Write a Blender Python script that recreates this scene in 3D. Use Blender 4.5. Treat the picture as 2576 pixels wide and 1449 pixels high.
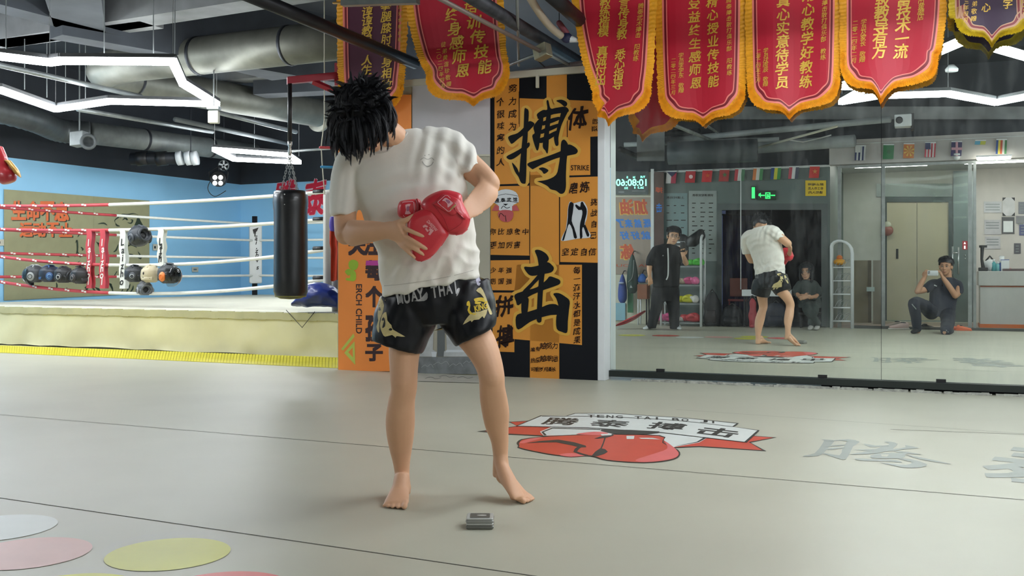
import bpy, bmesh, math, random
from math import sin, cos, pi, radians, sqrt, atan2
from mathutils import Vector, Matrix, Quaternion, noise
from mathutils.bvhtree import BVHTree
from mathutils.geometry import tessellate_polygon

for _o in list(bpy.data.objects):
    bpy.data.objects.remove(_o)
SC = bpy.context.scene
V = Vector
random.seed(7)

# ------------------------------------------------------------------ camera
W_, H_ = 2576, 1449
CX, HY, FP, CH = 1288.0, 683.5, 2567.0, 0.93      # centre column, horizon row, focal length (px), lens height (m)
cam_d = bpy.data.cameras.new('camera')
cam = bpy.data.objects.new('camera', cam_d)
SC.collection.objects.link(cam)
cam.location = (0, 0, CH)
cam.rotation_euler = (pi/2, 0, 0)
cam_d.sensor_width = 36.0
cam_d.lens = FP/W_*36.0
cam_d.shift_y = (HY-H_/2)/W_
cam_d.clip_start = 0.06
SC.camera = cam

# ------------------------------------------------------------------ world, exposure
wd = bpy.data.worlds.new('world'); SC.world = wd
wd.use_nodes = True
wd.node_tree.nodes['Background'].inputs[0].default_value = (0.72, 0.80, 0.90, 1)
wd.node_tree.nodes['Background'].inputs[1].default_value = 0.22
SC.view_settings.view_transform = 'Standard'
SC.view_settings.look = 'None'
SC.view_settings.gamma = 1
SC.view_settings.use_curve_mapping = False
SC.view_settings.exposure = 0.55
LED_POWER = 30.0

# ------------------------------------------------------------------ room axes
TH = radians(22.2)
MN = V((sin(TH), cos(TH), 0))          # towards the mirror wall
MU = V((cos(TH), -sin(TH), 0))         # along the mirror wall, to the right
MD = 8.52                              # distance of the mirror plane
TR = radians(25.0)
RU = V((cos(TR), -sin(TR), 0))         # the ring's axes
RV = V((sin(TR), cos(TR), 0))
ZUP = V((0, 0, 1))

def P(x, y, Y):
    return V(((x-CX)*Y/FP, Y, CH-(y-HY)*Y/FP))
def FL(x, y, z=0.0):                   # photograph point on a horizontal plane
    Y = (CH-z)*FP/(y-HY)
    return P(x, y, Y)
def ray(x, y):
    return V(((x-CX)/FP, 1.0, -(y-HY)/FP))
EYE = V((0, 0, CH))
def PL(x, y, p0, n):                   # photograph point on a plane
    d = ray(x, y)
    t = (p0-EYE).dot(n)/d.dot(n)
    return EYE+d*t
def REF(v):
    return v+MN*(2*(MD-v.dot(MN)))
def MP(x, y, Yv): return REF(P(x, y, Yv))
def MF(x, y, z=0.0): return REF(FL(x, y, z))
def MPL(x, y, dist, w=0.0):            # mirror point on the plane n.p = dist (parallel to the mirror)
    return REF(PL(x, y, MN*(2*MD-dist-w), MN))

# ------------------------------------------------------------------ materials
MATS = {}
def lin(h):
    if isinstance(h, str):
        h = h.lstrip('#'); c = [int(h[i:i+2], 16)/255 for i in (0, 2, 4)]
    else:
        c = [v/255 for v in h]
    return [v/12.92 if v <= .04045 else ((v+.055)/1.055)**2.4 for v in c]
def mat(name, col, rough=.6, metal=0., var=.08, scale=6., bump=0., bscale=60., emit=0., alpha=1., coat=0., sheen=0., trans=0., spec=.5, stretch=None):
    if name in MATS: return MATS[name]
    m = bpy.data.materials.new(name); m.use_nodes = True
    nt = m.node_tree; b = nt.nodes['Principled BSDF']
    c = lin(col)
    b.inputs['Roughness'].default_value = rough
    b.inputs['Metallic'].default_value = metal
    b.inputs['Specular IOR Level'].default_value = spec
    if coat: b.inputs['Coat Weight'].default_value = coat
    if sheen: b.inputs['Sheen Weight'].default_value = sheen
    if trans: b.inputs['Transmission Weight'].default_value = trans
    b.inputs['Base Color'].default_value = (*c, 1)
    if emit:
        b.inputs['Emission Color'].default_value = (*c, 1)
        b.inputs['Emission Strength'].default_value = emit
    if var or bump:
        tc = nt.nodes.new('ShaderNodeTexCoord')
        mp = nt.nodes.new('ShaderNodeMapping')
        if stretch: mp.inputs['Scale'].default_value = stretch
        nt.links.new(tc.outputs['Object'], mp.inputs[0])
    if var:
        n = nt.nodes.new('ShaderNodeTexNoise'); n.inputs['Scale'].default_value = scale; n.inputs['Detail'].default_value = 5
        r = nt.nodes.new('ShaderNodeMapRange')
        r.inputs[1].default_value = .3; r.inputs[2].default_value = .7
        r.inputs[3].default_value = 1-var; r.inputs[4].default_value = 1+var*.6
        mx = nt.nodes.new('ShaderNodeMix'); mx.data_type = 'RGBA'; mx.blend_type = 'MULTIPLY'
        mx.inputs[0].default_value = 1
        mx.inputs[6].default_value = (*c, 1)
        nt.links.new(mp.outputs[0], n.inputs['Vector'])
        nt.links.new(n.outputs[0], r.inputs[0])
        nt.links.new(r.outputs[0], mx.inputs[7])
        nt.links.new(mx.outputs[2], b.inputs['Base Color'])
    if bump:
        n2 = nt.nodes.new('ShaderNodeTexNoise'); n2.inputs['Scale'].default_value = bscale; n2.inputs['Detail'].default_value = 3
        bp = nt.nodes.new('ShaderNodeBump'); bp.inputs['Strength'].default_value = bump; bp.inputs['Distance'].default_value = .01
        nt.links.new(mp.outputs[0], n2.inputs['Vector'])
        nt.links.new(n2.outputs[0], bp.inputs['Height'])
        nt.links.new(bp.outputs[0], b.inputs['Normal'])
    MATS[name] = m
    return m
def glass(name, tint='dfe8e6', fac=.10, rough=.02):
    if name in MATS: return MATS[name]
    m = bpy.data.materials.new(name); m.use_nodes = True; nt = m.node_tree
    nt.nodes.remove(nt.nodes['Principled BSDF'])
    t = nt.nodes.new('ShaderNodeBsdfTransparent'); t.inputs[0].default_value = (*lin(tint), 1)
    g = nt.nodes.new('ShaderNodeBsdfGlossy'); g.inputs['Roughness'].default_value = rough
    lw = nt.nodes.new('ShaderNodeLayerWeight'); lw.inputs[0].default_value = fac
    mx = nt.nodes.new('ShaderNodeMixShader')
    nt.links.new(lw.outputs['Fresnel'], mx.inputs[0]); nt.links.new(t.outputs[0], mx.inputs[1]); nt.links.new(g.outputs[0], mx.inputs[2])
    nt.links.new(mx.outputs[0], nt.nodes['Material Output'].inputs[0])
    MATS[name] = m
    return m
def mirror_mat(name):
    m = bpy.data.materials.new(name); m.use_nodes = True; nt = m.node_tree
    b = nt.nodes['Principled BSDF']
    b.inputs['Metallic'].default_value = 1; b.inputs['Roughness'].default_value = 0.0
    b.inputs['Base Color'].default_value = (.80, .87, .82, 1)
    # streaks and smears of dust on the glass
    tc = nt.nodes.new('ShaderNodeTexCoord'); mp = nt.nodes.new('ShaderNodeMapping'); mp.inputs['Scale'].default_value = (3, 3, .7)
    n = nt.nodes.new('ShaderNodeTexNoise'); n.inputs['Scale'].default_value = 2.5; n.inputs['Detail'].default_value = 7; n.inputs['Roughness'].default_value = .7
    r = nt.nodes.new('ShaderNodeMapRange'); r.inputs[1].default_value = .45; r.inputs[2].default_value = .8; r.inputs[3].default_value = .015; r.inputs[4].default_value = .10
    d = nt.nodes.new('ShaderNodeBsdfDiffuse'); d.inputs[0].default_value = (.75, .8, .78, 1)
    mx = nt.nodes.new('ShaderNodeMixShader')
    nt.links.new(tc.outputs['Object'], mp.inputs[0]); nt.links.new(mp.outputs[0], n.inputs['Vector']); nt.links.new(n.outputs[0], r.inputs[0])
    nt.links.new(r.outputs[0], mx.inputs[0]); nt.links.new(b.outputs[0], mx.inputs[1]); nt.links.new(d.outputs[0], mx.inputs[2])
    nt.links.new(mx.outputs[0], nt.nodes['Material Output'].inputs[0])
    return m

# ------------------------------------------------------------------ objects
OFF = {}
def link(o): SC.collection.objects.link(o)
def thing(name, label, cat, loc=(0, 0, 0), group=None):
    o = bpy.data.objects.new(name, None); link(o)
    o.empty_display_size = .1
    o.location = loc; OFF[o.name] = V(loc)
    o['label'] = label; o['category'] = cat; o['kind'] = 'thing'
    if group: o['group'] = group
    return o
def tag(o, label, cat, group=None, kind=None):
    o['label'] = label; o['category'] = cat; o['kind'] = kind or 'thing'
    if group: o['group'] = group
    return o
def UP(p, lift=.05):
    """the point straight above p on the lowest thing overhead (a beam, a duct or the ceiling)"""
    bpy.context.view_layer.update()
    ok, hit, *_ = SC.ray_cast(bpy.context.evaluated_depsgraph_get(), V((p.x, p.y, p.z+lift)), ZUP)
    return V((p.x, p.y, hit.z-.002 if ok else 4.248))
def dup(root, loc, label=None, rotz=0., scale=1.):
    r = root.copy(); link(r); r.location = loc; r.rotation_euler = (0, 0, rotz); r.scale = (scale,)*3
    if label: r['label'] = label
    for ch in list(root.children):
        c = ch.copy(); link(c); c.parent = r
        for g in ch.children:
            d = g.copy(); link(d); d.parent = c
    return r

def catmull(pts, n=6, closed=False):
    out = []; N = len(pts)
    rng = N if closed else N-1
    for i in range(rng):
        if closed: a, b, c, d = pts[i-1], pts[i], pts[(i+1) % N], pts[(i+2) % N]
        else: a, b, c, d = pts[max(i-1, 0)], pts[i], pts[i+1], pts[min(i+2, N-1)]
        for k in range(n):
            t = k/n
            out.append(tuple(.5*((2*q)+(-p+r)*t+(2*p-5*q+4*r-s)*t*t+(-p+3*q-3*r+s)*t**3) for p, q, r, s in zip(a, b, c, d)))
    if not closed: out.append(tuple(pts[-1]))
    return out

GLYPH = {}
def glyph(s, bold=0., shear=0., vertical=False, space=1.):
    """triangulated outline of a line of lettering, normalised to the unit height of its em box"""
    key = (s, bold, shear, vertical, space)
    if key in GLYPH: return GLYPH[key]
    c = bpy.data.curves.new('lettering', 'FONT')
    c.body = s; c.size = 1; c.resolution_u = 3
    c.offset = bold; c.shear = shear; c.space_character = space
    o = bpy.data.objects.new('lettering', c); link(o)
    bpy.context.view_layer.update()
    me = bpy.data.meshes.new_from_object(o.evaluated_get(bpy.context.evaluated_depsgraph_get()))
    bpy.data.objects.remove(o); bpy.data.curves.remove(c)
    vs = [(v.co.x, v.co.y) for v in me.vertices]
    fs = [tuple(p.vertices) for p in me.polygons]
    bpy.data.meshes.remove(me)
    if vs:
        x0 = min(v[0] for v in vs); x1 = max(v[0] for v in vs); y0 = min(v[1] for v in vs); y1 = max(v[1] for v in vs)
    else: x0 = y0 = 0; x1 = y1 = 1
    GLYPH[key] = (vs, fs, (x0, x1, y0, y1))
    return GLYPH[key]

BRUSH = [0.]                            # hand-written wobble of lettering (share of the em)
class MB:
    def __init__(s):
        s.v = []; s.f = []; s.m = []; s.mi = 0
    def add(s, vs, fs):
        o = len(s.v)
        s.v += [V(v) for v in vs]
        s.f += [tuple(i+o for i in f) for f in fs]
        s.m += [s.mi]*len(fs)
        return s
    def use(s, i): s.mi = i; return s
    def obox(s, c, ax, ay, az):            # centre and three half axes
        c, ax, ay, az = V(c), V(ax), V(ay), V(az)
        vs = [c+ax*i+ay*j+az*k for i in (-1, 1) for j in (-1, 1) for k in (-1, 1)]
        return s.add(vs, [(0, 1, 3, 2), (4, 6, 7, 5), (0, 4, 5, 1), (2, 3, 7, 6), (0, 2, 6, 4), (1, 5, 7, 3)])
    def box(s, lo, hi):
        lo, hi = V(lo), V(hi)
        return s.obox((lo+hi)/2, ((hi.x-lo.x)/2, 0, 0), (0, (hi.y-lo.y)/2, 0), (0, 0, (hi.z-lo.z)/2))
    def rbox(s, c, ax, ay, az, r=.2, n=3):     # rounded slab: rounded in the ax-ay plane, slightly domed rim along az
        c, ax, ay, az = V(c), V(ax), V(ay), V(az)
        la, lb = ax.length, ay.length; rr = min(la, lb)*r
        loop = []
        for (sx, sy, a0) in ((1, 1, 0), (-1, 1, 90), (-1, -1, 180), (1, -1, 270)):
            for k in range(n+1):
                a = radians(a0+90*k/n)
                loop.append((sx*(la-rr)+rr*cos(a), sy*(lb-rr)+rr*sin(a)))
        ua, ub = ax.normalized(), ay.normalized()
        rings = []
        lz = az.length; uz = az.normalized(); e = min(rr*.5, lz*.6)
        for z, ins in ((-lz, e), (-lz+e, 0), (lz-e, 0), (lz, e)):
            rings.append([c+ua*(x-math.copysign(min(ins, abs(x)), x))+ub*(y-math.copysign(min(ins, abs(y)), y))+uz*z for x, y in loop])
        return s.skin(rings)
    def skin(s, rings, cap=True, closed_v=False):
        n = len(rings[0]); o = len(s.v)
        vs = [p for r in rings for p in r]; fs = []
        R = len(rings)
        for i in range(R if closed_v else R-1):
            j = (i+1) % R
            for k in range(n):
                k2 = (k+1) % n
                fs.append((i*n+k, i*n+k2, j*n+k2, j*n+k))
        if cap and not closed_v:
            fs.append(tuple(range(n-1, -1, -1))); fs.append(tuple((R-1)*n+k for k in range(n)))
        return s.add(vs, fs)
    def tube(s, pts, r, seg=10, cap=True, round_=False):
        pts = [V(p) for p in pts]
        rs = r if isinstance(r, (list, tuple)) else [r]*len(pts)
        if round_:
            a, b = (pts[0]-pts[1]).normalized(), (pts[-1]-pts[-2]).normalized()
            pre = [(pts[0]+a*rs[0]*k, rs[0]*sqrt(max(0, 1-k*k))) for k in (.97, .8, .45)]
            post = [(pts[-1]+b*rs[-1]*k, rs[-1]*sqrt(max(0, 1-k*k))) for k in (.45, .8, .97)]
            pts = [p for p, _ in pre]+pts+[p for p, _ in post]
            rs = [q for _, q in pre]+list(rs)+[q for _, q in post]
        t = (pts[1]-pts[0]).normalized()
        up = V((0, 0, 1)) if abs(t.z) < .9 else V((1, 0, 0))
        n = t.cross(up).normalized(); rings = []
        for i, p in enumerate(pts):
            t2 = ((pts[min(i+1, len(pts)-1)]-pts[i]).normalized()+(pts[i]-pts[max(i-1, 0)]).normalized())
            if t2.length > 1e-6: t2.normalize()
            else: t2 = t
            n = (n-t2*n.dot(t2)).normalized(); b = t2.cross(n)
            rings.append([p+(n*cos(2*pi*k/seg)+b*sin(2*pi*k/seg))*rs[i] for k in range(seg)])
        return s.skin(rings, cap)
    def loft(s, secs, seg=20, n=4, expo=2.0):
        """secs: (centre, side vector (with length), depth vector (with length)); interpolated closed body"""
        flat_ = [tuple(V(c))+tuple(V(a))+tuple(V(b)) for c, a, b in secs]
        it = catmull(flat_, n) if n > 1 else flat_
        rings = []
        for q in it:
            c, a, b = V(q[:3]), V(q[3:6]), V(q[6:9]); ring = []
            for k in range(seg):
                th = 2*pi*k/seg; ct, st = cos(th), sin(th)
                x = math.copysign(abs(ct)**(2/expo), ct); y = math.copysign(abs(st)**(2/expo), st)
                ring.append(c+a*x+b*y)
            rings.append(ring)
        return s.skin(rings)
    def ball(s, c, rx, ry=None, rz=None, seg=16, rot=None, expo=1.):
        ry = rx if ry is None else ry; rz = rx if rz is None else rz; c = V(c)
        rings = []; n = max(6, seg//2)
        for i in range(n+1):
            ph = -pi/2+pi*i/n
            if i == 0: ph += .05
            if i == n: ph -= .05
            rings.append([V((cos(ph)*cos(2*pi*k/seg)*rx, cos(ph)*sin(2*pi*k/seg)*ry, sin(ph)*rz)) for k in range(seg)])
        if rot is not None: rings = [[rot @ p for p in r] for r in rings]
        return s.skin([[c+p for p in r] for r in rings])
    def lathe(s, c, prof, axis=ZUP, seg=24, cap=True):
        axis = V(axis).normalized(); c = V(c)
        u = axis.orthogonal().normalized(); w = axis.cross(u)
        return s.skin([[c+axis*z+(u*cos(2*pi*k/seg)+w*sin(2*pi*k/seg))*max(r, 1e-4) for k in range(seg)] for r, z in prof], cap)
    def poly(s, fr, loops, w=0., smooth=0):
        """filled outline (with holes) drawn in the 2-D frame fr(u, v, w)"""
        L = []
        for lp in loops:
            lp = [tuple(map(float, p)) for p in lp]
            if smooth: lp = catmull(lp, smooth, True)
            L.append(lp)
        tr = tessellate_polygon([[V((p[0], -p[1], 0)) for p in lp] for lp in L])
        al = [p for lp in L for p in lp]
        fix = []
        for t in tr:
            a, b, c = (al[i] for i in t)
            ar = (b[0]-a[0])*(c[1]-a[1])-(b[1]-a[1])*(c[0]-a[0])
            fix.append(tuple(t) if ar < 0 else tuple(reversed(t)))
        return s.add([fr(p[0], p[1], w) for p in al], fix)
    def rect(s, fr, x0, y0, x1, y1, w=0., n=1):
        for i in range(n):
            a, b = x0+(x1-x0)*i/n, x0+(x1-x0)*(i+1)/n
            s.add([fr(a, y1, w), fr(b, y1, w), fr(b, y0, w), fr(a, y0, w)], [(0, 1, 2, 3)])
        return s
    def slab(s, fr, x0, y0, x1, y1, w0, w1):
        vs = [fr(x, y, w) for w in (w0, w1) for (x, y) in ((x0, y1), (x1, y1), (x1, y0), (x0, y0))]
        return s.add(vs, [(0, 3, 2, 1), (4, 5, 6, 7), (0, 1, 5, 4), (1, 2, 6, 5), (2, 3, 7, 6), (3, 0, 4, 7)])
    def line(s, fr, pts, wd, w=0., taper=False, smooth=3):
        if smooth and len(pts) > 2: pts = catmull(pts, smooth)
        n = len(pts); vs = []
        for i, p in enumerate(pts):
            a, b = pts[max(i-1, 0)], pts[min(i+1, n-1)]
            dx, dy = b[0]-a[0], b[1]-a[1]; L = sqrt(dx*dx+dy*dy) or 1
            k = wd/2
            if taper: k *= max(.12, sin(pi*(i+.3)/(n-.4)))
            vs += [fr(p[0]-dy/L*k, p[1]+dx/L*k, w), fr(p[0]+dy/L*k, p[1]-dx/L*k, w)]
        return s.add(vs, [(2*i, 2*i+2, 2*i+3, 2*i+1) for i in range(n-1)])
    def text(s, fr, t, x, y, w_, h_, w=0., bold=0., shear=0., rot=0., flip=False, ydown=True, fit=True):
        """lettering centred on (x, y) of the frame, its outline fitted to the box w_ x h_"""
        vs, fs, (x0, x1, y0, y1) = glyph(t, min(bold, .006), shear)
        if not vs: return s
        sx = w_/max(x1-x0, 1e-6) if w_ else None; sy = h_/max(y1-y0, 1e-6) if h_ else None
        if sx is None: sx = sy
        if sy is None: sy = sx
        if not fit: sx = sy = h_
        cx, cy = (x0+x1)/2, (y0+y1)/2
        if not fit: cy = .36
        cr, sr = cos(rot), sin(rot)
        k = max(0, bold-.006)*.75
        for n_, (ox, oy) in enumerate([(0, 0)] if k < .002 else [(-k, -k), (k, -k), (-k, k), (k, k)]):
            out = []
            for a, b in vs:
                if BRUSH[0]:
                    h_s = (ord(t[0]) % 97)*.7
                    a, b = a+BRUSH[0]*noise.noise(V((a*3.1, b*3.1, h_s))), b+BRUSH[0]*noise.noise(V((a*3.1, b*3.1, h_s+40)))+.10*(a-cx)
                a = (a-cx+ox)*sx; b = (b-cy+oy)*sy
                if flip: a = -a
                a, b = a*cr-b*sr, a*sr+b*cr
                out.append(fr(x+a, (y-b) if ydown else (y+b), w+n_*5e-5))
            s.add(out, fs)
        return s
    def column(s, fr, chars, x0, y0, x1, y1, size, w=0., bold=.01, shear=0., rot=0.):
        n = len(chars)
        for i, ch in enumerate(chars):
            if ch == ' ': continue
            t = i/(n-1) if n > 1 else 0
            s.text(fr, ch, x0+(x1-x0)*t, y0+(y1-y0)*t, 0, size, w, bold, shear, rot, fit=False)
        return s
    def build(s, name, mats, parent=None, smooth=False, bevel=0., kind=None):
        me = bpy.data.meshes.new(name)
        off = OFF[parent.name] if parent is not None else V((0, 0, 0))
        me.from_pydata([v-off for v in s.v], [], s.f)
        if not isinstance(mats, (list, tuple)): mats = [mats]
        for m in mats: me.materials.append(m)
        me.polygons.foreach_set('material_index', s.m)
        if smooth: me.polygons.foreach_set('use_smooth', [True]*len(me.polygons))
        me.update(); me.validate()
        if not bevel:
            bm = bmesh.new(); bm.from_mesh(me); bmesh.ops.recalc_face_normals(bm, faces=bm.faces); bm.to_mesh(me); bm.free()
        o = bpy.data.objects.new(name, me); link(o)
        if parent is not None: o.parent = parent
        OFF[o.name] = off
        if bevel:
            b = o.modifiers.new('bevel', 'BEVEL'); b.width = bevel; b.segments = 2; b.limit_method = 'ANGLE'
        if kind: o['kind'] = kind
        return o
    def flatbuild(s, name, mats, parent=None):
        """as build, for printed layers: normals stay as drawn"""
        me = bpy.data.meshes.new(name)
        off = OFF[parent.name] if parent is not None else V((0, 0, 0))
        me.from_pydata([v-off for v in s.v], [], s.f)
        if not isinstance(mats, (list, tuple)): mats = [mats]
        for m in mats: me.materials.append(m)
        me.polygons.foreach_set('material_index', s.m)
        me.update()
        o = bpy.data.objects.new(name, me); link(o)
        if parent is not None: o.parent = parent
        OFF[o.name] = off
        return o
    def blob(s, name, mats, parent=None, voxel=.006, smooth=4, fac=.5, disp=None):
        """fuse the overlapping closed bodies into one continuous surface"""
        o = s.build(name, mats, parent, smooth=True)
        r = o.modifiers.new('fuse', 'REMESH'); r.mode = 'VOXEL'; r.voxel_size = voxel; r.use_smooth_shade = True
        if smooth:
            q = o.modifiers.new('soften', 'SMOOTH'); q.iterations = smooth; q.factor = fac
        bpy.context.view_layer.update()
        me = bpy.data.meshes.new_from_object(o.evaluated_get(bpy.context.evaluated_depsgraph_get()))
        old = o.data; o.modifiers.clear(); o.data = me; bpy.data.meshes.remove(old)
        me.name = name
        me.materials.clear()
        for m in (mats if isinstance(mats, (list, tuple)) else [mats]): me.materials.append(m)
        if disp:
            off = OFF[o.name]; nn = [v.normal.copy() for v in me.vertices]
            for v, q in zip(me.vertices, nn):
                v.co += q*disp(v.co+off, q)
            me.update()
        me.polygons.foreach_set('use_smooth', [True]*len(me.polygons))
        return o
def bvh_of(o):
    me = o.data; off = OFF[o.name]
    return BVHTree.FromPolygons([v.co+off for v in me.vertices], [tuple(p.vertices) for p in me.polygons])
def onto(tree, back=False, step=.003):
    """a frame whose photograph points are pressed onto a surface along the line of sight"""
    def fr(x, y, w):
        d = ray(x, y).normalized()
        hit = tree.ray_cast(EYE, d)
        if hit[0] is None:
            near = tree.find_nearest(EYE+d*4.1)
            return near[0]-d*(step+w)
        return hit[0]-d*(step+w)
    return fr
def planeframe(p0, n):
    return lambda x, y, w: PL(x, y, p0-n*w, n)
def mirframe(dist):
    return lambda x, y, w: MPL(x, y, dist, w)
def floorframe(lift=.002):
    return lambda x, y, w: FL(x, y, lift+w)
def mfloorframe(lift=.002):
    return lambda x, y, w: MF(x, y, lift+w)
def locframe(o, u, v):
    n = u.cross(v)
    return lambda x, y, w: o+u*x+v*y+n*w
def Zp(x, y, z): return PL(x, y, V((0, 0, z)), ZUP)
# ------------------------------------------------------------------ materials of the room
m_floor = mat('mat_vinyl', 'b4b3a1', rough=.42, var=.07, scale=1.1, bump=.03, bscale=250)
m_seam = mat('seam', '4d4a42', rough=.8, var=0)
m_blue = mat('blue_paint', '98d0f2', rough=.55, var=.05, scale=1.2)
m_dark = mat('dark_paint', '30343a', rough=.75, var=.25, scale=1.5)
m_darkb = mat('dark_concrete', '3b4046', rough=.8, var=.3, scale=2.2, bump=.1, bscale=14)
m_beam = mat('bare_concrete', '77797a', rough=.85, var=.35, scale=2.5, bump=.15, bscale=20)
m_white = mat('white_paint', 'd8dcde', rough=.45, var=.04)
m_offw = mat('offwhite_paint', 'c9c6b4', rough=.6, var=.07, scale=2)
m_grey = mat('grey_metal', '7d8484', rough=.4, metal=.4, var=.1)
m_galv = mat('galvanised', '77786f', rough=.52, metal=.6, var=.22, scale=5)
m_steel = mat('dark_steel', '2b2e33', rough=.5, metal=.5, var=.25, scale=8)
m_lsteel = mat('light_steel', '8f9494', rough=.45, metal=.5, var=.2, scale=8)
m_black = mat('black_plastic', '17181a', rough=.45, var=.1)
m_silver = mat('silver', 'b9bcbb', rough=.3, metal=.8, var=.05)
m_led = mat('led_diffuser', 'f6fbff', emit=LED_POWER, var=0)
m_ink = mat('black_ink', '1c1712', rough=.6, var=0)

# ------------------------------------------------------------------ shell
b = MB(); b.box((-16, -9, -.12), (12, 26, 0)); floor = b.build('floor', m_floor, kind='structure')
b = MB(); b.box((-16, -9, 4.25), (12, 26, 4.4)); b.build('ceiling', m_dark, kind='structure')
WC = V((-5.45, 20.5, 0))                       # corner behind the ring
SPL = 2.68
def wall(name, a, c, thick, mats, split=None, top=4.25):
    d = (c-a).normalized(); n = V((-d.y, d.x, 0))*thick/2
    b = MB()
    def seg(z0, z1): b.obox((a+c)/2+n+ZUP*(z0+z1)/2, (c-a)/2, n, ZUP*(z1-z0)/2)
    if split:
        seg(0, split); b.use(1); seg(split, top)
    else: seg(0, top)
    return b.build(name, mats, kind='structure')
wall('wall_left', WC-RV*26, WC+RV*.15, .15, [m_blue, m_dark], SPL)
wall('wall_back', WC, WC+RU*14, .15, [m_blue, m_dark], SPL)
PD = 8.36                                       # partition with the posters
PF = planeframe(MN*PD, MN)
Ap = FL(1505, 957); Lw = PL(849, 800, MN*PD, MN); Lw.z = 0
t_ = (Ap-Lw).dot(MU)
b = MB(); b.obox(Lw+MU*t_/2+MN*.08+ZUP*1.32, MU*t_/2, MN*.075, ZUP*1.32)
b.build('wall_partition', [mat('partition_paint', 'c3bfa6', rough=.6, var=.06, scale=1.5)], kind='structure')
b = MB(); b.obox(Lw+MU*t_/2+MN*.06+ZUP*2.665, MU*(t_/2+.02), MN*.10, ZUP*.028)
b.build('trim_1', m_offw, kind='structure')
# white end post of the partition, up to the mirror
b = MB(); b.obox(Ap+MU*.028+MN*((MD-PD)/2-.004)+ZUP*1.33, MU*.032, MN*((MD-PD)/2+.002), ZUP*1.33)
b.build('trim_2', m_white, kind='structure', bevel=.004)
# wall that carries the mirrors
b = MB(); b.obox(MN*(MD+.1)+MU*4.4+ZUP*2.125, MU*5.2, MN*.06, ZUP*2.125)
b.build('wall_mirror', m_dark, kind='structure')
# mirrors
mm = mirror_mat('mirror_glass')
def mirpt(x): 
    q = PL(x, 800, MN*MD, MN); return q.dot(MU)
xs = [Ap.dot(MU)+.0605, mirpt(2217), mirpt(2217)+2.16]
ML = ['tall wall mirror beside the white pillar edge', 'tall wall mirror reflecting the lift doors and kneeling person']
for i in range(2):
    a, c = xs[i]+.0015, xs[i+1]-.0015
    t = thing('wall_mirror_panel', ML[i], 'mirror', MN*MD+MU*(a+c)/2, 'mirrors along the wall')
    b = MB(); b.obox(MN*(MD+.004)+MU*(a+c)/2+ZUP*1.71, MU*(c-a)/2, MN*.004, ZUP*1.63); b.build('glass', mm, t)
    b = MB(); b.obox(MN*(MD+.012)+MU*(a+c)/2+ZUP*1.71, MU*(c-a)/2, MN*.003, ZUP*1.63); b.build('backing_board', m_black, t)
    for k in (.2, .8):
        b = MB(); b.obox(MN*(MD-.006)+MU*(a+(c-a)*k)+ZUP*.085, MU*.035, MN*.008, ZUP*.018); b.build('bottom_clip', m_black, t)
b = MB(); b.obox(MN*(MD-.02)+MU*(xs[0]+xs[2])/2+ZUP*.052, MU*((xs[2]-xs[0])/2), MN*.028, ZUP*.026)
b.build('baseboard_mirror', mat('black_strip', '1d2523', rough=.4, var=.1), kind='structure')
b = MB()
for k in range(150):
    u = xs[0]+.25+random.random()*3.6; sz = .008+.03*random.random()**2
    b.obox(MN*(MD-.055-.03*random.random())+MU*u+ZUP*.006, MU*sz*1.8, MN*.012, ZUP*(.004+.012*random.random()))
tag(b.build('plaster_debris', mat('crumbs', 'a9aaa2', rough=.9, var=.4, scale=30)), 'crumbled filler and dust under the mirror strip', 'debris', kind='stuff')
# side wall far right and rear walls (seen in the mirror)
RD = -.73                                       # rear wall, n.p
wall('wall_right', MN*9+MU*8.2, MN*-6+MU*8.2, .15, [m_offw, m_dark], 2.9)
m_rear = mat('rear_grey', '606c69', rough=.55, var=.08, scale=1.5)
def rseg(name, u0, u1, dist, mats, z0=0., z1=4.25, th=.12, kind='structure'):
    b = MB(); b.obox(MN*(dist-th/2)+MU*(u0+u1)/2+ZUP*(z0+z1)/2, MU*(u1-u0)/2, MN*th/2, ZUP*(z1-z0)/2)
    return b.build(name, mats, kind=kind)
def mu(x, dist, y=700):                         # coordinate along the wall of a mirror column
    return MPL(x, y, dist).dot(MU)
def mz(y, x, dist): return MPL(x, y, dist).z
uD0, uD1 = mu(1812, RD), mu(2078, RD)           # dark doorway
uR = mu(2088, RD)
zD = mz(527, 1900, RD); zB = mz(424, 1860, RD)
rseg('wall_rear', mu(1640, RD), uD0, RD, m_rear, 0, zB)
rseg('wall_rear', uD1, uR, RD, m_rear, 0, zB)
rseg('wall_rear', uD0, uD1, RD, m_rear, zD, zB)
rseg('wall_rear', -9, uR, RD-.05, m_dark, zB, 4.25)
rseg('wall_rear', -9, mu(1640, RD), RD, [m_offw], 0, zB)
rseg('wall_rear', uD0-.2, uR, RD-1.6, mat('night_blue', '20222c', rough=.7, var=.5, scale=1.2), 0, zB+.1)
b = MB(); b.obox(MN*(RD+.012)+MU*((mu(1640, RD)+uR)/2)+ZUP*(zB-.012), MU*((uR-mu(1640, RD))/2), MN*.015, ZUP*.016)
b.build('trim_3', m_white, kind='structure')

# ------------------------------------------------------------------ floor seams
def band(x0, y0, x1, y1, wd):
    b = MB(); p, q = FL(x0, y0, .0012), FL(x1, y1, .0012)
    d = (q-p).normalized(); n = V((-d.y, d.x, 0))*wd/2
    b.add([p-n, q-n, q+n, p+n], [(0, 1, 2, 3)]); return b
for i, (a, wd) in enumerate([((-300, 1018, 2900, 1284), .006), ((-200, 1223, 1800, 1515), .0055), ((1700, 1030, 2900, 1113), .004), ((2240, 1080, 2620, 1094), .007)]):
    o = band(*a, wd).build('floor_seam', m_seam, floor)
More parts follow.
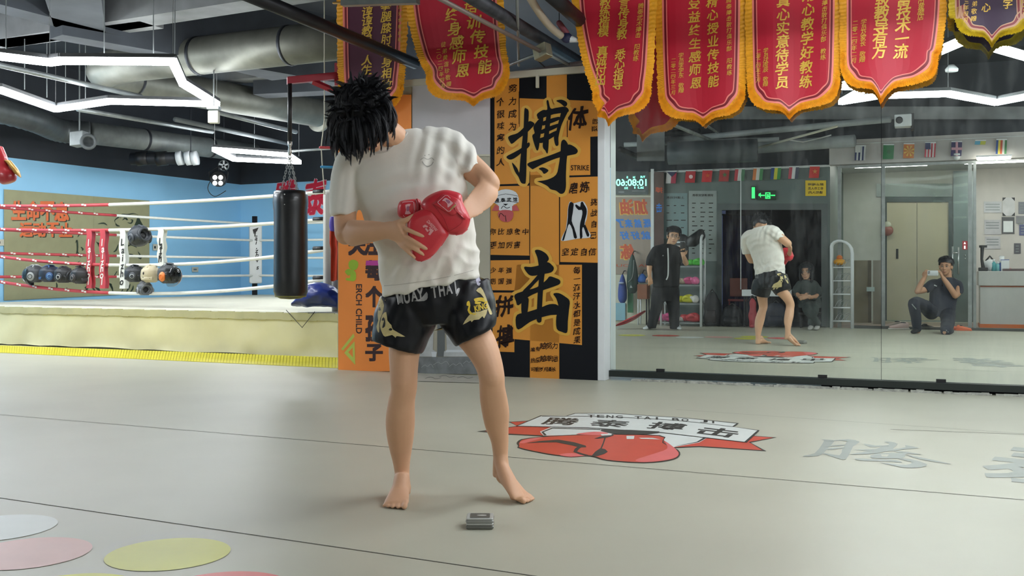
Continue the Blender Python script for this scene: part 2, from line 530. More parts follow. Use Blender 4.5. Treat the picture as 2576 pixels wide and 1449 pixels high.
# ------------------------------------------------------------------ prints on the floor mats
c_red = mat('print_red', 'c4503f', rough=.42, var=.06)
c_pink = mat('print_pink', 'd9706d', rough=.42, var=.05)
c_rose = mat('print_rose', 'd9a79d', rough=.42, var=.1, scale=3)
c_yel = mat('print_yellow', 'cbcb4a', rough=.42, var=.06)
c_wht = mat('print_white', 'd3d8d2', rough=.42, var=.03)
c_blk = mat('print_black', '3b3b37', rough=.45, var=.05)
c_gry = mat('print_grey', '8e938b', rough=.42, var=.05)
FF = floorframe(.0015)
# round spots in two rows; one spot: diameter and position from the photograph
def spot(c, r, m, label):
    b = MB(); n = 48
    b.add([c+V((r*cos(2*pi*k/n), r*sin(2*pi*k/n), .0016)) for k in range(n)], [tuple(range(n))])
    if m is c_yel:
        pass
    o = b.flatbuild('floor_spot', m); tag(o, label, 'floor spot', 'coloured spots printed on the mat')
    return o
r_ = .198
for (x, y, m, l) in [(-1.132, 3.362, c_yel, 'large yellow floor spot in full view nearest the camera'), (-1.865, 3.705, c_wht, 'white floor spot cut by the photo edge beside the rose one'),
                     (-1.60, 3.372, c_rose, 'pale rose floor spot between the white and yellow ones'), (-.84, 2.965, c_pink, 'pink red floor spot peeking in below the large yellow one'),
                     (-1.285, 2.945, c_yel, 'yellow floor spot peeking in below the pale rose one'), (-2.34, 3.62, c_red, 'red floor spot seen only in the mirror beside the white one'),
                     (-2.74, 3.90, c_yel, 'yellow floor spot seen only in the mirror at the row end')]:
    spot(V((x, y, 0)), r_, m, l)
# emblem: banner, ribbons and boxing gloves
lg = thing('floor_emblem', 'red and white boxing glove emblem printed on the grey mat', 'floor print', FL(1600, 1100))
def q3(pts): return [(1200+x/3.22, 1020+y/3.22) for x, y in pts]
def lay(name, loops, m, w, smooth=0):
    b = MB()
    for i, l in enumerate(loops): b.poly(FF, [q3(l)], w+i*4e-5, smooth)
    return b.flatbuild(name, m, lg)
lay('ribbon_outline', [[(0, 210), (255, 175), (330, 165), (255, 132), (520, 118), (2250, 245), (2425, 258), (2215, 300), (2345, 370), (1800, 335), (1600, 345), (500, 248), (250, 235)]], c_blk, 0)
lay('ribbon', [[(60, 208), (255, 180), (330, 168), (270, 134), (520, 122), (2250, 250), (2400, 260), (2200, 296), (2310, 362), (1800, 328), (1600, 338), (500, 240), (250, 228)]], c_red, .0004)
lay('collar', [[(510, 212), (600, 175), (1000, 188), (1500, 215), (1870, 258), (1800, 300), (1590, 338), (1470, 250), (900, 235), (540, 245)]], c_wht, .0008)
COLE = [[(520, 214), (606, 180), (1000, 192), (1000, 198), (612, 187), (540, 215), (565, 240), (545, 243)], [(1860, 262), (1795, 297), (1600, 332), (1640, 322), (1780, 294), (1838, 258)]]
for l_ in COLE: lay('collar_edge', [l_], c_blk, .0010)
lay('glove_outline', [[(325, 296), (420, 262), (900, 232), (1480, 240), (1510, 300), (1630, 360), (1640, 410), (1560, 445), (1350, 465), (1050, 445), (915, 410), (700, 410), (520, 385), (340, 345), (335, 325)]], c_blk, .0012, 3)
lay('glove_print', [[(345, 298), (430, 266), (900, 238), (1470, 246), (1500, 302), (1618, 362), (1628, 408), (1550, 440), (1350, 460), (1055, 440), (925, 404), (700, 404), (525, 380), (352, 342), (345, 326)]], c_red, .0016, 3)
lay('glove_shine', [[(345, 300), (430, 268), (540, 258), (400, 300), (380, 306)], [(665, 400), (760, 385), (900, 402), (760, 416)], [(1285, 440), (1420, 395), (1540, 350), (1520, 290), (1570, 320), (1620, 365), (1625, 408), (1540, 440), (1350, 458)], [(800, 232), (950, 212), (1060, 222), (1010, 240)]], c_pink, .0020, 3)
lay('glove_crease', [[(400, 305), (660, 276), (880, 325), (840, 340), (640, 298)], [(780, 375), (820, 330), (850, 335), (810, 372), (900, 400), (880, 408)], [(930, 405), (1000, 345), (1060, 375), (980, 408)], [(1000, 345), (1020, 300), (1035, 250), (1045, 250), (1030, 300), (1012, 345)], [(950, 268), (1060, 236), (1110, 240), (1040, 262)]], c_blk, .0024, 2)
for l_ in ([(1210, 246), (1275, 246), (1270, 272), (1212, 272)], [(1310, 262), (1420, 262), (1490, 275), (1330, 270)], [(1000, 232), (1090, 228), (1090, 240), (1010, 244)]): lay('cuff_strap', [l_], c_wht, .0026)
lay('banner_outline', [[(718, 85), (790, 62), (1100, 62), (1700, 100), (2122, 143), (2080, 172), (2290, 200), (2185, 300), (1500, 222), (900, 182), (310, 168), (515, 80)]], c_blk, .0022)
lay('banner', [[(735, 84), (795, 66), (1100, 66), (1700, 104), (2100, 146), (2065, 172), (2270, 202), (2165, 294), (1500, 217), (900, 178), (330, 165), (525, 84)]], c_wht, .0028)
lay('black_belt', [[(1005, 192), (1480, 210), (1380, 232), (1200, 236), (1080, 222)]], c_blk, .0030, 2)
b = MB()
b.line(FF, q3([(525, 88), (1000, 90), (1600, 120), (2070, 172)]), 1.2, .0032)
for ch, x, y, w_, h_, r_ in [('腾', 670, 128, 300, 58, .04), ('泰', 1075, 145, 310, 56, .06), ('搏', 1540, 168, 320, 60, .09), ('击', 1950, 215, 330, 68, .12)]:
    b.text(FF, ch, 1200+x/3.22, 1020+y/3.22, w_/3.22, h_/3.22, .0034, .025, .25, -r_)
for i, ch in enumerate('TENG TAI BO JI'):
    if ch == ' ': continue
    x = 925+i*76; y = 84+.0000285*(x-800)**2+ .012*(x-800)
    b.text(FF, ch, 1200+x/3.22, 1020+y/3.22, 4 if ch == 'I' else 17, 6.5, .0034, .03, 0, -.04)
b.flatbuild('lettering', c_blk, lg)
# large grey characters along the mat
t = thing('floor_character', 'large grey brush character printed on the mat, complete', 'floor print', FL(2180, 1140))
def q4(pts): return [(1980+x/4.322, 1060+y/4.322) for x, y in pts]
S_ = [[(180, 372), (300, 345), (380, 250), (400, 205), (365, 195), (470, 200), (515, 215), (445, 290), (400, 340), (340, 375), (200, 383)],
      [(500, 208), (660, 193), (790, 220), (720, 270), (690, 330), (640, 410), (560, 405), (395, 352), (400, 342), (570, 368), (600, 300), (650, 215), (510, 212)],
      [(440, 292), (600, 280), (598, 292), (445, 310)], [(480, 262), (620, 252), (615, 262), (475, 272)],
      [(830, 240), (960, 262), (1090, 258), (1110, 240), (1055, 222), (1120, 220), (1205, 245), (1150, 300), (1290, 280), (1280, 258), (1435, 288), (1300, 300), (1170, 318), (1050, 330), (960, 350), (700, 360), (720, 350), (880, 320), (720, 308), (960, 300), (1010, 275), (900, 280)],
      [(1160, 318), (1330, 335), (1470, 360), (1300, 350), (1200, 335)], [(1280, 358), (1450, 390), (1795, 465), (1600, 440), (1420, 405)],
      [(905, 390), (960, 350), (1270, 345), (1285, 365), (1250, 400), (1000, 402)], [(740, 402), (900, 408), (1180, 420), (1250, 448), (1150, 438), (900, 430), (770, 422)],
      [(1200, 405), (1340, 408), (1525, 465), (1450, 500), (1300, 505), (1180, 485), (1000, 445), (1230, 470), (1330, 465), (1350, 440)]]
b = MB()
for i, l in enumerate(S_): b.poly(FF, [q4(l)], i*4e-5, 2)
b.flatbuild('brush_strokes', c_gry, t)
b = MB(); b.poly(FF, [q4([(1020, 358), (1110, 360), (1085, 384), (1030, 380)])], .0009); b.flatbuild('counter_space', m_floor, t)
t2 = thing('floor_character', 'grey brush character cut by the photo edge', 'floor print', FL(2560, 1170))
b = MB()
b.text(FF, '泰', 2640, 1172, 330, 95, 0, .02, .3, -.1)
for l in ([(2160, 568), (2400, 560), (2576, 515), (2700, 480), (2700, 520), (2576, 560), (2350, 575)], [(2470, 372), (2640, 365), (2640, 392)], [(2395, 465), (2640, 470), (2640, 500), (2480, 490)]):
    b.poly(FF, [q4(l)], .0004+l[0][0]*1e-7, 2)
b.flatbuild('brush_strokes', c_gry, t2)
# small stack-like box on the mat
t = thing('storage_case', 'small clear grey plastic case lying on the mat in front of the bare feet', 'case', FL(1207, 1325))
c = FL(1207, 1330)
def cs(z0, z1, k, m, nm, r=.18):
    b = MB(); b.rbox(c+ZUP*(z0+z1)/2+V((0, .03, 0)), V((.0505*k, 0, 0)), V((0, .046*k, 0)), ZUP*(z1-z0)/2, r); return b.build(nm, m, t)
cs(0, .015, 1, mat('case_dark', '6b6c66', rough=.25, var=.1), 'base')
cs(.015, .022, .97, mat('case_light', 'b2b3ae', rough=.2, var=.05), 'seam_band')
cs(.022, .034, 1, mat('case_mid', '8b8c87', rough=.25, var=.08), 'lid')
cs(.034, .040, .96, mat('case_light', 'b2b3ae'), 'lid_rim')
cs(.040, .0412, .72, mat('case_label', '5a5b55', rough=.4, var=.1), 'label')
b = MB(); b.ball(c+V((.006, .03, .0415)), .018, .009, .0012, 14); b.build('label_print', mat('case_print', 'b9b5ae', var=0), t, True)
# ------------------------------------------------------------------ things under the ceiling
def pipe(name, pts, r, m, label=None, cat=None, group=None, seg=10, parent=None, smooth=0):
    if smooth: pts = [V(p) for p in catmull([tuple(p) for p in pts], smooth)]
    b = MB(); b.tube(pts, r, seg)
    o = b.build(name, m, parent, True)
    if label: tag(o, label, cat or 'pipe', group)
    return o
# concrete beams and dark slabs (setting)
def beam(name, x0, y0, x1, y1, z, w, h, m, ext=0):
    a, c = Zp(x0, y0, z), Zp(x1, y1, z); d = (c-a).normalized(); a -= d*ext; c += d*ext
    n = V((-d.y, d.x, 0)); b = MB()
    b.obox((a+c)/2+ZUP*h/2, (c-a)/2, n*w/2, ZUP*h/2)
    return b.build(name, m, kind='structure')
beam('ceiling_beam', -60, 118, 205, 85, 3.55, .35, .7, m_beam, 1)
beam('ceiling_beam', 215, 78, 670, 8, 3.55, .35, .7, m_beam, 1.5)
beam('ceiling_beam', 0, 22, 420, 128, 3.5, .30, .75, m_darkb, 2)
beam('ceiling_beam', 560, 165, 850, 215, 3.4, .3, .85, m_darkb, 2)
beam('ceiling_beam', 600, 205, 860, 180, 3.65, .30, .6, m_beam, .3)
beam('ceiling_beam', 700, 240, 860, 232, 3.45, .35, .8, m_darkb, .3)
beam('ceiling_beam', 180, -20, 205, 90, 3.5, .5, .75, m_darkb, .2)
# air ducts
def duct(name, pts, r, label, strapat=(), m=m_galv, seg=24):
    t = thing(name, label, 'duct', pts[0], 'round ventilation ducts')
    b = MB(); b.tube(pts, r, seg); b.build('duct_tube', m, t, True)
    for k in strapat:
        i = int(k); f = k-i; p = V(pts[i]).lerp(V(pts[i+1]), f); d = (V(pts[i+1])-V(pts[i])).normalized()
        b = MB(); b.tube([p-d*.02, p+d*.02], r+.008, seg); b.build('strap', m_steel, t, True)
        b = MB(); b.tube([p+ZUP*r, UP(p)], .006, 6); b.build('hanger_rod', m_lsteel, t)
    return t
ZD = 3.42
e0, e1 = Zp(900, 95, ZD), Zp(330, 160, ZD)
k1 = Zp(283, 178, ZD); f1, f2 = Zp(345, 205, ZD), Zp(800, 285, ZD)
pts = [e0, e1.lerp(e0, .5), e1]+[V(p) for p in catmull([tuple(e1), tuple(k1+V((-.12, .05, 0))), tuple(f1)], 6)][1:]+[f1.lerp(f2, .5), f2]
duct('ventilation_duct', pts, .215, 'thick galvanised duct with an elbow behind the zigzag light', (.55, 1.35, 8.9+4, ))
g0, g1 = Zp(610, 375, 3.05), Zp(225, 335, 3.05)
dd_ = duct('ventilation_duct', [Zp(640, 385, 3.05), g1], .17, 'thin grey duct running above the blue wall', (.3, .7), m=mat('dull_duct', '6f7472', rough=.55, metal=.4, var=.25))
fl = [V(p) for p in catmull([tuple(Zp(225, 335, 3.05)), tuple(Zp(150, 328, 3.06)), tuple(Zp(80, 300, 3.1)), tuple(Zp(-60, 262, 3.15))], 14)]
b = MB(); b.tube(fl, [.17+.012*(i % 2) for i in range(len(fl))], 18)
b.build('flexible_section', mat('flex_duct', '565b5c', rough=.5, metal=.4, var=.25), dd_, True)
b = MB(); b.lathe(Zp(800, 290, ZD), [(.17, -.02), (.26, 0), (.26, .06), (.2, .09)], axis=(f2-f1), seg=28)
tag(b.build('duct_fan', m_galv, None, True), 'round duct collar at the far end of the thick duct', 'duct fan')
# thin pipes and conduits
pipe('sprinkler_pipe', [Zp(-40, 155, 3.1), Zp(355, 243, 3.1)], .03, m_lsteel, 'pale thin sprinkler pipe between the zigzag light bars', 'pipe')
pipe('sprinkler_pipe', [Zp(195, 275, 3.0), Zp(535, 332, 3.0)], .03, m_lsteel, 'pale sprinkler pipe passing under the lower light bar', 'pipe')
pipe('conduit_pipe', [Zp(440, 300, 3.05), Zp(730, 362, 3.05)], .035, mat('pipe_grey', '676c6d', rough=.5, metal=.4), 'grey conduit sloping towards the small light', 'pipe')
pipe('conduit_pipe', [Zp(545, 282, 2.95), Zp(745, 332, 2.95)], .03, m_lsteel, 'grey conduit behind the junction of the zigzag light', 'pipe')
pipe('cable_duct', [Zp(735, 380, 2.75), Zp(850, 372, 2.75)], .02, m_lsteel, 'short pale bar behind the heavy bag chain', 'pipe')
pipe('truss_pipe', [Zp(560, -40, 2.85), Zp(1045, 160, 2.85)], .052, mat('dark_pipe', '2a2a2e', rough=.45, metal=.5, var=.2), 'long dark pipe crossing above the black haired person', 'pipe')
pipe('truss_pipe', [Zp(1150, -30, 2.9), Zp(1500, 182, 2.9)], .055, mat('scuffed_pipe', '4b4c52', rough=.5, metal=.45, var=.4, scale=9), 'scuffed grey pipe sloping down to the lintel above the posters', 'pipe')
pipe('truss_pipe', [Zp(1378, -20, 3.0), Zp(1470, 62, 3.0)], .06, mat('dark_pipe', '2a2a2e'), 'dark thick pipe beside the first large red pennant', 'pipe')
pipe('conduit_pipe', [Zp(1090, -12, 2.75), Zp(1358, 128, 2.75)], .017, mat('brown_conduit', '7d6f68', rough=.5, metal=.3), 'thin brown conduit leading to the junction box', 'pipe')
jb = thing('junction_box', 'small square metal junction box at the end of a conduit', 'junction box', Zp(1365, 131, 2.75))
jc = Zp(1365, 131, 2.75)
b = MB(); b.obox(jc, V((.05, -.03, .02)), V((.03, .05, .0)), V((-.01, -.01, .05))); b.build('box', mat('box_metal', '8a8774', rough=.4, metal=.5), jb, bevel=.006)
b = MB(); b.obox(jc+V((-.005, -.058, .0)), V((.03, -.018, .012)), V((0, .004, 0)), V((-.005, -.004, .03))); b.build('cover_plate', mat('box_plate', '6f6e62', rough=.4, metal=.5), jb)
pipe('cable', [jc+V((0, 0, -.04)), Zp(1352, 150, 2.7), Zp(1370, 168, 2.66)], .006, m_black, None, parent=jb, smooth=4)
pipe('truss_bar', [Zp(1275, 166, 2.72), Zp(1360, 132, 2.75)], .013, m_lsteel, 'thin bar bracing the junction box on its pennant side', 'bar')
pipe('truss_bar', [Zp(1380, 138, 2.75), Zp(1430, 162, 2.72)], .013, m_lsteel, 'thin bar bracing the junction box on its pipe side', 'bar')
pipe('white_hose', [Zp(1328, -15, 3.0), Zp(1355, 30, 2.95), Zp(1385, 68, 2.9), Zp(1412, 90, 2.86)], .03, mat('cream_hose', 'b7ae9c', rough=.5), 'cream hose hanging beside the pipes', 'hose', smooth=4)
hk = thing('hanging_toy', 'small dark blue and white hanging toy under the pipes', 'toy', Zp(1432, 85, 2.86))
b = MB(); q = Zp(1425, 95, 2.86); b.ball(q, .05, .04, .045, 12); b.build('body', mat('toy_blue', '23264a', rough=.6), hk, True)
b = MB(); b.tube([q+V((.03, 0, -.01)), q+V((.09, 0, -.02)), q+V((.15, 0, -.015))], [.03, .018, .012], 10, round_=True); b.build('white_arm', m_white, hk, True)
b = MB(); b.tube([q+V((0, 0, .04)), q+V((-.06, 0, .12))], .025, 10, round_=True); b.build('red_arm', mat('toy_red', '8a4650', rough=.6), hk, True)
b = MB(); b.tube([q+V((-.06, 0, .12)), UP(q+V((-.06, 0, .16)))], .004, 6); b.build('string', m_black, hk)
pipe('hanger_post', [Zp(1300, -40, 3.0), V((Zp(1305, 165, 2.72)))], .012, m_lsteel, 'thin upright rod beside the pennant with four rows', 'rod')
pipe('cable_tray', [Zp(1275, 190, 2.72), Zp(1472, 160, 2.72)], .03, m_lsteel, 'grey cable tube lying along the top of the partition', 'pipe')
b = MB(); b.obox(PL(1352, 205, MN*(PD-.045), MN), MU*.012, MN*.012, ZUP*.055)
tag(b.build('lintel_bracket', m_offw), 'small pale bracket hanging below the poster lintel', 'bracket')
# support rod bundle
for x, y0, y1 in [(15, 30, 125), (262, 30, 140), (386, 60, 140), (440, 50, 140), (215, 130, 262), (165, 165, 270), (118, 170, 245), (62, 180, 225), (640, 300, 375)]:
    a = Zp(x, y1, 2.98); b = MB(); b.tube([a, UP(a)], .005, 6)
    tag(b.build('threaded_rod', m_lsteel), 'thin pale threaded rod hanging from the ceiling', 'rod', 'threaded hanger rods')
# zigzag lights
def zig(path, z, label, hang=(), r=.034, hgt=.06, mirror=False):
    pts = [(REF(Zp(x, y, z)) if mirror else Zp(x, y, z)) for x, y in path]
    c = sum(pts, V((0, 0, 0)))/len(pts)
    t = thing('zigzag_light', label, 'ceiling light', c, 'zigzag light fittings')
    n = len(pts); b = MB(); h = MB()
    for i in range(n):
        p, q = pts[i], pts[(i+1) % n]; d = (q-p).normalized(); s_ = V((-d.y, d.x, 0))
        b.obox((p+q)/2, (q-p)/2+d*r*.6, s_*r, ZUP*hgt/2)
        h.obox((p+q)/2+ZUP*(hgt/2+.02), (q-p)/2+d*r*.6, s_*r*1.05, ZUP*.018)
    b.build('diffuser', m_led, t); h.build('housing', mat('led_housing', '3a3c3e', rough=.5), t)
    for i in range(0, n, 2):
        b = MB(); b.tube([pts[i]+ZUP*.06, UP(pts[i], .075)], .003, 5); b.build('suspension_wire', m_silver, t)
    return t
zig([(-160, 120), (0, 142), (125, 157), (155, 153), (435, 155), (460, 210), (545, 262), (275, 255), (140, 275), (0, 226), (-30, 224), (-200, 250)], 2.9, 'large zigzag ring of white light bars above the boxing ring')
zig([(540, 376), (725, 390), (752, 408), (590, 401)], 2.72, 'small four sided white light beyond the heavy bag')
zig([(2113, 218), (2186, 218), (2118, 256), (2212, 241), (2385, 236), (2506, 258), (2640, 232), (2660, 165), (2488, 115), (2446, 102), (2414, 106), (2340, 138)], 2.9, 'zigzag white light above the emblem, seen in the mirror', mirror=True)
# camera or speaker below the zigzag light
t = thing('ceiling_sensor', 'small white sensor box under the tip of the zigzag light', 'sensor', Zp(538, 290, 2.82))
b = MB(); b.obox(P(538, 295, 11.6), V((.06, 0, 0)), V((0, .04, 0)), V((0, 0, .07))); b.build('body', m_offw, t, bevel=.01)
b = MB(); b.obox(P(538, 272, 11.6), V((.07, 0, 0)), V((0, .05, 0)), V((0, 0, .02))); b.build('mount', m_lsteel, t, bevel=.005)
b = MB(); b.tube([P(538, 270, 11.6), UP(P(538, 270, 11.6))], .008, 6); b.build('drop_rod', m_lsteel, t)
# stage projector with white rings
t = thing('ring_spotlight', 'dark tube spotlight with three white rings on the blue wall top', 'spotlight', P(400, 400, 16.5))
def tubex(x0, x1, y, r, m, nm, Y=16.5):
    b = MB(); b.tube([P(x0, y+2, Y), P((x0+x1)/2, y+1, Y), P(x1, y, Y)], r, 20); return b.build(nm, m, t, True)
tubex(330, 445, 398, .1, m_steel, 'barrel')
tubex(345, 372, 398, .115, m_black, 'collar'); tubex(395, 420, 398, .118, m_black, 'collar')
for x in (446, 468, 484): tubex(x, x+13, 397, .115, m_white, 'white_ring')
b = MB(); b.tube([P(395, 386, 16.5), UP(P(395, 386, 16.5), .01)], .012, 6); b.build('bracket', m_steel, t)
b = MB(); b.tube([P(480, 386, 16.5), UP(P(480, 386, 16.5), .01)], .008, 6); b.build('bracket', m_steel, t)
t = thing('air_vent', 'box vent with a round mouth at the end of the flexible duct', 'vent', P(210, 345, 14.5))
b = MB(); b.obox(P(200, 350, 14.3), V((.09, 0, .01)), V((0, .12, 0)), V((0, 0, .1))); b.build('box', m_lsteel, t, bevel=.01)
b = MB(); b.lathe(P(222, 357, 14.1), [(.11, 0), (.11, .05), (.07, .05), (.07, .0)], axis=V((.5, -1, 0))); b.build('mouth', mat('vent_grey', '5a5f60', rough=.5), t, True)
b = MB(); b.tube([P(200, 340, 14.3), UP(P(200, 340, 14.3), .12)], .01, 6); b.build('hanger_rod', m_lsteel, t)
# stage light and small fan
YP = 17.9
t = thing('stage_light', 'black stage light with four white lamps on the wall edge', 'stage light', P(550, 450, YP))
q = P(550, 450, YP)
b = MB(); b.lathe(q, [(.09, .16), (.13, .08), (.14, 0), (.14, -.05), (.125, -.05)], axis=V((0, 1, -.05))); b.build('body', m_black, t, True)
for dx, dz in ((-.05, .05), (.05, .05), (-.05, -.05), (.05, -.05)):
    b = MB(); b.ball(q+V((dx, -.055, dz-.03)), .042, .015, .042, 12); b.build('lamp', mat('lamp_white', 'f4f4f0', emit=1.2, var=0), t, True)
b = MB(); b.tube([q+V((-.15, 0, 0)), q+V((-.17, 0, .12)), q+V((0, 0, .22)), q+V((.17, 0, .12)), q+V((.15, 0, 0))], .012, 8); b.build('yoke', m_black, t, True)
b = MB(); b.tube([q+V((0, 0, .22)), UP(q)], .012, 6); b.build('drop_rod', m_steel, t)
b = MB(); b.tube([V(p) for p in catmull([tuple(q+V((-.1, .1, .1))), tuple(q+V((-.22, .1, -.15))), tuple(q+V((-.1, .1, -.3))), tuple(q+V((.1, .1, -.2)))], 5)], .007, 6); b.build('cable', m_black, t, True)
t = thing('small_fan', 'small round grey fan above the stage light', 'fan', P(562, 416, YP))
q = P(562, 416, YP)
b = MB(); b.lathe(q, [(.085, 0), (.095, 0), (.095, .04), (.085, .04)], axis=V((0, 1, 0)), cap=False); b.build('rim', m_grey, t, True)
for k in range(5):
    a = 2*pi*k/5+.3; b = MB(); b.obox(q+V((cos(a)*.045, .02, sin(a)*.045)), V((cos(a), 0, sin(a)))*.045, V((0, .004, 0)), V((-sin(a), 0, cos(a)))*.014); b.build('blade', m_white, t)
b = MB(); b.tube([q+V((0, .03, .09)), UP(q+V((0, .03, .12)))], .01, 6); b.build('drop_rod', m_steel, t)
# big red glove hanging at the upper left
t = thing('hanging_glove', 'red and gold boxing glove hanging from the ceiling at the edge', 'boxing glove', P(15, 430, 9.5))
Yg = 9.5
b = MB()
b.loft([(P(-2, 368, Yg), V((.03, 0, 0)), V((0, .04, 0))), (P(3, 395, Yg), V((.055, 0, 0)), V((0, .055, 0))), (P(5, 420, Yg), V((.075, 0, 0)), V((0, .065, 0))), (P(12, 440, Yg), V((.10, 0, .03)), V((0, .08, 0))), (P(18, 455, Yg), V((.08, 0, .01)), V((0, .07, 0))), (P(18, 462, Yg), V((.04, 0, .01)), V((0, .04, 0)))], 18)
b.blob('glove_body', mat('glove_deep_red', 'a8232c', rough=.35, coat=.3), t, .008, 4)
b = MB(); b.loft([(P(18, 403, Yg-.03), V((.03, 0, 0)), V((0, .03, 0))), (P(33, 420, Yg-.03), V((.05, 0, -.03)), V((0, .045, 0))), (P(44, 440, Yg-.03), V((.035, 0, -.03)), V((0, .04, 0)))], 14)
b.blob('thumb', mat('glove_gold', 'a8803c', rough=.35, metal=.3), t, .008, 4)
b = MB(); q = P(-2, 366, Yg); b.tube([q, UP(q)], .005, 6); b.build('string', m_offw, t)
# unseen zigzag fittings added to brighten the person, the mat and the ring
def zig_fill(pts, label, r=.034, hgt=.06):
    pts = [V(p) for p in pts]; c = sum(pts, V((0, 0, 0)))/len(pts)
    t = thing('zigzag_light', label, 'ceiling light', c, 'zigzag light fittings'); n = len(pts); b = MB(); h = MB()
    for i in range(n):
        p, q = pts[i], pts[(i+1) % n]; d = (q-p).normalized(); s_ = V((-d.y, d.x, 0))
        b.obox((p+q)/2, (q-p)/2+d*r*.6, s_*r, ZUP*hgt/2); h.obox((p+q)/2+ZUP*(hgt/2+.02), (q-p)/2+d*r*.6, s_*r*1.05, ZUP*.018)
    b.build('diffuser', m_led, t); h.build('housing', mat('led_housing', '3a3c3e'), t)
    for i in range(0, n, 2):
        b = MB(); b.tube([pts[i]+ZUP*.06, UP(pts[i], .075)], .003, 5); b.build('suspension_wire', m_silver, t)
zig_fill([(2.5, -.3, 2.9), (3.4, .1, 2.9), (4.6, -.5, 2.9), (5.4, .7, 2.9), (4.2, 1.2, 2.9), (3.6, 2.2, 2.9), (2.6, 1.2, 2.9)], 'added zigzag fill light over the mat, out of view')  # fill added beside the camera for the person's front
zig_fill([(-7.2, 3.4, 2.9), (-6.5, 3.8, 2.9), (-5.7, 3.3, 2.9), (-5.3, 4.6, 2.9), (-6.1, 5.2, 2.9), (-6.0, 6.2, 2.9), (-7.0, 5.6, 2.9)], 'added unseen zigzag fill light on the side of the coloured floor spots')  # fill added far to the side, kept out of the mirror
zig_fill([(-2.0, 13.2, 2.9), (-1.2, 13.7, 2.9), (-.2, 13.3, 2.9), (.2, 15.0, 2.9), (-.8, 15.6, 2.9), (-1.7, 15.2, 2.9)], 'added zigzag fill light over the ring corner, hidden behind the partition')  # added to brighten the ring, hidden by the partition
zig_fill([(-8.6, 11.6, 2.9), (-7.8, 12.1, 2.9), (-7.0, 11.6, 2.9), (-7.2, 13.3, 2.9), (-8.2, 13.8, 2.9)], 'added unseen zigzag fill light over the outer corner of the ring')  # added to brighten the ring from outside the view
# ------------------------------------------------------------------ poster wall
m_pblk = mat('poster_black', '0f1218', rough=.6, spec=.2, var=.1, scale=3)
m_porg = mat('poster_orange', 'd08c38', rough=.5, spec=.25, var=.05, scale=2)
m_phalo = mat('poster_gold', 'd3a23a', rough=.4, var=.04)
m_pink = mat('poster_ink', '22100c', rough=.6, spec=.2, var=.05)
m_pdark = mat('brush_black', '0e1116', rough=.65, spec=.2, var=.1, scale=12)
m_pwht = mat('poster_white', 'ccd2d6', rough=.4, var=.03)
po = thing('wall_poster', 'tall black and orange martial arts poster with two huge brush characters', 'poster', PL(1370, 800, MN*PD, MN))
b = MB(); F0 = PF
fr = PF
b.add([fr(1234, 945.6, .002), fr(1506, 957, .002), fr(1506, 172, .002), fr(1234, 192, .002)], [(0, 1, 2, 3)])
b.flatbuild('black_sheet', m_pblk, po)
def blk(nm, polys, m, w, sm=0):
    b = MB()
    for p in polys: b.poly(fr, [p], w, sm)
    return b.flatbuild(nm, m, po)
OR = [[(1244, 200), (1306, 196), (1306, 462), (1244, 464)], [(1375, 186), (1426, 182), (1426, 260), (1375, 262)], [(1307, 247), (1495, 254), (1505, 258), (1505, 343), (1485, 344), (1485, 440), (1407, 442), (1407, 468), (1333, 468), (1333, 460), (1307, 460)],
      [(1234, 469), (1332, 467), (1332, 643), (1234, 641)], [(1334, 440), (1406, 440), (1407, 953), (1333, 951)], [(1409, 447), (1505, 444), (1505, 661), (1409, 659)],
      [(1234, 655), (1332, 654), (1332, 731), (1234, 730)], [(1239, 736), (1294, 736), (1294, 886), (1239, 884)], [(1294, 733), (1300, 666), (1464, 666), (1464, 868), (1294, 853)]]
blk('orange_block', OR, m_porg, .004)
blk('divider', [[(1331.5, 380), (1333.5, 380), (1333.5, 640), (1331.5, 640)], [(1407, 500), (1409, 500), (1409, 665), (1407, 665)], [(1305, 230), (1307, 230), (1307, 312), (1305, 312)], [(1426, 300), (1428, 300), (1428, 345), (1426, 345)]], m_pink, .0055)
z1 = lambda l: [(1200+x/3.622, 180+y/3.622) for x, y in l]
z2 = lambda l: [(1200+x/3.45, 560+y/3.45) for x, y in l]
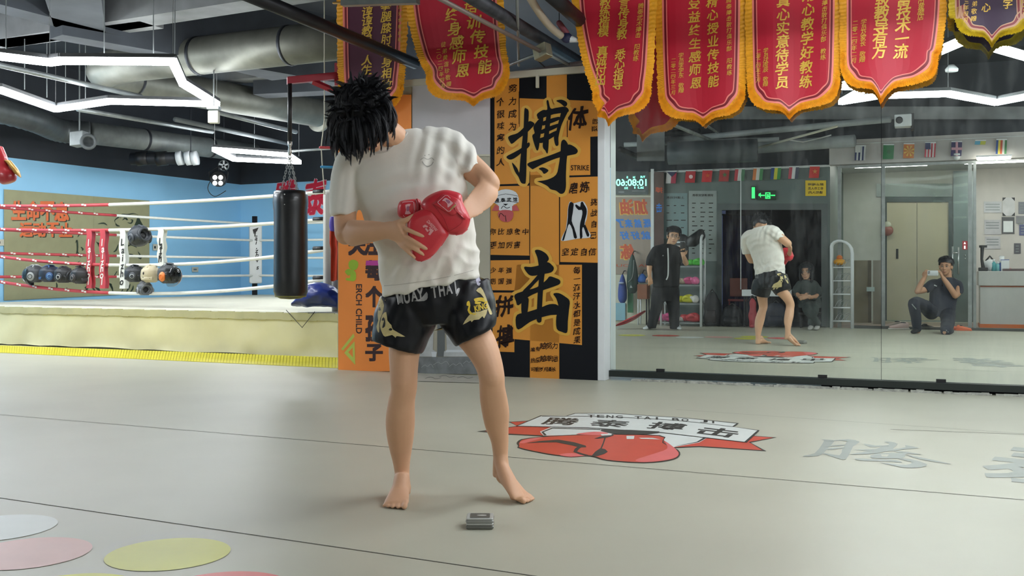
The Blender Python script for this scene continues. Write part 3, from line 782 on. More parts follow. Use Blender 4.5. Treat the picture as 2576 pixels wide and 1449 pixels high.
BO = [[(432, 345), (450, 338), (470, 365), (465, 500), (455, 700), (450, 850), (445, 1000), (430, 1022), (400, 1010), (378, 960), (345, 910), (318, 828), (365, 880), (385, 920), (395, 800), (410, 650), (425, 500)],
      [(283, 600), (310, 580), (370, 560), (430, 505), (470, 455), (505, 458), (524, 480), (500, 512), (450, 560), (380, 610), (320, 658), (300, 640)],
      [(268, 775), (330, 740), (400, 700), (470, 645), (478, 680), (420, 730), (340, 790), (295, 802)],
      [(722, 266), (770, 256), (812, 275), (822, 300), (800, 320), (760, 290)],
      [(548, 385), (600, 350), (640, 345), (633, 272), (650, 264), (670, 335), (720, 330), (800, 320), (834, 345), (820, 372), (700, 388), (570, 432), (550, 415)],
      [(572, 425), (605, 420), (590, 520), (575, 600), (562, 700), (540, 712), (503, 590), (525, 560), (515, 500)],
      [(780, 342), (832, 348), (800, 420), (765, 500), (742, 600), (742, 668), (715, 672), (700, 600), (718, 560), (740, 470)],
      [(638, 375), (672, 370), (668, 450), (657, 560), (650, 700), (640, 748), (622, 720), (598, 680), (613, 560)],
      [(600, 455), (740, 412), (748, 440), (605, 492)], [(590, 530), (735, 475), (737, 506), (590, 568)], [(558, 610), (600, 598), (730, 535), (728, 572), (610, 645), (558, 645)],
      [(458, 840), (560, 800), (700, 750), (790, 710), (830, 665), (880, 680), (917, 715), (905, 748), (850, 762), (720, 792), (600, 842), (520, 884), (500, 887)],
      [(768, 640), (800, 622), (832, 680), (817, 800), (810, 950), (810, 1050), (795, 1102), (760, 1114), (720, 1085), (670, 1072), (640, 1042), (580, 1012), (550, 1000), (640, 985), (720, 940), (745, 850), (760, 740)],
      [(562, 885), (600, 873), (648, 895), (642, 915), (610, 932), (590, 905)]]
JI = [[(502, 243), (545, 238), (600, 270), (624, 315), (602, 352), (590, 420), (580, 500), (572, 600), (566, 700), (562, 800), (556, 862), (518, 850), (523, 700), (528, 600), (538, 480), (536, 380), (523, 300)],
      [(408, 385), (470, 385), (540, 370), (610, 343), (652, 370), (667, 400), (642, 432), (560, 448), (480, 462), (438, 440)],
      [(328, 625), (420, 590), (520, 560), (600, 500), (630, 467), (680, 480), (719, 500), (717, 532), (660, 557), (560, 592), (450, 642), (360, 718), (338, 680)],
      [(542, 440), (470, 520), (392, 600), (432, 602), (500, 532), (547, 480)],
      [(392, 662), (442, 652), (447, 700), (432, 792), (388, 792)],
      [(348, 800), (430, 778), (540, 743), (630, 708), (702, 718), (712, 792), (640, 802), (560, 822), (460, 862), (360, 928), (336, 870)],
      [(662, 618), (710, 612), (762, 640), (804, 680), (798, 760), (788, 860), (782, 953), (735, 948), (692, 920), (688, 820), (708, 740), (688, 660)]]
for nm, pl in (('big_character', [z1(l) for l in BO]), ('big_character', [z2(l) for l in JI])):
    b = MB()
    e_ = 0
    for l in pl:
        e_ += 1; b.poly(fr, [l], .0058+e_*3e-5)
        for p, q_ in zip(l, l[1:]+l[:1]):
            e_ += 1; dx, dy = q_[0]-p[0], q_[1]-p[1]; L_ = sqrt(dx*dx+dy*dy) or 1; nx, ny = -dy/L_*8.5, dx/L_*8.5
            b.poly(fr, [[(p[0]+nx, p[1]+ny), (q_[0]+nx, q_[1]+ny), (q_[0]-nx, q_[1]-ny), (p[0]-nx, p[1]-ny)]], .0058+e_*8e-6)
            b.add([fr(p[0]+8.5*cos(k*pi/5), p[1]-8.5*sin(k*pi/5), .0059+e_*8e-6) for k in range(10)], [tuple(range(10))])
    b.flatbuild('gold_halo', m_phalo, po)
    b = MB()
    for i_, l in enumerate(pl): b.poly(fr, [l], .0095+i_*5e-5, 3)
    b.flatbuild(nm, m_pdark, po)
BRUSH[0] = .11
b = MB(); T = .0075; BD = .013
b.column(fr, '个很哇塞的人', 1259, 257, 1259, 408, 21, T, BD, .1)
b.column(fr, '努力成为', 1290, 223, 1289, 318, 21, T, BD, .1)
b.text(fr, '体', 1455, 297, 50, 56, T, .03, .15)
b.column(fr, '验证', 1497, 306, 1495, 324, 15, T, BD, 0, -pi/2)
BRUSH[0] = 0.; b.text(fr, 'STRIKE', 1459, 422, 46, 13, T, .012); BRUSH[0] = .11
b.text(fr, '磨', 1443, 473, 22, 28, T, .02, .1); b.text(fr, '炼', 1471, 470, 26, 27, T, .02, .1)
b.column(fr, '挑战自己', 1494, 508, 1493, 592, 18, T, .015, .1)
b.column(fr, '坚定自信', 1422, 634, 1491, 634, 20, T, BD, .15)
b.column(fr, '你比想象中', 1240, 583, 1322, 583, 17, T, BD, .1)
b.column(fr, '更加厉害', 1241, 617, 1301, 616, 18, T, BD, .1)
b.column(fr, '少年强', 1240, 680, 1280, 680, 15, T, .015, .1); b.column(fr, '则国强', 1240, 708, 1280, 708, 15, T, .015, .1)
b.text(fr, '拼', 1268, 769, 44, 52, T, .03, .1); b.text(fr, '搏', 1270, 847, 44, 58, T, .03, .1)
b.column(fr, '每一滴汗水都是成果', 1451, 680, 1451, 855, 19, T, BD, .1)
b.column(fr, '唯有', 1341, 880, 1353, 878, 12, T, .015); b.column(fr, '越努力', 1366, 870, 1396, 870, 17, T, BD)
b.column(fr, '热爱', 1341, 907, 1353, 906, 13, T, .015); b.column(fr, '越幸运', 1366, 902, 1396, 902, 17, T, BD)
b.column(fr, '可能岁月漫长', 1341, 929, 1393, 929, 12, T, .015)
b.flatbuild('lettering', m_pink, po); BRUSH[0] = 0.
# sparring silhouettes
b = MB(); b.poly(fr, [z1([(835, 1210), (850, 1183), (880, 1200), (960, 1182), (990, 1210), (1008, 1260), (1000, 1340), (985, 1400)])+z2([(985, 100), (975, 130), (870, 140), (755, 160), (730, 145), (760, 80)])+z1([(808, 1440), (822, 1330), (826, 1260)])], T, 3)
b.flatbuild('silhouette_backing', m_pwht, po)
FGL = [z1([(838, 1215), (852, 1188), (880, 1202), (878, 1240), (872, 1290), (862, 1360), (885, 1420)])+z2([(848, 60), (868, 130), (842, 132), (828, 60), (800, 10), (780, 60), (755, 150), (740, 150), (762, 80)])+z1([(815, 1430), (828, 1330), (830, 1260)]),
       z1([(945, 1195), (962, 1186), (975, 1210), (998, 1250), (998, 1300), (985, 1350), (978, 1400)])+z2([(940, 20), (975, 105), (955, 120), (925, 40), (912, 60), (915, 125), (895, 138), (892, 60), (895, 10)])+z1([(945, 1360), (960, 1300), (955, 1260), (925, 1262), (895, 1225), (905, 1210), (940, 1235)])]
b = MB()
for l in FGL: b.poly(fr, [l], T+.002, 2)
b.flatbuild('fighter_silhouette', m_pdark, po)
# little round emblem
b = MB(); b.poly(fr, [z1([(160, 1130), (190, 1090), (260, 1072), (330, 1085), (370, 1120), (380, 1190), (330, 1215), (325, 1265), (265, 1275), (200, 1262), (190, 1215), (155, 1195)])], T, 2); b.flatbuild('emblem_white', m_pwht, po)
b = MB(); b.poly(fr, [z1([(135, 1268), (165, 1215), (200, 1225), (200, 1270)])], T+.001); b.poly(fr, [z1([(385, 1268), (360, 1215), (320, 1225), (320, 1270)])], T+.001)
b.poly(fr, [z1([(190, 1290), (230, 1262), (320, 1270), (330, 1320), (300, 1365), (240, 1368), (205, 1340)])], T+.0015, 3); b.flatbuild('emblem_red', mat('emblem_red', 'b8484c', rough=.4), po)
b = MB(); b.column(fr, '腾泰武馆', 1250, 504, 1296, 502, 11, T+.002, .03); b.line(fr, z1([(160, 1200), (260, 1180), (375, 1195)]), 1, T+.002); b.line(fr, z1([(165, 1140), (260, 1115), (370, 1135)]), 1, T+.002)
b.poly(fr, [z1([(235, 1205), (285, 1205), (260, 1222)])], T+.002)
b.line(fr, z1([(200, 1330), (215, 1290), (250, 1320)]), 1.6, T+.002); b.line(fr, z1([(258, 1310), (265, 1365)]), 1.6, T+.002); b.line(fr, z1([(220, 1250), (240, 1225), (270, 1245), (300, 1235)]), 1.6, T+.002)
b.flatbuild('emblem_lettering', m_pdark, po)

# ------------------------------------------------------------------ orange banner of the children's class
ob = thing('wall_banner', 'orange wall banner with dark characters and green icons behind the tall person', 'banner', PL(915, 800, MN*PD, MN))
b = MB(); b.slab(fr, 851, 238, 1035, 934, .004, .02)
b.build('banner_sheet', mat('banner_orange', 'f7964a', rough=.5, spec=.25, var=.05, scale=3), ob)
m_bdk = mat('banner_dark', '34161c', rough=.5, var=.05); m_grn = mat('banner_green', '9ec22e', rough=.45, var=.05); m_brim = mat('banner_lime', 'c3cf5a', rough=.45, var=.03)
b = MB(); T2 = .022
b.text(fr, '关', 898, 612, 42, 58, T2, .05); b.text(fr, '注', 937, 612, 42, 58, T2, .05)
for ch, y, h_ in (('每', 680, 48), ('个', 746, 50), ('孩', 824, 66), ('子', 887, 40)): b.text(fr, ch, 941, y, 41, h_, T2, .06)
b.text(fr, 'ERCH CHILD', 903, 777, 124, 15, T2, .02, 0, -pi/2)
b.flatbuild('lettering', m_bdk, ob)
z6 = lambda l: [(850+x/3.45, 560+y/3.45) for x, y in l]
b = MB(); b.poly(fr, [z6([(245, 330), (370, 328), (370, 372), (240, 372)])], T2+.002); b.flatbuild('magenta_bar', mat('banner_magenta', 'c03a9c', rough=.45, var=.03), ob)
b = MB()
for l in ([(135, 322), (172, 340), (175, 380), (150, 412), (110, 405), (92, 370), (100, 335)], [(108, 410), (150, 425), (158, 480), (140, 508), (100, 505), (70, 498), (75, 480), (105, 478)], [(62, 420), (100, 400), (112, 430), (95, 460), (72, 445)]):
    b.poly(fr, [z6(l)], T2+.001, 3)
b.flatbuild('reading_child_icon', m_grn, ob)
b = MB(); b.poly(fr, [z6([(135, 962), (145, 990), (45, 1110), (28, 1098)])], T2); b.poly(fr, [z6([(145, 1030), (150, 1235), (55, 1130)]), z6([(128, 1085), (90, 1125), (130, 1170)])], T2); b.flatbuild('triangle_icon', m_brim, ob)

# ------------------------------------------------------------------ photo backdrop rolling out onto the mat
bd = thing('backdrop_scroll', 'grey printed backdrop hanging on the wall, its foot lying on the mat', 'backdrop', PL(1130, 900, MN*PD, MN))
b = MB(); b.slab(fr, 1037, 392, 1233, 941, .003, .008); b.build('sheet', mat('backdrop_beige', 'aaa695', rough=.6, var=.08, scale=1.5), bd)
b = MB(); b.slab(fr, 1037, 198, 1233, 391, .003, .014); b.build('white_board', mat('board_white', 'bdbabd', rough=.5, var=.04), bd)
b = MB(); b.slab(fr, 1037, 388, 1233, 393, .014, .017); b.build('board_edge', m_offw, bd)
b = MB(); b.add([fr(1037, 898, .010), fr(1233, 898, .010), fr(1233, 942, .010), fr(1037, 939, .010)], [(3, 2, 1, 0)])
b.flatbuild('printed_stone', mat('print_stone', '75797a', rough=.6, var=.3, scale=12), bd)
c1 = FL(1045, 941, .004); c2 = FL(1207, 946, .004); c3 = FL(1205, 963, .004); c4 = FL(1053, 959, .004)
b = MB(); b.add([c4, c3, c2, c1], [(0, 1, 2, 3)]); b.flatbuild('paper_foot', mat('paper_foot', 'a8a79c', rough=.6, var=.15, scale=8), bd)
b = MB()
for x0, x1, y0, m0 in ((1050, 1092, 800, 'a2a4a4'), (1121, 1172, 795, 'bfc3c4')):
    b.poly(fr, [[(x0, y0), (x1, y0), (x1-3, 880), (x1+4, 884), (x1+5, 897), (x0-5, 897), (x0-4, 884), (x0+3, 880)]], .012)
b.flatbuild('printed_column', mat('print_column', 'b4b8b8', rough=.6, var=.2, scale=10), bd)
b = MB(); b.poly(fr, [[(1085, 885), (1099, 885), (1097, 898), (1087, 898)]], .013); b.poly(fr, [[(1124, 880), (1169, 880), (1173, 886), (1120, 886)]], .013); b.flatbuild('printed_cup', m_pwht, bd)
b = MB(); b.poly(fr, [[(1100, 800), (1119, 800), (1119, 897), (1100, 897)]], .0115); b.flatbuild('printed_shade', mat('print_shade', '5f6464', rough=.6, var=.1), bd)
b = MB()
fl_ = floorframe(.005)
random.seed(3)
for x0, y0, s_ in ((1060, 925, 30), (1090, 918, 40), (1130, 922, 34), (1165, 915, 30)):
    b.line(fr, [(x0, y0), (x0+s_*.3, y0-7), (x0+s_*.5, y0-3), (x0+s_*.8, y0-9), (x0+s_, y0)], 1.1, .013)
b.flatbuild('ink_mountain', mat('ink_pale', '9fa3a2', rough=.6, var=0), bd)
b = MB()
for x0, y0 in ((1070, 952), (1105, 948), (1150, 951)): b.line(fl_, [(x0, y0), (x0+14, y0-4), (x0+26, y0+1), (x0+40, y0-2)], .9)
b.flatbuild('ink_line', mat('ink_dark', '4a4a46', rough=.6, var=0), bd)

# ------------------------------------------------------------------ silk award pennants
m_silk = mat('silk_red', 'b80f2c', rough=.55, var=.06, scale=3, sheen=.1)
m_silkd = mat('silk_maroon', '4e1430', rough=.55, var=.08, scale=3, sheen=.08)
m_silkp = mat('silk_purple', '2c1032', rough=.55, var=.08, scale=3, sheen=.08)
m_fringe = mat('fringe_gold', 'eda51e', rough=.55, var=.12, scale=40)
m_fringe2 = mat('fringe_yellow', 'c3a81f', rough=.55, var=.2, scale=40)
m_trim = mat('trim_salmon', 'ee8377', rough=.5, var=.03); m_trimd = mat('trim_dark', '7c1320', rough=.5, var=.03); m_gold = mat('gold_letter', 'dcb243', rough=.42, metal=.15, var=.08, scale=40)
def pennant(label, dist, LR, yb, tip, texts, cloth=m_silk, fringe=m_fringe, fw=22, ytop=-210, seed=0, wav=.012, n=None, tan=m_trim):
    """L, R: ((x at the top of the photo), (x at the bottom corner)); yb: height of the corners; tip: (x, y) of the point of the fringe"""
    n = n or MN; P0 = MN*dist; L, R = LR
    def fr(x, y, w):
        base = PL(x, y, P0, n)
        return base-n*(w+wav*sin(x*.045+seed)*min(1, max(0, (y+120)/250)))
    t = thing('award_pennant', label, 'pennant', PL(tip[0], 0, P0, n), 'silk award pennants hanging in a row')
    def edge(inset, k=10):
        """outline from the upper left round the bottom to the upper right"""
        (l0, l1), (r0, r1) = L, R; i = inset; dy = tip[1]-yb
        xl = lambda y: l0+(l1-l0)*max(y, 0)/yb+i
        xr = lambda y: r0+(r1-r0)*max(y, 0)/yb-i
        w_ = r1-l1
        yl, yr = yb-i*1.0, yb-i*1.0
        pts = [(xl(ytop), ytop), (xl(0), 0), (xl(yb*.5), yb*.5), (xl(yb), yb-70-i*.4), (xl(yb)+3, yb-42-i*.6), (xl(yb)+15, yl-17), (l1+(tip[0]-l1)*.36+i*.5, yl-3), (l1+(tip[0]-l1)*.62+i*.1, yl+1), (l1+(tip[0]-l1)*.79, yl+dy*.12), (l1+(tip[0]-l1)*.92, yl+dy*.55), (tip[0], tip[1]-i*1.15),
               (r1-(r1-tip[0])*.92, yr+dy*.55), (r1-(r1-tip[0])*.79, yr+dy*.12-2), (r1-(r1-tip[0])*.62-i*.1, yr+1-6), (r1-(r1-tip[0])*.36-i*.5, yr-3-8), (xr(yb)-15, yr-17-10), (xr(yb)-3, yb-42-10-i*.6), (xr(yb), yb-80-i*.4), (xr(yb*.5), yb*.5), (xr(0), 0), (xr(ytop), ytop)]
        return catmull(pts, k)
    A, B_ = edge(0), edge(fw)
    n_ = len(A)
    # cloth: strip from side to side so that it hangs in soft folds
    h = n_//2; C_ = edge(fw-3)
    b = MB(); rows = []
    for i in range(h+1):
        a, c = C_[i], C_[n_-1-i]; rows.append([fr(a[0]+(c[0]-a[0])*k/12, a[1]+(c[1]-a[1])*k/12, 0) for k in range(13)])
    vs = [p for r in rows for p in r]
    b.add(vs, [(i*13+k, (i+1)*13+k, (i+1)*13+k+1, i*13+k+1) for i in range(h) for k in range(12)])
    b.add([p+n*.004 for p in vs], [(i*13+k, i*13+k+1, (i+1)*13+k+1, (i+1)*13+k) for i in range(h) for k in range(12)])
    b.flatbuild('silk_cloth', cloth, t)
    def ribbon(i0, i1, w, m, nm):
        p, q = edge(i0), edge(i1); b = MB()
        b.add([fr(x, y, w) for x, y in p]+[fr(x, y, w) for x, y in q], [(k, n_+k, n_+k+1, k+1) for k in range(n_-1)])
        b.flatbuild(nm, m, t)
    ribbon(fw-4, fw+.5, .005, tan, 'edge_braid'); ribbon(fw+.5, fw+6, .0045, m_trimd, 'dark_border'); ribbon(fw+6, fw+8.5, .005, tan, 'inner_line')
    # fringe: separate threads, alternately forward and back
    fine = 3; O, I = edge(0, 10*fine), edge(fw-2, 10*fine); vs = []; fs = []
    rnd = random.Random(seed)
    for k in range(len(O)):
        jag = rnd.uniform(-2.2, 2.0); o, i = V(O[k]), V(I[k]); d = (o-i); L_ = d.length or 1
        o2 = o+d/L_*jag; dep = .006 if k % 2 else .001
        vs += [fr(i[0], i[1], .003), fr((i[0]+o2[0])/2, (i[1]+o2[1])/2, dep), fr(o2[0], o2[1], dep*.6)]
    for k in range(len(O)-1):
        fs += [(3*k, 3*k+1, 3*k+4, 3*k+3), (3*k+1, 3*k+2, 3*k+5, 3*k+4)]
    b = MB(); b.add(vs, fs); b.flatbuild('gold_fringe', fringe, t)
    b = MB(); BRUSH[0] = .07
    for (s_, x0, y0, x1, y1, sz) in texts: b.column(fr, s_, x0, y0, x1, y1, sz, .006, .020 if sz > 20 else .008, .12)
    BRUSH[0] = 0.
    b.flatbuild('lettering', m_gold, t)
    # hanging rod and cord above
    b = MB(); b.tube([fr(L[0]-6, ytop, .008), fr(R[0]+6, ytop, .008)], .012, 10, round_=True); b.build('hanging_rod', mat('rod_gold', '9a7434', rough=.4, metal=.4), t, True)
    mid = fr((L[0]+R[0])/2, ytop-60, .008)
    b = MB(); b.tube([fr(L[0], ytop, .008), mid, fr(R[0], ytop, .008)], .004, 6); b.tube([mid, UP(mid)], .004, 6); b.build('cord', m_fringe, t)
    return t
D4 = MD-.06
pennant('red silk pennant with a dark shaded band, third along the mirror top from the pillar', D4, ((1648, 1655), (1880, 1876)), 300, (1768, 318),
        [('受益终生感师恩', 1746, 10, 1749, 209, 30), ('精心授业传技能', 1792, 5, 1795, 205, 30), ('腾泰搏击散打俱乐部 阳教练', 1834, 2, 1836, 184, 14), ('学员李学东 敬赠', 1714, 140, 1714, 228, 14), ('二零二四年三月', 1695, 153, 1694, 234, 13)], seed=1)
pennant('red silk pennant praising sincere teaching, hanging over the reflected flags', D4-.025, ((1874, 1878), (2118, 2114)), 277, (1985, 300),
        [('真心实意待学员', 1971, 3, 1967, 208, 34), ('用心教学好教练', 2034, -12, 2027, 205, 34), ('搏击散打俱乐部 教练', 2075, 8, 2071, 145, 15), ('学员戌雨辰 敬赠', 1927, 128, 1926, 212, 14), ('二零二四年三月', 1908, 130, 1907, 202, 13)], seed=2)
pennant('bright red silk pennant with a wide gold fringe and the lowest point over mirror seam', D4-.05, ((2112, 2112), (2382, 2362)), 222, (2216, 262),
        [('致教导有方', 2220, 6, 2212, 131, 38), ('富技术一流', 2276, 0, 2266, 130, 38), ('市黄磨店', 2318, 3, 2316, 44, 18), ('学员及家长 敬赠', 2173, 56, 2169, 150, 16), ('二零二四年二月', 2151, 58, 2147, 152, 15)], seed=3)
pennant('dark purple pennant with yellow fringe, cut by the photo edge', MD-.22, ((2386, 2398), (2585, 2600)), 92, (2495, 120),
        [('恒心', 2487, -25, 2480, 20, 24), ('武字', 2545, -35, 2535, 10, 26), ('徒弟敬赠', 2452, -8, 2449, 48, 15), ('三年四月', 2431, 5, 2429, 50, 13)], cloth=m_silkp, fringe=m_fringe2, fw=20, seed=4, ytop=-330, tan=mat('trim_tan', 'b98a6a', rough=.5))
pennant('red silk pennant overlapping the white pillar edge with its fringe', 7.98, ((1440, 1488), (1652, 1640)), 296, (1530, 318),
        [('教练楷模 真诚付出', 1523, 6, 1510, 202, 28), ('以言传身教 悉心指导', 1574, -15, 1554, 213, 28), ('腾泰武术搏击 阳教练', 1613, 16, 1601, 148, 15)], seed=5)
pennant('red silk pennant with gratitude lettering above the white board', 8.05, ((1022, 1068), (1268, 1284)), 252, (1192, 268),
        [('终身感师恩', 1137, 38, 1164, 179, 36), ('培训传技能', 1185, 18, 1219, 168, 36), ('徒弟黄温珍敬赠', 1116, 112, 1130, 212, 14), ('二〇二四年四月', 1102, 128, 1114, 216, 13)], seed=6)
pennant('dark maroon pennant partly behind the pipe and the black hair', PD-.12, ((847, 852), (1028, 1018)), 285, (935, 296),
        [('拳腿膝肘护身相敌', 972, 14, 974, 214, 28), ('谆谆教导 人生', 925, 30, 922, 176, 28), ('陈师傅教练敬', 1010, 18, 1008, 100, 12)], cloth=m_silkd, fw=20, seed=7, ytop=8, wav=.006)
b = MB(); a, c = Zp(862, 8, 2.92), Zp(1052, 2, 2.92); b.obox((a+c)/2, (c-a)/2, MN*.03, ZUP*.022)
tag(b.build('hanging_rail', m_lsteel), 'pale metal rail carrying the dark maroon pennant', 'rail')
# ------------------------------------------------------------------ boxing ring
R0 = V((-1.98, 11.38, 0)); S = 5.9; DK = .49
NR, NL, FLc, FRc = R0, R0-RU*S, R0-RU*S+RV*S, R0+RV*S
m_canvas = mat('ring_canvas', 'cdcbb8', rough=.7, var=.1, scale=1.2)
m_skirt = mat('ring_skirt', 'd9d2a8', rough=.65, var=.12, scale=1.6)
m_hem = mat('ring_hem', 'dad8c8', rough=.6, var=.06)
m_yel = mat('rubber_yellow', 'cfc51e', rough=.5, var=.1, scale=6)
ring = thing('boxing_ring', 'raised boxing ring with cream skirt and red and white ropes', 'boxing ring', (NR+FLc)/2)
ex = .42
o0 = R0+RU*ex-RV*ex; 
b = MB(); cc = (NR+FLc)/2
b.obox(cc+ZUP*(DK-.02), RU*(S/2+ex), RV*(S/2+ex), ZUP*.02); b.obox(cc+ZUP*(DK/2-.02), RU*(S/2+ex-.03), RV*(S/2+ex-.03), ZUP*(DK/2-.02))
b.build('platform', m_canvas, ring, bevel=.01)
# skirt with soft folds along the near side
b = MB(); nx = 150; rows = []
hw = S/2+ex
for j in range(11):
    t_ = j/10; row = []
    for i in range(nx+1):
        u = -hw+2*hw*i/nx
        a = noise.noise(V((u*2.1, t_*1.6, 3)))*.035*t_+noise.noise(V((u*6, t_*2.5, 8)))*.012*t_
        sag = .035*abs(noise.noise(V((u*1.3, 1.7, 0)))) if j == 10 else 0
        row.append(cc-RV*(hw+.012+a+.03*t_)+RU*u+ZUP*(DK*(1-t_)-.01+.012*(1-t_)*0+(.02+sag if j == 10 else 0)))
    rows.append(row)
vs = [p for r in rows for p in r]
b.add(vs, [(j*(nx+1)+i, (j+1)*(nx+1)+i, (j+1)*(nx+1)+i+1, j*(nx+1)+i+1) for j in range(10) for i in range(nx)])
b.build('skirt', m_skirt, ring, True)
b = MB()
for i in range(60):
    u0, u1 = -hw+2*hw*i/60, -hw+2*hw*(i+1)/60
    d0 = .018+.006*noise.noise(V((u0*3, 0, 0)))
    b.obox(cc-RV*(hw+.02)+RU*(u0+u1)/2+ZUP*(DK-.045+.004*sin(i*2.1)), RU*(u1-u0)/2, RV*.012, ZUP*.04)
b.build('skirt_band', mat('skirt_band', 'b9b48c', rough=.65, var=.12), ring)
b = MB(); b.tube([FL(0, 0, DK) if False else PL(720, 780, cc-RV*(hw+.04), RV), PL(760, 824, cc-RV*(hw+.055), RV), PL(792, 784, cc-RV*(hw+.04), RV)], .004, 6)
b.build('loop_cord', m_black, ring)
# posts, pads and ropes
m_pad = mat('pad_white', 'd3d4d0', rough=.45, var=.05); m_padg = mat('pad_grey', 'aeaca6', rough=.5, var=.06)
ropez = [DK+.37, DK+.70, DK+1.03, DK+1.34]
m_rr = mat('rope_red', 'b23a41', rough=.5, var=.1, scale=12); m_rw = mat('rope_white', 'd8d8cf', rough=.5, var=.06, scale=12)
corners = [NR, NL, FLc, FRc]
for i, c in enumerate(corners):
    outd = ((c-cc).normalized())
    b = MB(); b.tube([c+outd*.12+ZUP*DK, c+outd*.12+ZUP*(DK+1.49)], .05, 14); b.build('corner_post', mat('post_dark', '2a2d33', rough=.45, metal=.3) if i else m_padg, ring, True)
    side = V((-outd.y, outd.x, 0))
    b = MB(); b.rbox(c-outd*.02+ZUP*(DK+.77), side*.115, ZUP*.55, outd*.06, .25); pd = b.build('corner_pad', m_padg if i == 0 else m_pad, ring, True)
    if i == 2:
        fo = c-outd*.082
        fr = locframe(fo+ZUP*.56, side if side.dot(V((1, 0, 0))) > 0 else -side, ZUP)
        b = MB(); b.poly(fr, [[(-.06, 1.16), (.05, 1.20), (.02, 1.13), (-.02, 1.10), (-.03, 1.06), (-.045, 1.10)]], .006)
        for k, ch in enumerate("Lai.zho's"):
            b.text(fr, ch, .0+.004*k, 1.08-.078*k, 0, .12 if ch.islower() else .13, .006, .02, .2, 0, False, False, False)
        b.flatbuild('pad_lettering', m_ink, ring)
def rope(a, c, z, r, sag, out, nm='rope', rad=.0215, k=20, sagz=.03, red_first=True):
    N = 40; pts = []
    for i in range(N+1):
        t = i/N; pts.append(V(a).lerp(V(c), t)+ZUP*(z-sagz*4*t*(1-t))+out*(sag*4*t*(1-t)))
    b = MB(); b.use(0 if red_first else 1).tube(pts[:k+1], rad, 10); b.use(1 if red_first else 0).tube(pts[k:], rad, 10)
    o = b.build(nm, [m_rr, m_rw], ring, True)
    # white marks on the red half
    b = MB(); n = 0
    rng = range(2, k-1, 2) if red_first else range(k+2, N-1, 2)
    for i in rng:
        d = (pts[i+1]-pts[i-1]).normalized(); s_ = d.cross(ZUP).normalized()
        if s_.dot(EYE-pts[i]) < 0: s_ = -s_
        for j in (0, 1): b.obox(pts[i]+d*(.045*j)+s_*(rad+.0005)*.8+ZUP*(rad*.35-.008*j), d*.018, s_*.004, ZUP*.010)
    b.build('rope_mark', m_rw if red_first else m_gry_mark, o)
    return pts
m_gry_mark = mat('rope_mark_grey', 'b4b6b2', rough=.5)
near, left, far, right = [], [], [], []
for z, dz in zip(ropez, (.20, .18, .07, .06)):
    near.append(rope(NL, NR, z, .02, .0, -RV, sagz=dz, k=17))
    left.append(rope(NL, FLc, z, .02, .0, -RU, sagz=.01, k=17))
    far.append(rope(FLc, FRc, z, .02, .0, RV, sagz=.01, red_first=False))
    right.append(rope(FRc, NR, z, .02, .0, RU, sagz=.01))
# rope spacers with stacked scribbled lettering
def spacer(pts, t, red, z0, z1, word):
    i = int(t*40); p = pts[i].lerp(pts[i+1], t*40-i); d = (pts[min(i+1, 40)]-pts[max(i-1, 0)]); d.z = 0; d.normalize(); s_ = d.cross(ZUP).normalized()
    if s_.dot(EYE-p) < 0: s_ = -s_; 
    q = V((p.x, p.y, 0)); b = MB(); N = 12; vs = []
    for k in range(N+1):
        z = z0+(z1-z0)*k/N; wv = .012*sin(k*1.3)
        for sd in (-1, 1):
            vs.append(q+d*(sd*.045+wv)+s_*.03+ZUP*z)
    b.add(vs, [(2*k, 2*k+1, 2*k+3, 2*k+2) for k in range(N)]); b.add([v-s_*.06 for v in vs], [(2*k, 2*k+2, 2*k+3, 2*k+1) for k in range(N)])
    o = b.build('rope_spacer', m_rr if red else m_rw, ring)
    dd = d if d.x > 0 else -d
    fr = locframe(q+s_*.034, dd, ZUP)
    b = MB()
    for k, ch in enumerate(word): b.text(fr, ch, .01*sin(k), z1-.16-(z1-z0-.25)*k/max(1, len(word)-1), 0, .12, 0, .02, .3, .2, False, False, False)
    b.flatbuild('spacer_lettering', m_rw if red else m_ink, o)
spacer(near[1], .370, True, .72, 1.46, 'laizhol'); spacer(near[1], .4095, True, .72, 1.46, 'laizhol')
spacer(near[1], .4664, False, .72, 1.46, 'Laizho'); spacer(near[1], .572, False, 1.0, 1.46, 'Laizh')
# turnbuckles at the near corner
for z in ropez:
    b = MB(); p = NR+ZUP*z-RU*.28; b.tube([p, p+RU*.14], .026, 10); b.build('rope_sleeve', m_black, ring, True)
# yellow rubber edging in front of the ring
e0, e1 = FL(-60, 872), FL(862, 906); f0, f1 = FL(-60, 885), FL(862, 927)
b = MB(); n = 130
for i in range(n):
    t0, t1 = i/n, (i+.8)/n
    a0, a1, c0, c1 = e0.lerp(e1, t0), e0.lerp(e1, t1), f0.lerp(f1, t0), f0.lerp(f1, t1)
    b.add([c0+ZUP*.004, c1+ZUP*.004, a1+ZUP*.028, a0+ZUP*.028, c0, c1, a1, a0], [(0, 1, 2, 3), (4, 7, 6, 5), (0, 4, 5, 1), (1, 5, 6, 2), (2, 6, 7, 3), (3, 7, 4, 0)])
ye = thing('rubber_edging', 'ribbed yellow rubber edging strip along the foot of the ring', 'edging', (e0+f1)/2)
b.build('rib', m_yel, ye)
b = MB(); b.add([f0+ZUP*.002, f1+ZUP*.002, e1+ZUP*.022, e0+ZUP*.022, f0, f1, e1, e0], [(0, 1, 2, 3), (4, 7, 6, 5), (0, 4, 5, 1), (1, 5, 6, 2), (2, 6, 7, 3), (3, 7, 4, 0)]); b.build('base_strip', mat('rubber_yellow_dark', 'b3a916', rough=.6), ye)

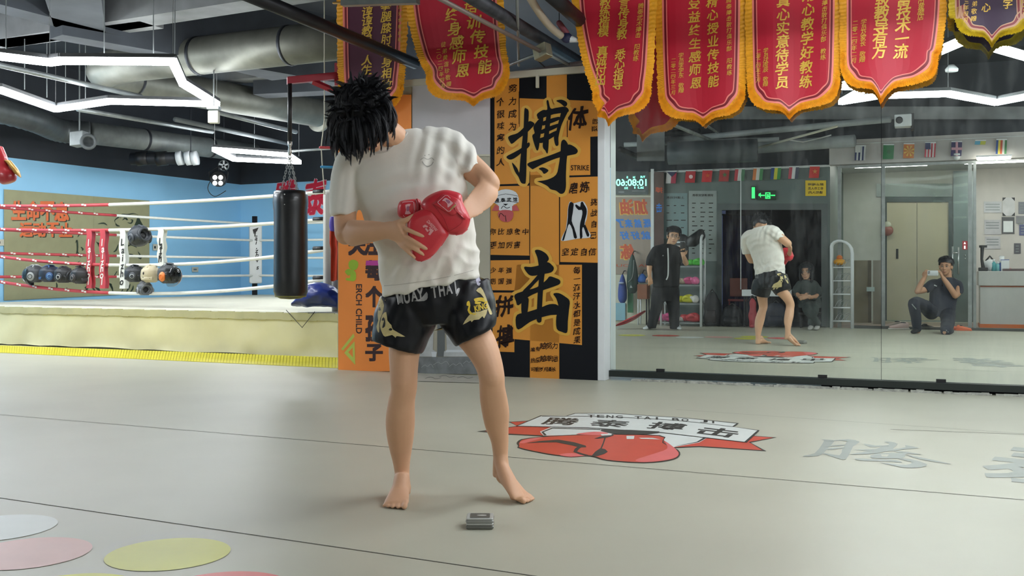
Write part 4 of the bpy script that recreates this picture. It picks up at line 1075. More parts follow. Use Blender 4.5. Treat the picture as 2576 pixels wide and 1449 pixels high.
# ------------------------------------------------------------------ mural and signs on the blue wall
WN = RU                       # room side of the left wall looks along +RU
LF = lambda x, y, w: PL(x, y, WC+RU*(w+.004), RU)
mp_ = thing('wall_mural', 'olive wall panel with boxer line drawing and orange slogan', 'mural', LF(190, 700, 0))
b = MB(); b.add([LF(10, 756, .01), LF(376, 738, .01), LF(376, 505, .01), LF(10, 476, .01)], [(0, 1, 2, 3)]); b.add([LF(10, 756, 0), LF(376, 738, 0), LF(376, 505, 0), LF(10, 476, 0)], [(0, 3, 2, 1)])
b.flatbuild('olive_panel', mat('mural_olive', '9c9a75', rough=.55, var=.06), mp_)
b = MB(); b.line(LF, [(236, 494), (236, 745)], .8, .012); b.flatbuild('panel_joint', mat('mural_joint', '8a8865', rough=.6), mp_)
m_mor = mat('mural_orange', 'df6f3a', rough=.5); m_mdk = mat('mural_dark', '2e3a27', rough=.5)
for m_, dx, w in ((m_mdk, 3, .013), (m_mor, 0, .016)):
    b = MB()
    for i, ch in enumerate('生命永远'[:2]+'不息'):
        b.text(LF, ch, 47+i*36+dx, 529+dx*.7+i*1.0, 35, 46, w, .05)
    for i, ch in enumerate('运动不止'):
        b.text(LF, ch, 66+i*33+dx, 578+dx*.7, 31, 34, w, .05)
    b.flatbuild('slogan_shadow' if m_ is m_mdk else 'slogan', m_, mp_)
zm = lambda l: [(x/5.367, 500+y/5.367) for x, y in l]
b = MB()
for l in ([(1560, 330), (1550, 290), (1600, 250), (1650, 215), (1720, 215), (1800, 200), (1860, 215)], [(1620, 265), (1650, 235), (1680, 250), (1700, 225), (1740, 250), (1780, 225)], [(1650, 290), (1690, 265), (1720, 285), (1700, 250)],
          [(1720, 320), (1770, 330), (1790, 290), (1760, 285)], [(1560, 330), (1580, 360), (1620, 370)], [(1020, 600), (1040, 560), (1045, 700), (1010, 790)], [(1040, 690), (1080, 780), (1140, 740)], [(1090, 650), (1120, 680), (1105, 700)],
          [(1050, 520), (1080, 470), (1150, 450)], [(1320, 340), (1400, 330), (1450, 360)], [(800, 780), (870, 768), (940, 790)], [(1530, 720), (1570, 690), (1600, 610)], [(1740, 745), (1790, 760), (1800, 790)], [(1860, 710), (1890, 760), (1900, 810), (1830, 770)],
          [(1700, 660), (1770, 620), (1850, 660)], [(1300, 580), (1350, 640), (1355, 700)], [(750, 1240), (770, 1180), (760, 1130)], [(1130, 1260), (1190, 1200), (1190, 1150)], [(1220, 1160), (1280, 1240), (1310, 1270)], [(1280, 1190), (1330, 1230), (1370, 1265)],
          [(1460, 1130), (1510, 1190), (1525, 1260)], [(1700, 1270), (1740, 1200), (1760, 1150)], [(1750, 1270), (1790, 1220), (1800, 1170)], [(1530, 1060), (1580, 980)], [(1300, 1060), (1350, 1020), (1370, 1060)], [(1640, 1260), (1660, 1220)]):
    b.line(LF, zm(l), 4.2, .013, True)
for l in ([(1860, 215), (1900, 300), (1950, 390), (1880, 420), (1810, 370), (1840, 300)], [(1050, 740), (1130, 740), (1085, 795)], [(1310, 590), (1380, 600), (1350, 690)], [(860, 1230), (910, 1195), (900, 1250)], [(1280, 1190), (1340, 1210), (1370, 1268)], [(1460, 1130), (1510, 1150), (1525, 1255)], [(1300, 1070), (1360, 980), (1370, 1065)], [(1010, 880), (1090, 830), (1030, 890)], [(1640, 600), (1700, 640), (1660, 660)], [(1140, 1200), (1195, 1150), (1180, 1240)]):
    b.poly(LF, [zm(l)], .013)
b.flatbuild('boxer_drawing', m_mdk, mp_)
for x, y, l in ((393, 622, 'square grey socket on the blue wall beside the mural edge'), (2, 610, 'pale socket on the blue wall at the photo edge')):
    t = thing('wall_socket', l, 'socket', LF(x, y, 0)); fr = LF
    b = MB(); b.slab(fr, x-8, y-8, x+8, y+8, 0, .02); b.build('plate', m_offw, t); b = MB(); b.slab(fr, x-10 if x < 10 else x-5, y-3, x-1, y+3, .02, .023); b.build('outlet_hole', m_black, t)
BF = lambda x, y, w: PL(x, y, WC-RV*(w+.004), RV)
ws = thing('wall_lettering', 'red outlined characters on the blue end wall behind the heavy bag', 'sign', BF(760, 500, 0))
for m_, w, bo in ((mat('sign_white', 'e8c9cf', rough=.5), .012, .055), (mat('sign_red', 'd2243f', rough=.45), .018, .03)):
    b = MB(); BRUSH[0] = .10
    b.text(BF, '腾', 717, 490, 56, 66, w, bo, .15); b.text(BF, '泰', 792, 499, 58, 88, w, bo, .15); BRUSH[0] = 0.
    b.flatbuild('outline' if bo > .05 else 'characters', m_, ws)
t = thing('wall_plate', 'small white plate low on the blue end wall', 'socket', BF(491, 678, 0)); b = MB(); b.slab(LF, 483, 672, 499, 684, 0, .02); b.build('plate', m_offw, t); b = MB(); b.slab(LF, 487, 676, 495, 680, .02, .023); b.build('slot', m_grey, t)

# ------------------------------------------------------------------ heavy bag and its red bracket
YB = 9.55
hb = thing('heavy_bag', 'black leather heavy bag hanging on chains in front of the ring', 'punching bag', P(730, 612, YB))
r = 42.5*YB/FP
m_lea = mat('black_leather', '14161a', rough=.38, var=.15, scale=5, bump=.15, bscale=9, coat=.15)
def bagdisp():
    b = MB(); prof = [(r*.05, 753), (r*.6, 751), (r*.9, 745), (r*1.0, 733), (r*.99, 700), (r*.985, 620), (r*.98, 560), (r*.985, 530), (r*1.01, 510), (r*.98, 490), (r*.93, 482)]
    rings = []
    for rr, y in prof:
        c = P(731, y, YB); ring_ = []
        for k in range(36):
            a = 2*pi*k/36; q = 1+.018*sin(5*a+y*.01)*(1 if y < 700 else .4)+(.03*abs(sin(a*4)) if y < 525 else 0)
            ring_.append(c+V((cos(a), sin(a), 0))*rr*q)
        rings.append(ring_)
    return b.skin(rings)
bagdisp().build('bag_body', m_lea, hb, True)
b = MB(); b.lathe(P(731, 483, YB), [(r*.95, -.06), (r*.98, -.03), (r*.93, 0), (r*.85, .012), (r*.7, .0), (r*.7, -.04)], cap=False, seg=32); b.build('collar', m_lea, hb, True)
for x, y in ((725, 492), (725, 504), (725, 517)):
    b = MB(); b.ball(P(x, y, YB)-V((0, r*.985, 0)), .007, .004, .007, 8); b.build('eyelet', m_silver, hb, True)
b = MB(); b.lathe(P(731, 747, YB), [(r*.9, 0), (r*.92, .012), (r*.86, .022)], cap=False, seg=32); b.build('yellow_piping', mat('bag_piping', '6d6a2d', rough=.5), hb, True)
top = P(729, 392, YB)
ch = []
for x, dy in ((712, -.09), (722, .1), (750, -.05), (744, .12)):
    a = P(x, 484, YB)+V((0, dy, 0)); N = 14; b = MB()
    for k in range(N):
        p, q = a.lerp(top, k/N), a.lerp(top, (k+1.15)/N); d = (q-p); s_ = d.cross(V((0, 1, 0)) if k % 2 else V((1, .1, 0))).normalized()*.008
        b.tube([p+s_, q+s_], .0032, 5); b.tube([p-s_, q-s_], .0032, 5)
    b.build('chain', m_silver, hb)
b = MB(); b.lathe(top, [(.012, 0), (.02, .03), (.012, .08), (.02, .1), (.02, .14)], seg=12); b.build('swivel', m_silver, hb, True)
b = MB(); b.tube([P(729, 355, YB), top+ZUP*.13], .012, 8); b.build('hook', m_silver, hb, True)
br = thing('bag_bracket', 'red steel bracket with a black drop tube holding the heavy bag', 'bracket', P(728, 200, YB))
m_rst = mat('red_steel', 'a32736', rough=.4, var=.12, scale=8)
pa, pb = P(722, 203, YB), P(722, 203, YB)+ (PL(856, 190, MN*PD, MN)-P(722, 203, YB))*1.0
d = (pb-pa).normalized(); n_ = V((-d.y, d.x, 0)).normalized(); up = d.cross(n_)*-1
b = MB(); b.obox((pa+pb)/2, (pb-pa)/2, n_*.035, ZUP*.033); b.build('arm', m_rst, br, bevel=.004)
q0, q1 = pa.lerp(pb, .48)-ZUP*.03, PL(858, 236, MN*PD, MN)
b = MB(); b.tube([q0, q1], .03, 4); b.build('brace', m_rst, br)
b = MB(); b.obox(pb-MN*.01-ZUP*.08, MU*.05, MN*.012, ZUP*.2); b.build('wall_plate', m_rst, br)
b = MB(); b.tube([P(729, 203, YB), P(729, 356, YB)], .021, 12); b.build('drop_tube', m_black, br, True)
# climbing rope ladder by the banner
lad = thing('rope_ladder', 'short rope ladder with red and blue rungs beside the banner', 'ladder', P(832, 400, 10.2))
for k, (y, col) in enumerate(((371, 'red'), (420, 'blue'))):
    b = MB(); a = P(806+k*3, y, 10.2); c = P(846, y+1, 10.2); b.tube([a, c], .014, 10, round_=True); b.build('rung', mat('rung_'+col, 'c0464e' if col == 'red' else '3f8fc0', rough=.4), lad, True)
for x in (808, 842):
    b = MB(); a = P(x+8, 300, 10.2); b.tube([UP(a), a, P(x, 371, 10.2), P(x+3, 420, 10.2), P(x+9, 490, 10.2)], .006, 6); b.build('side_rope', m_offw, lad)
# cloth hanging on the corner and blue sack on the deck
cl = thing('hanging_jersey', 'orange red garment with purple trim hanging at the ring corner', 'garment', P(842, 650, 10.9))
b = MB(); vs = []
for i in range(9):
    for j in range(9):
        x = 829+ (3 if i > 2 else 0)+ j*26/8; y = 580+i*126/8
        vs.append(P(x, y+2*sin(j), 10.9-.02*sin(j*1.3+i*.3)))
b.add(vs, [(i*9+j, (i+1)*9+j, (i+1)*9+j+1, i*9+j+1) for i in range(8) for j in range(8)]); b.add([v+V((0, .012, 0)) for v in vs], [(i*9+j, i*9+j+1, (i+1)*9+j+1, (i+1)*9+j) for i in range(8) for j in range(8)])
b.build('cloth', mat('jersey_red', 'bd3a20', rough=.6, var=.1), cl, True)
b = MB(); b.loft([(P(838, 545, 10.9), V((.03, 0, 0)), V((0, .015, 0))), (P(836, 565, 10.9), V((.035, 0, 0)), V((0, .02, 0))), (P(838, 582, 10.9), V((.03, 0, 0)), V((0, .015, 0)))], 10); b.build('purple_trim', mat('jersey_purple', '4a3a9a', rough=.5), cl, True)
b = MB(); b.tube([P(838, 548, 10.9), NR+ZUP*(DK+1.0)-V((0, .1, 0))], .005, 6); b.build('string', m_offw, cl)
sk = thing('blue_sack', 'crumpled dark blue plastic sack lying on the ring edge', 'bag', PL(792, 778, V((0, 0, DK)), ZUP))
b = MB(); Ys = 11.05
b.loft([(P(738, 761, Ys), V((.02, 0, .03)), V((0, .1, 0))), (P(760, 748, Ys), V((0, 0, .10)), V((0, .16, 0))), (P(790, 741, Ys), V((0, 0, .135)), V((0, .2, 0))), (P(825, 743, Ys), V((0, 0, .125)), V((0, .2, 0))), (P(855, 755, Ys), V((0, 0, .09)), V((0, .15, 0))), (P(872, 762, Ys), V((0, 0, .03)), V((0, .06, 0)))], 24)
b.blob('sack_body', mat('sack_blue', '27398a', rough=.32, var=.15, coat=.15), sk, .010, 2, disp=lambda p, n: .030*(.2-abs(noise.noise(p*5)))+.006*noise.noise(p*16))
b = MB(); b.loft([(P(862, 748, Ys-.2), V((.02, 0, 0)), V((0, .01, 0))), (P(858, 765, Ys-.2), V((.04, 0, 0)), V((0, .01, 0))), (P(855, 780, Ys-.2), V((.03, 0, 0)), V((0, .01, 0)))], 8); b.build('dark_lining', m_black, sk, True)
# ------------------------------------------------------------------ head guards on the ropes
def helmet(label, c, r, yaw, shell, ear, visor=False, smile=False, tilt=0., logo=None, earm=None, strap=None):
    t = thing('head_guard', label, 'head guard', c, 'head guards hung on the ring ropes')
    rot = Matrix.Rotation(yaw, 3, 'Z') @ Matrix.Rotation(tilt, 3, 'X')
    T_ = lambda x, y, z: c+rot @ V((x*r, y*r, z*r))
    ms = mat('guard_'+shell, shell, rough=.5, var=.12, bump=.1, bscale=30); me_ = mat('guard_'+ear, ear, rough=.5, var=.06)
    b = MB(); n = 36; rings = []
    for i in range(17):
        ph = radians(-60+(66+60)*i/16); rg = []
        for k in range(n):
            th = 2*pi*k/n
            rr = 1+.05*cos(2*th)
            seg_ = -.055*max(0, 1-abs(((th/(pi/4)+.5) % 1)-.5)*9)*(.3 < abs(ph) < 2 or ph > 0)   # stitched grooves between the pads
            band_ = .05*max(0, 1-abs(ph-.45)/.22)+.03*max(0, 1-abs(ph+.5)/.3)
            p = V((cos(ph)*cos(th)*.93*rr, cos(ph)*sin(th)*1.08, sin(ph)*.98))*(1+seg_+band_)
            fz = max(0, 1-((cos(th)*1.0)**2/.34+(sin(ph)+.12)**2/.32)) if sin(th) < 0 else 0
            p *= 1-.55*min(1, fz*3)
            rg.append(T_(*p))
        rings.append(rg)
    b.skin(rings); b.build('shell', ms, t, True)
    b = MB(); b.tube([T_(-.62, 0, .72), T_(-.3, 0, .93), T_(.3, 0, .93), T_(.62, 0, .72)], r*.09, 8); b.tube([T_(0, -.7, .70), T_(0, -.3, .95), T_(0, .3, .95), T_(0, .7, .70)], r*.09, 8); b.build('crown_straps', me_, t, True)
    b = MB(); b.loft([(T_(-.6, .78, -.42), rot @ V((0, 0, .16*r)), rot @ V((.03*r, .05*r, 0))), (T_(0, 1.02, -.42), rot @ V((0, 0, .17*r)), rot @ V((0, .06*r, 0))), (T_(.6, .78, -.42), rot @ V((0, 0, .16*r)), rot @ V((-.03*r, .05*r, 0)))], 12, 4, 3); b.build('rear_closure', me_, t, True)
    for sx in (-1, 1):
        b = MB(); b.loft([(T_(sx*.72, -.62, -.05), rot @ V((0, .16*r, 0)), rot @ V((.1*r, 0, .05*r))), (T_(sx*.66, -.72, -.38), rot @ V((0, .2*r, 0)), rot @ V((.12*r, 0, 0))), (T_(sx*.5, -.72, -.68), rot @ V((0, .13*r, 0)), rot @ V((.1*r, 0, 0)))], 12); b.build('cheek_pad', ms, t, True)
    b = MB(); pts = []
    for k in range(24):
        a = 2*pi*k/24; x, z = .58*cos(a), -.12+.56*sin(a); y = -sqrt(max(.05, 1.15-x*x*1.1-z*z))
        pts.append(T_(x, y*.98, z))
    b.tube(pts+[pts[0]], r*.12, 8); b.build('face_rim', ms, t, True)
    b = MB(); b.ball(T_(0, -.42, -.12), r*.5, r*.25, r*.5, 14, rot); b.build('dark_lining', m_black, t, True)
    for sx in (-1, 1):
        b = MB(); b.ball(T_(sx*.93, -.1, -.22), r*.16, r*.40, r*.46, 14, rot); e_ = b.build('ear_pad', mat('guard_'+earm, earm, rough=.4) if earm else me_, t, True)
        b = MB(); b.lathe(T_(sx*1.07, -.1, -.22), [(r*.2, 0), (r*.24, r*.03), (r*.2, r*.05)], axis=rot @ V((sx, 0, 0)), seg=16, cap=False); b.build('ear_ring', m_silver if not logo else mat('guard_'+logo, logo, rough=.4), e_, True)
    b = MB(); b.loft([(T_(-.4, -.62, .62), rot @ V((.1*r, 0, 0)), rot @ V((0, -.08*r, .1*r))), (T_(0, -.78, .66), rot @ V((.02*r, 0, .14*r)), rot @ V((0, .12*r, 0))), (T_(.4, -.62, .62), rot @ V((.1*r, 0, 0)), rot @ V((0, -.08*r, .1*r)))], 10); b.build('brow_pad', me_, t, True)
    if strap:
        b = MB(); b.obox(T_(0, -.2, 1.02), rot @ V((.35*r, 0, 0)), rot @ V((0, .3*r, .04*r)), rot @ V((0, 0, .05*r))); b.build('crown_strap', mat('guard_'+strap, strap, rough=.5), t, bevel=.006)
    if visor:
        b = MB(); rg = []
        for i in range(9):
            ph = radians(-70+110*i/8); rg.append([T_(cos(ph)*cos(a)*1.12, cos(ph)*sin(a)*1.18-.1, sin(ph)*1.1-.12) for a in [radians(200+140*k/12) for k in range(13)]])
        b.add([p for q in rg for p in q], [(i*13+k, i*13+k+1, (i+1)*13+k+1, (i+1)*13+k) for i in range(8) for k in range(12)])
        b.build('clear_visor', glass('visor_clear', 'c9cccb', .35, .08), t, True)
    if smile:
        fr = lambda x, y, w: None
        b = MB(); b.ball(T_(.25, 1.02, .1), r*.1, r*.06, r*.16, 10, rot); b.tube([T_(.35, .92, -.3), T_(.05, .98, -.45), T_(-.35, .9, -.42)], r*.06, 8, round_=True); b.build('smile_print', m_ink, t, True)
    return t
HY_ = 11.9
def hp(x, y, Y=0):
    k = (x-CX)/FP; a = (R0.x-k*R0.y)/(RU.x-k*RU.y)
    return P(x, y, (R0-RU*a).y-.05)
helmet('dark grey head guard hung alone high on the second rope', hp(350, 594, 11.25), .135, .95, '2f3338', '3c4147', tilt=-.3, logo='15171a')
helmet('clear visored head guard at the outer end of the lower rope row', hp(88, 690, 12.25), .125, -1.5, '33373a', '8c908e', True, logo='1c1d1f')
helmet('navy blue head guard squeezed beside the clear visored one', hp(124, 690, 12.15), .118, 1.9, '1c2230', '2f4f7a', logo='7fa8c8', strap='2a3d58')
helmet('black head guard with a white crescent mark on its cheek', hp(160, 692, 12.03), .116, 1.35, '1a1b1d', '232527', logo='d8d8d2')
helmet('black head guard nearest the red rope spacer', hp(203, 694, 11.9), .118, -2.0, '1b1a1b', '2a2728', logo='8f8c8a', strap='2b2b2d')
helmet('black head guard with a pointed top pad beside the white spacer', hp(338, 690, 11.47), .112, 1.6, '25282b', '383c40', logo='b9bcbb', strap='3a3d40')
helmet('tan head guard with a printed smile and round white badge', hp(379, 690, 11.32), .118, 3.0, 'b9ad90', 'c3b89c', smile=True, logo='1d1d1d')
helmet('head guard with an orange ear pad and clear face visor', hp(424, 690, 11.18), .13, 1.15, '35383b', '6f7375', True, logo='e98a45', earm='e07a33', strap='55585b')
helmet('small grey head guard hanging lowest under the tan one', hp(364, 726, 11.4), .095, .6, '5a5d5f', '8b8e90', logo='2a2a2a')
# ------------------------------------------------------------------ bodies
m_skin = mat('skin', 'd6a785', rough=.55, var=.05, scale=9, bump=.03, bscale=60)
m_skind = mat('skin_warm', 'bd8f70', rough=.55, var=.05, scale=9)
m_hair = mat('hair_black', '1b1c22', rough=.45, var=.3, scale=30, spec=.5)
m_lips = mat('lips', '9c5c50', rough=.5, var=0); m_eyew = mat('eye_white', 'dcd8d0', rough=.3, var=0); m_iris = mat('iris_dark', '1c1512', rough=.2, var=0); m_brow = mat('brow', '1f1a19', rough=.7, var=0)

def face_frame(c, up, fwd):
    up = V(up).normalized(); fwd = V(fwd); fwd = (fwd-up*fwd.dot(up)).normalized(); rt = fwd.cross(up)   # rt: towards the person's right hand side seen from inside
    return lambda x, y, z, s=1.0: V(c)+rt*x+fwd*y+up*z, Matrix((rt, fwd, up)).transposed()
def head_geo(b, c, up, fwd, s=1.0):
    """skull, jaw, nose, brow, lips and ears added to a body that is fused later; c: middle of the head, s: height / 0.225 m"""
    T, R = face_frame(c, up, fwd)
    q = lambda x, y, z: T(x*s, y*s, z*s)
    b.ball(q(0, -.012, .022), .074*s, .092*s, .088*s, 20, R)
    b.ball(q(0, .030, -.040), .060*s, .058*s, .070*s, 18, R)
    b.loft([(q(0, .012, -.02), R @ V((.064*s, 0, 0)), R @ V((0, .070*s, 0))), (q(0, .028, -.065), R @ V((.055*s, 0, 0)), R @ V((0, .055*s, 0))), (q(0, .045, -.100), R @ V((.034*s, 0, 0)), R @ V((0, .036*s, 0))), (q(0, .055, -.112), R @ V((.016*s, 0, 0)), R @ V((0, .018*s, 0)))], 18)
    b.tube([q(0, .082, .012), q(0, .094, -.012), q(0, .106, -.034)], [.008*s, .010*s, .013*s], 10, round_=True)
    for sx in (-1, 1):
        b.ball(q(.011*sx, .094, -.036), .009*s, .010*s, .008*s, 10, R)
        b.ball(q(.030*sx, .074, .022), .022*s, .014*s, .009*s, 10, R)
        b.ball(q(.038*sx, .055, -.030), .024*s, .024*s, .024*s, 10, R)
        b.ball(q(.079*sx, -.008, -.012), .009*s, .018*s, .031*s, 12, R)
        b.ball(q(.085*sx, -.014, .002), .007*s, .017*s, .018*s, 10, R)
    b.tube([q(-.021, .084, -.066), q(0, .092, -.064), q(.021, .084, -.066)], [.005*s, .008*s, .005*s], 8, round_=True)
    b.tube([q(-.018, .083, -.074), q(0, .090, -.076), q(.018, .083, -.074)], [.005*s, .008*s, .005*s], 8, round_=True)
    return q, R
def face_parts(q, R, parent, s=1.0, glasses=False, asian=.62):
    for sx in (-1, 1):
        b = MB(); b.ball(q(.030*sx, .0765, .004), .0135*s, .008*s, .0075*s*asian/.62, 12, R); e_ = b.build('eye', m_eyew, parent, True)
        b = MB(); b.ball(q(.030*sx, .0830, .004), .0058*s, .0030*s, .0058*s, 10, R); b.build('iris', m_iris, parent, True)
        b = MB(); b.tube([q(.046*sx, .073, .024), q(.032*sx, .0865, .030), q(.014*sx, .0885, .025)], [.002*s, .004*s, .003*s], 8, round_=True)
        b.tube([q(.044*sx, .0775, .004), q(.030*sx, .0845, .011), q(.016*sx, .083, .004)], .0014*s, 6, round_=True); b.build('eyebrow', m_brow, parent, True)
    b = MB(); b.tube([q(-.022, .0875, -.0695), q(-.008, .0965, -.068), q(0, .0955, -.0695), q(.008, .0965, -.068), q(.022, .0875, -.0695)], [.002*s, .0045*s, .004*s, .0045*s, .002*s], 8, round_=True)
    b.build('lips', m_lips, parent, True)
    if glasses:
        b = MB()
        for sx in (-1, 1):
            pts = [q(sx*.031+.024*cos(a), .099, .002+.019*sin(a)) for a in [2*pi*k/16 for k in range(17)]]
            b.tube(pts, .0018*s, 6); b.tube([q(sx*.055, .098, .004), q(sx*.080, .03, .006), q(sx*.082, -.01, .004)], .0018*s, 6)
        b.tube([q(-.008, .1, .004), q(.008, .1, .004)], .0018*s, 6)
        b.build('glasses', m_silver, parent, True)
def hair_shell(q, R, parent, s=1.0, length=.02, fringe=0., sides=.0, mat_=None, seed=1, name='hair', back=.0, n=320, messy=.4, thick=.014, strand=.0075, crown=(0, -.045, .103)):
    """hair: a cap hugging the skull plus locks that run from the crown over it"""
    b = MB(); rnd = random.Random(seed)
    b.ball(q(0, -.020, .034), (.080+thick*.6)*s, (.094+thick*.6)*s, (.086+thick*.55)*s, 22, R)
    cap = b.blob(name, mat_ or m_hair, parent, .006*s, 2)
    me = cap.data
    bm = bmesh.new(); bm.from_mesh(me); off = OFF[cap.name]
    c0 = q(0, 0, 0); kill = []
    for v in bm.verts:
        d = R.transposed() @ (v.co+off-c0)/s
        if d.y > .030 and d.z < .052+.25*(d.y-.06): kill.append(v)
        elif d.z < -.030-back+.0*d.y: kill.append(v)
        elif d.z < -.005-sides and abs(d.x) > .05 and d.y > -.035: kill.append(v)
    bmesh.ops.delete(bm, geom=kill, context='VERTS'); bm.to_mesh(me); bm.free()
    guides = []
    for i in range(n):
        az = rnd.uniform(0, 2*pi)
        frontness = cos(az)                         # 1: to the face
        reach = .62+length*9+(fringe*9 if frontness > .3 else 0)+(sides*10 if abs(sin(az)) > .6 else 0)+(back*10 if frontness < -.3 else 0)
        reach *= rnd.uniform(.72, 1.08)
        st = rnd.uniform(0, .6); pts = []; lift = thick*rnd.uniform(.55, 1.3)
        tw = rnd.uniform(-messy, messy)
        for k in range(8):
            t = st+(reach-st)*k/7 if reach > st else st+.05*k
            ph = t*1.45; aa = az+tw*k/7*.8
            d = Matrix.Rotation(radians(28), 3, 'X') @ V((sin(ph)*sin(aa), sin(ph)*cos(aa), cos(ph)))
            lf = lift*min(1, .35+k*.25)
            p = V((d.x*(.080+lf), d.y*(.094+lf)-.018, d.z*(.088+lf)+.032))
            if ph > 1.6: p.z -= (ph-1.6)*.03
            pts.append(q(*p))
        guides.append(pts)
    strands(cap, guides, 34, strand*s, seed)
    return cap
def strands(parent, guides, per, spread, seed=1, r=.00062, m=None, name='hair_strand'):
    """fine hair: every lock is a tuft of strands gathering towards its tip"""
    rnd = random.Random(seed); off = OFF[parent.name]; co = []; rad = []; npt = len(guides[0])
    for g in guides:
        for k in range(per):
            a, d_ = rnd.uniform(0, 2*pi), sqrt(rnd.random())*spread*1.5; o = V((cos(a)*d_, sin(a)*d_, rnd.uniform(-1, 1)*d_)); L_ = rnd.uniform(.86, 1.0); wv = rnd.uniform(-1, 1)*spread*.3
            for i, p in enumerate(g):
                t = i/(npt-1); f_ = t*L_*(npt-1); i0 = min(int(f_), npt-2); p2 = V(g[i0]).lerp(V(g[i0+1]), f_-i0)
                c = p2+o*(1-.72*t)+V((sin(t*7+a), cos(t*6+a), 0))*wv*t-off
                co += [c.x, c.y, c.z]; rad.append(r*(1-.75*t**2))
    n = len(guides)*per
    hc = bpy.data.hair_curves.new(name); hc.add_curves([npt]*n)
    hc.attributes['position'].data.foreach_set('vector', co)
    at = hc.attributes.get('radius') or hc.attributes.new('radius', 'FLOAT', 'POINT'); at.data.foreach_set('value', rad)
    hc.materials.append(m or m_hair)
    o = bpy.data.objects.new(name, hc); link(o); o.parent = parent; OFF[o.name] = off
    return o
def finger(b, pts, r0, r1):
    n = len(pts); b.tube(catmull([tuple(p) for p in pts], 3), [r0+(r1-r0)*k/((n-1)*3) for k in range((n-1)*3+1)], 10, round_=True)
def hand_geo(b, w, dirv, normal, s=1.0, curl=.5, side=1, spread=.12, thumb_in=0.):
    """relaxed or gripping hand: w wrist, dirv towards the fingers, normal out of the back of the hand, side +1 thumb along dirv x normal"""
    d = V(dirv).normalized(); n = V(normal); n = (n-d*n.dot(d)).normalized(); t = d.cross(n)*side
    b.loft([(V(w)-d*.01*s, t*.026*s, n*.021*s), (V(w)+d*.03*s, t*.034*s, n*.019*s), (V(w)+d*.065*s, t*.041*s, n*.016*s), (V(w)+d*.092*s, t*.040*s, n*.013*s)], 14)
    for k, (off, L, r) in enumerate(((.030, .072, .0088), (.010, .080, .0092), (-.011, .074, .0088), (-.030, .058, .0078))):
        p = V(w)+d*.085*s+t*off*s; dd = (d+t*spread*(1.2-k*.8)).normalized(); pts = [p-d*.012*s, p]
        a = 0
        for seg, fr_ in enumerate((.45, .30, .25)):
            a += curl*(1.0+.15*k)*(.75 if seg == 0 else 1.0)
            v = dd*cos(a)-n*sin(a); p = p+v*L*fr_*s; pts.append(p)
        finger(b, pts, r*s, r*.8*s)
    p = V(w)+d*.022*s+t*.028*s
    v1 = (d*.65+t*.75-n*(.25+thumb_in)).normalized(); v2 = (d*.9+t*.25-n*(.35+thumb_in*1.6)).normalized()
    finger(b, [p-t*.012*s, p+v1*.030*s, p+v1*.034*s+v2*.026*s, p+v1*.034*s+v2*.050*s], .0115*s, .0082*s)
def limb(b, pts, rad, seg=16, n=4):
    q = catmull([tuple(p)+(r,) for p, r in zip(pts, rad)], n)
    b.tube([V(p[:3]) for p in q], [p[3] for p in q], seg, round_=True)
def seclimb(b, secs, seg=18, n=4, expo=2.):
    b.loft([(c, a, d) for c, a, d in secs], seg, n, expo)
# ------------------------------------------------------------------ the tall person trying the gloves
px = lambda Y: Y/FP
man = thing('person', 'tall barefoot person in white T-shirt and black shorts, head bowed over red gloves', 'person', FL(1150, 1255))
BODY = MB(); b = BODY
def J(x, y, Y): return P(x, y, Y)
def sec(x, y, Y, hw, dp, tilt=0.):
    k = Y/FP; a = radians(tilt)
    return (P(x, y, Y), V((cos(a), 0, sin(a)))*hw*k, V((0, dp, 0)))
# legs (photograph's left, then right)
b.loft([sec(1040, 790, 4.18, 56, .088), sec(1030, 840, 4.17, 50, .086), sec(1018, 885, 4.16, 40, .080), sec(1016, 925, 4.145, 36, .068), sec(1016, 955, 4.135, 34.5, .060), sec(1016, 980, 4.14, 33, .057), sec(1010, 1010, 4.155, 34, .057), sec(1007, 1056, 4.18, 37, .062), sec(1007, 1095, 4.2, 34.5, .056), sec(1008, 1130, 4.215, 28.5, .046), sec(1010, 1165, 4.225, 21.5, .038), sec(1012, 1197, 4.23, 18.5, .036), sec(1014, 1222, 4.235, 19, .040), sec(1016, 1243, 4.245, 17, .036)], 22)
b.ball(P(1012, 960, 4.0985), .034, .026, .040, 14)           # knee cap

# left foot: heel behind, ball and toes in front
def foot(heel, ball, width, toes, hz=.03, top=None):
    heel, ball = V(heel), V(ball); d = (ball-heel).normalized(); s_ = V((-d.y, d.x, 0)).normalized()*-1
    m1 = heel.lerp(ball, .35); m2 = heel.lerp(ball, .7)
    return d, s_
h, t = FL(1016, 1246), FL(994, 1279)
d = (t-h); d.z = 0; d.normalize(); s_ = V((d.y, -d.x, 0))          # s_: to the photograph's left when the foot points to the camera
def fsec(c, w, hgt, zc): return (V((c.x, c.y, zc)), s_*w, V((0, 0, hgt)))
b.loft([fsec(h-d*.012, .018, .02, .026), fsec(h+d*.01, .032, .03, .034), fsec(h+d*.06, .036, .043, .046), fsec(h+d*.11, .039, .036, .040), fsec(h+d*.16, .045, .024, .028), fsec(h+d*.195, .049, .017, .020), fsec(h+d*.225, .046, .011, .014)], 20)
b.loft([(P(1010, 1168, 4.232), V((-.027, 0, 0)), V((0, .030, 0))), (P(1011, 1192, 4.226), V((-.030, 0, 0)), V((0, .036, -.008))), (V((h.x, h.y, .082))+d*.055, s_*.033, V((0, .022, -.030))), (V((h.x, h.y, .052))+d*.105, s_*.034, V((0, .012, -.028))), (V((h.x, h.y, .028))+d*.16, s_*.034, V((0, .004, -.018))), (V((h.x, h.y, .018))+d*.19, s_*.03, V((0, .002, -.010)))], 16)
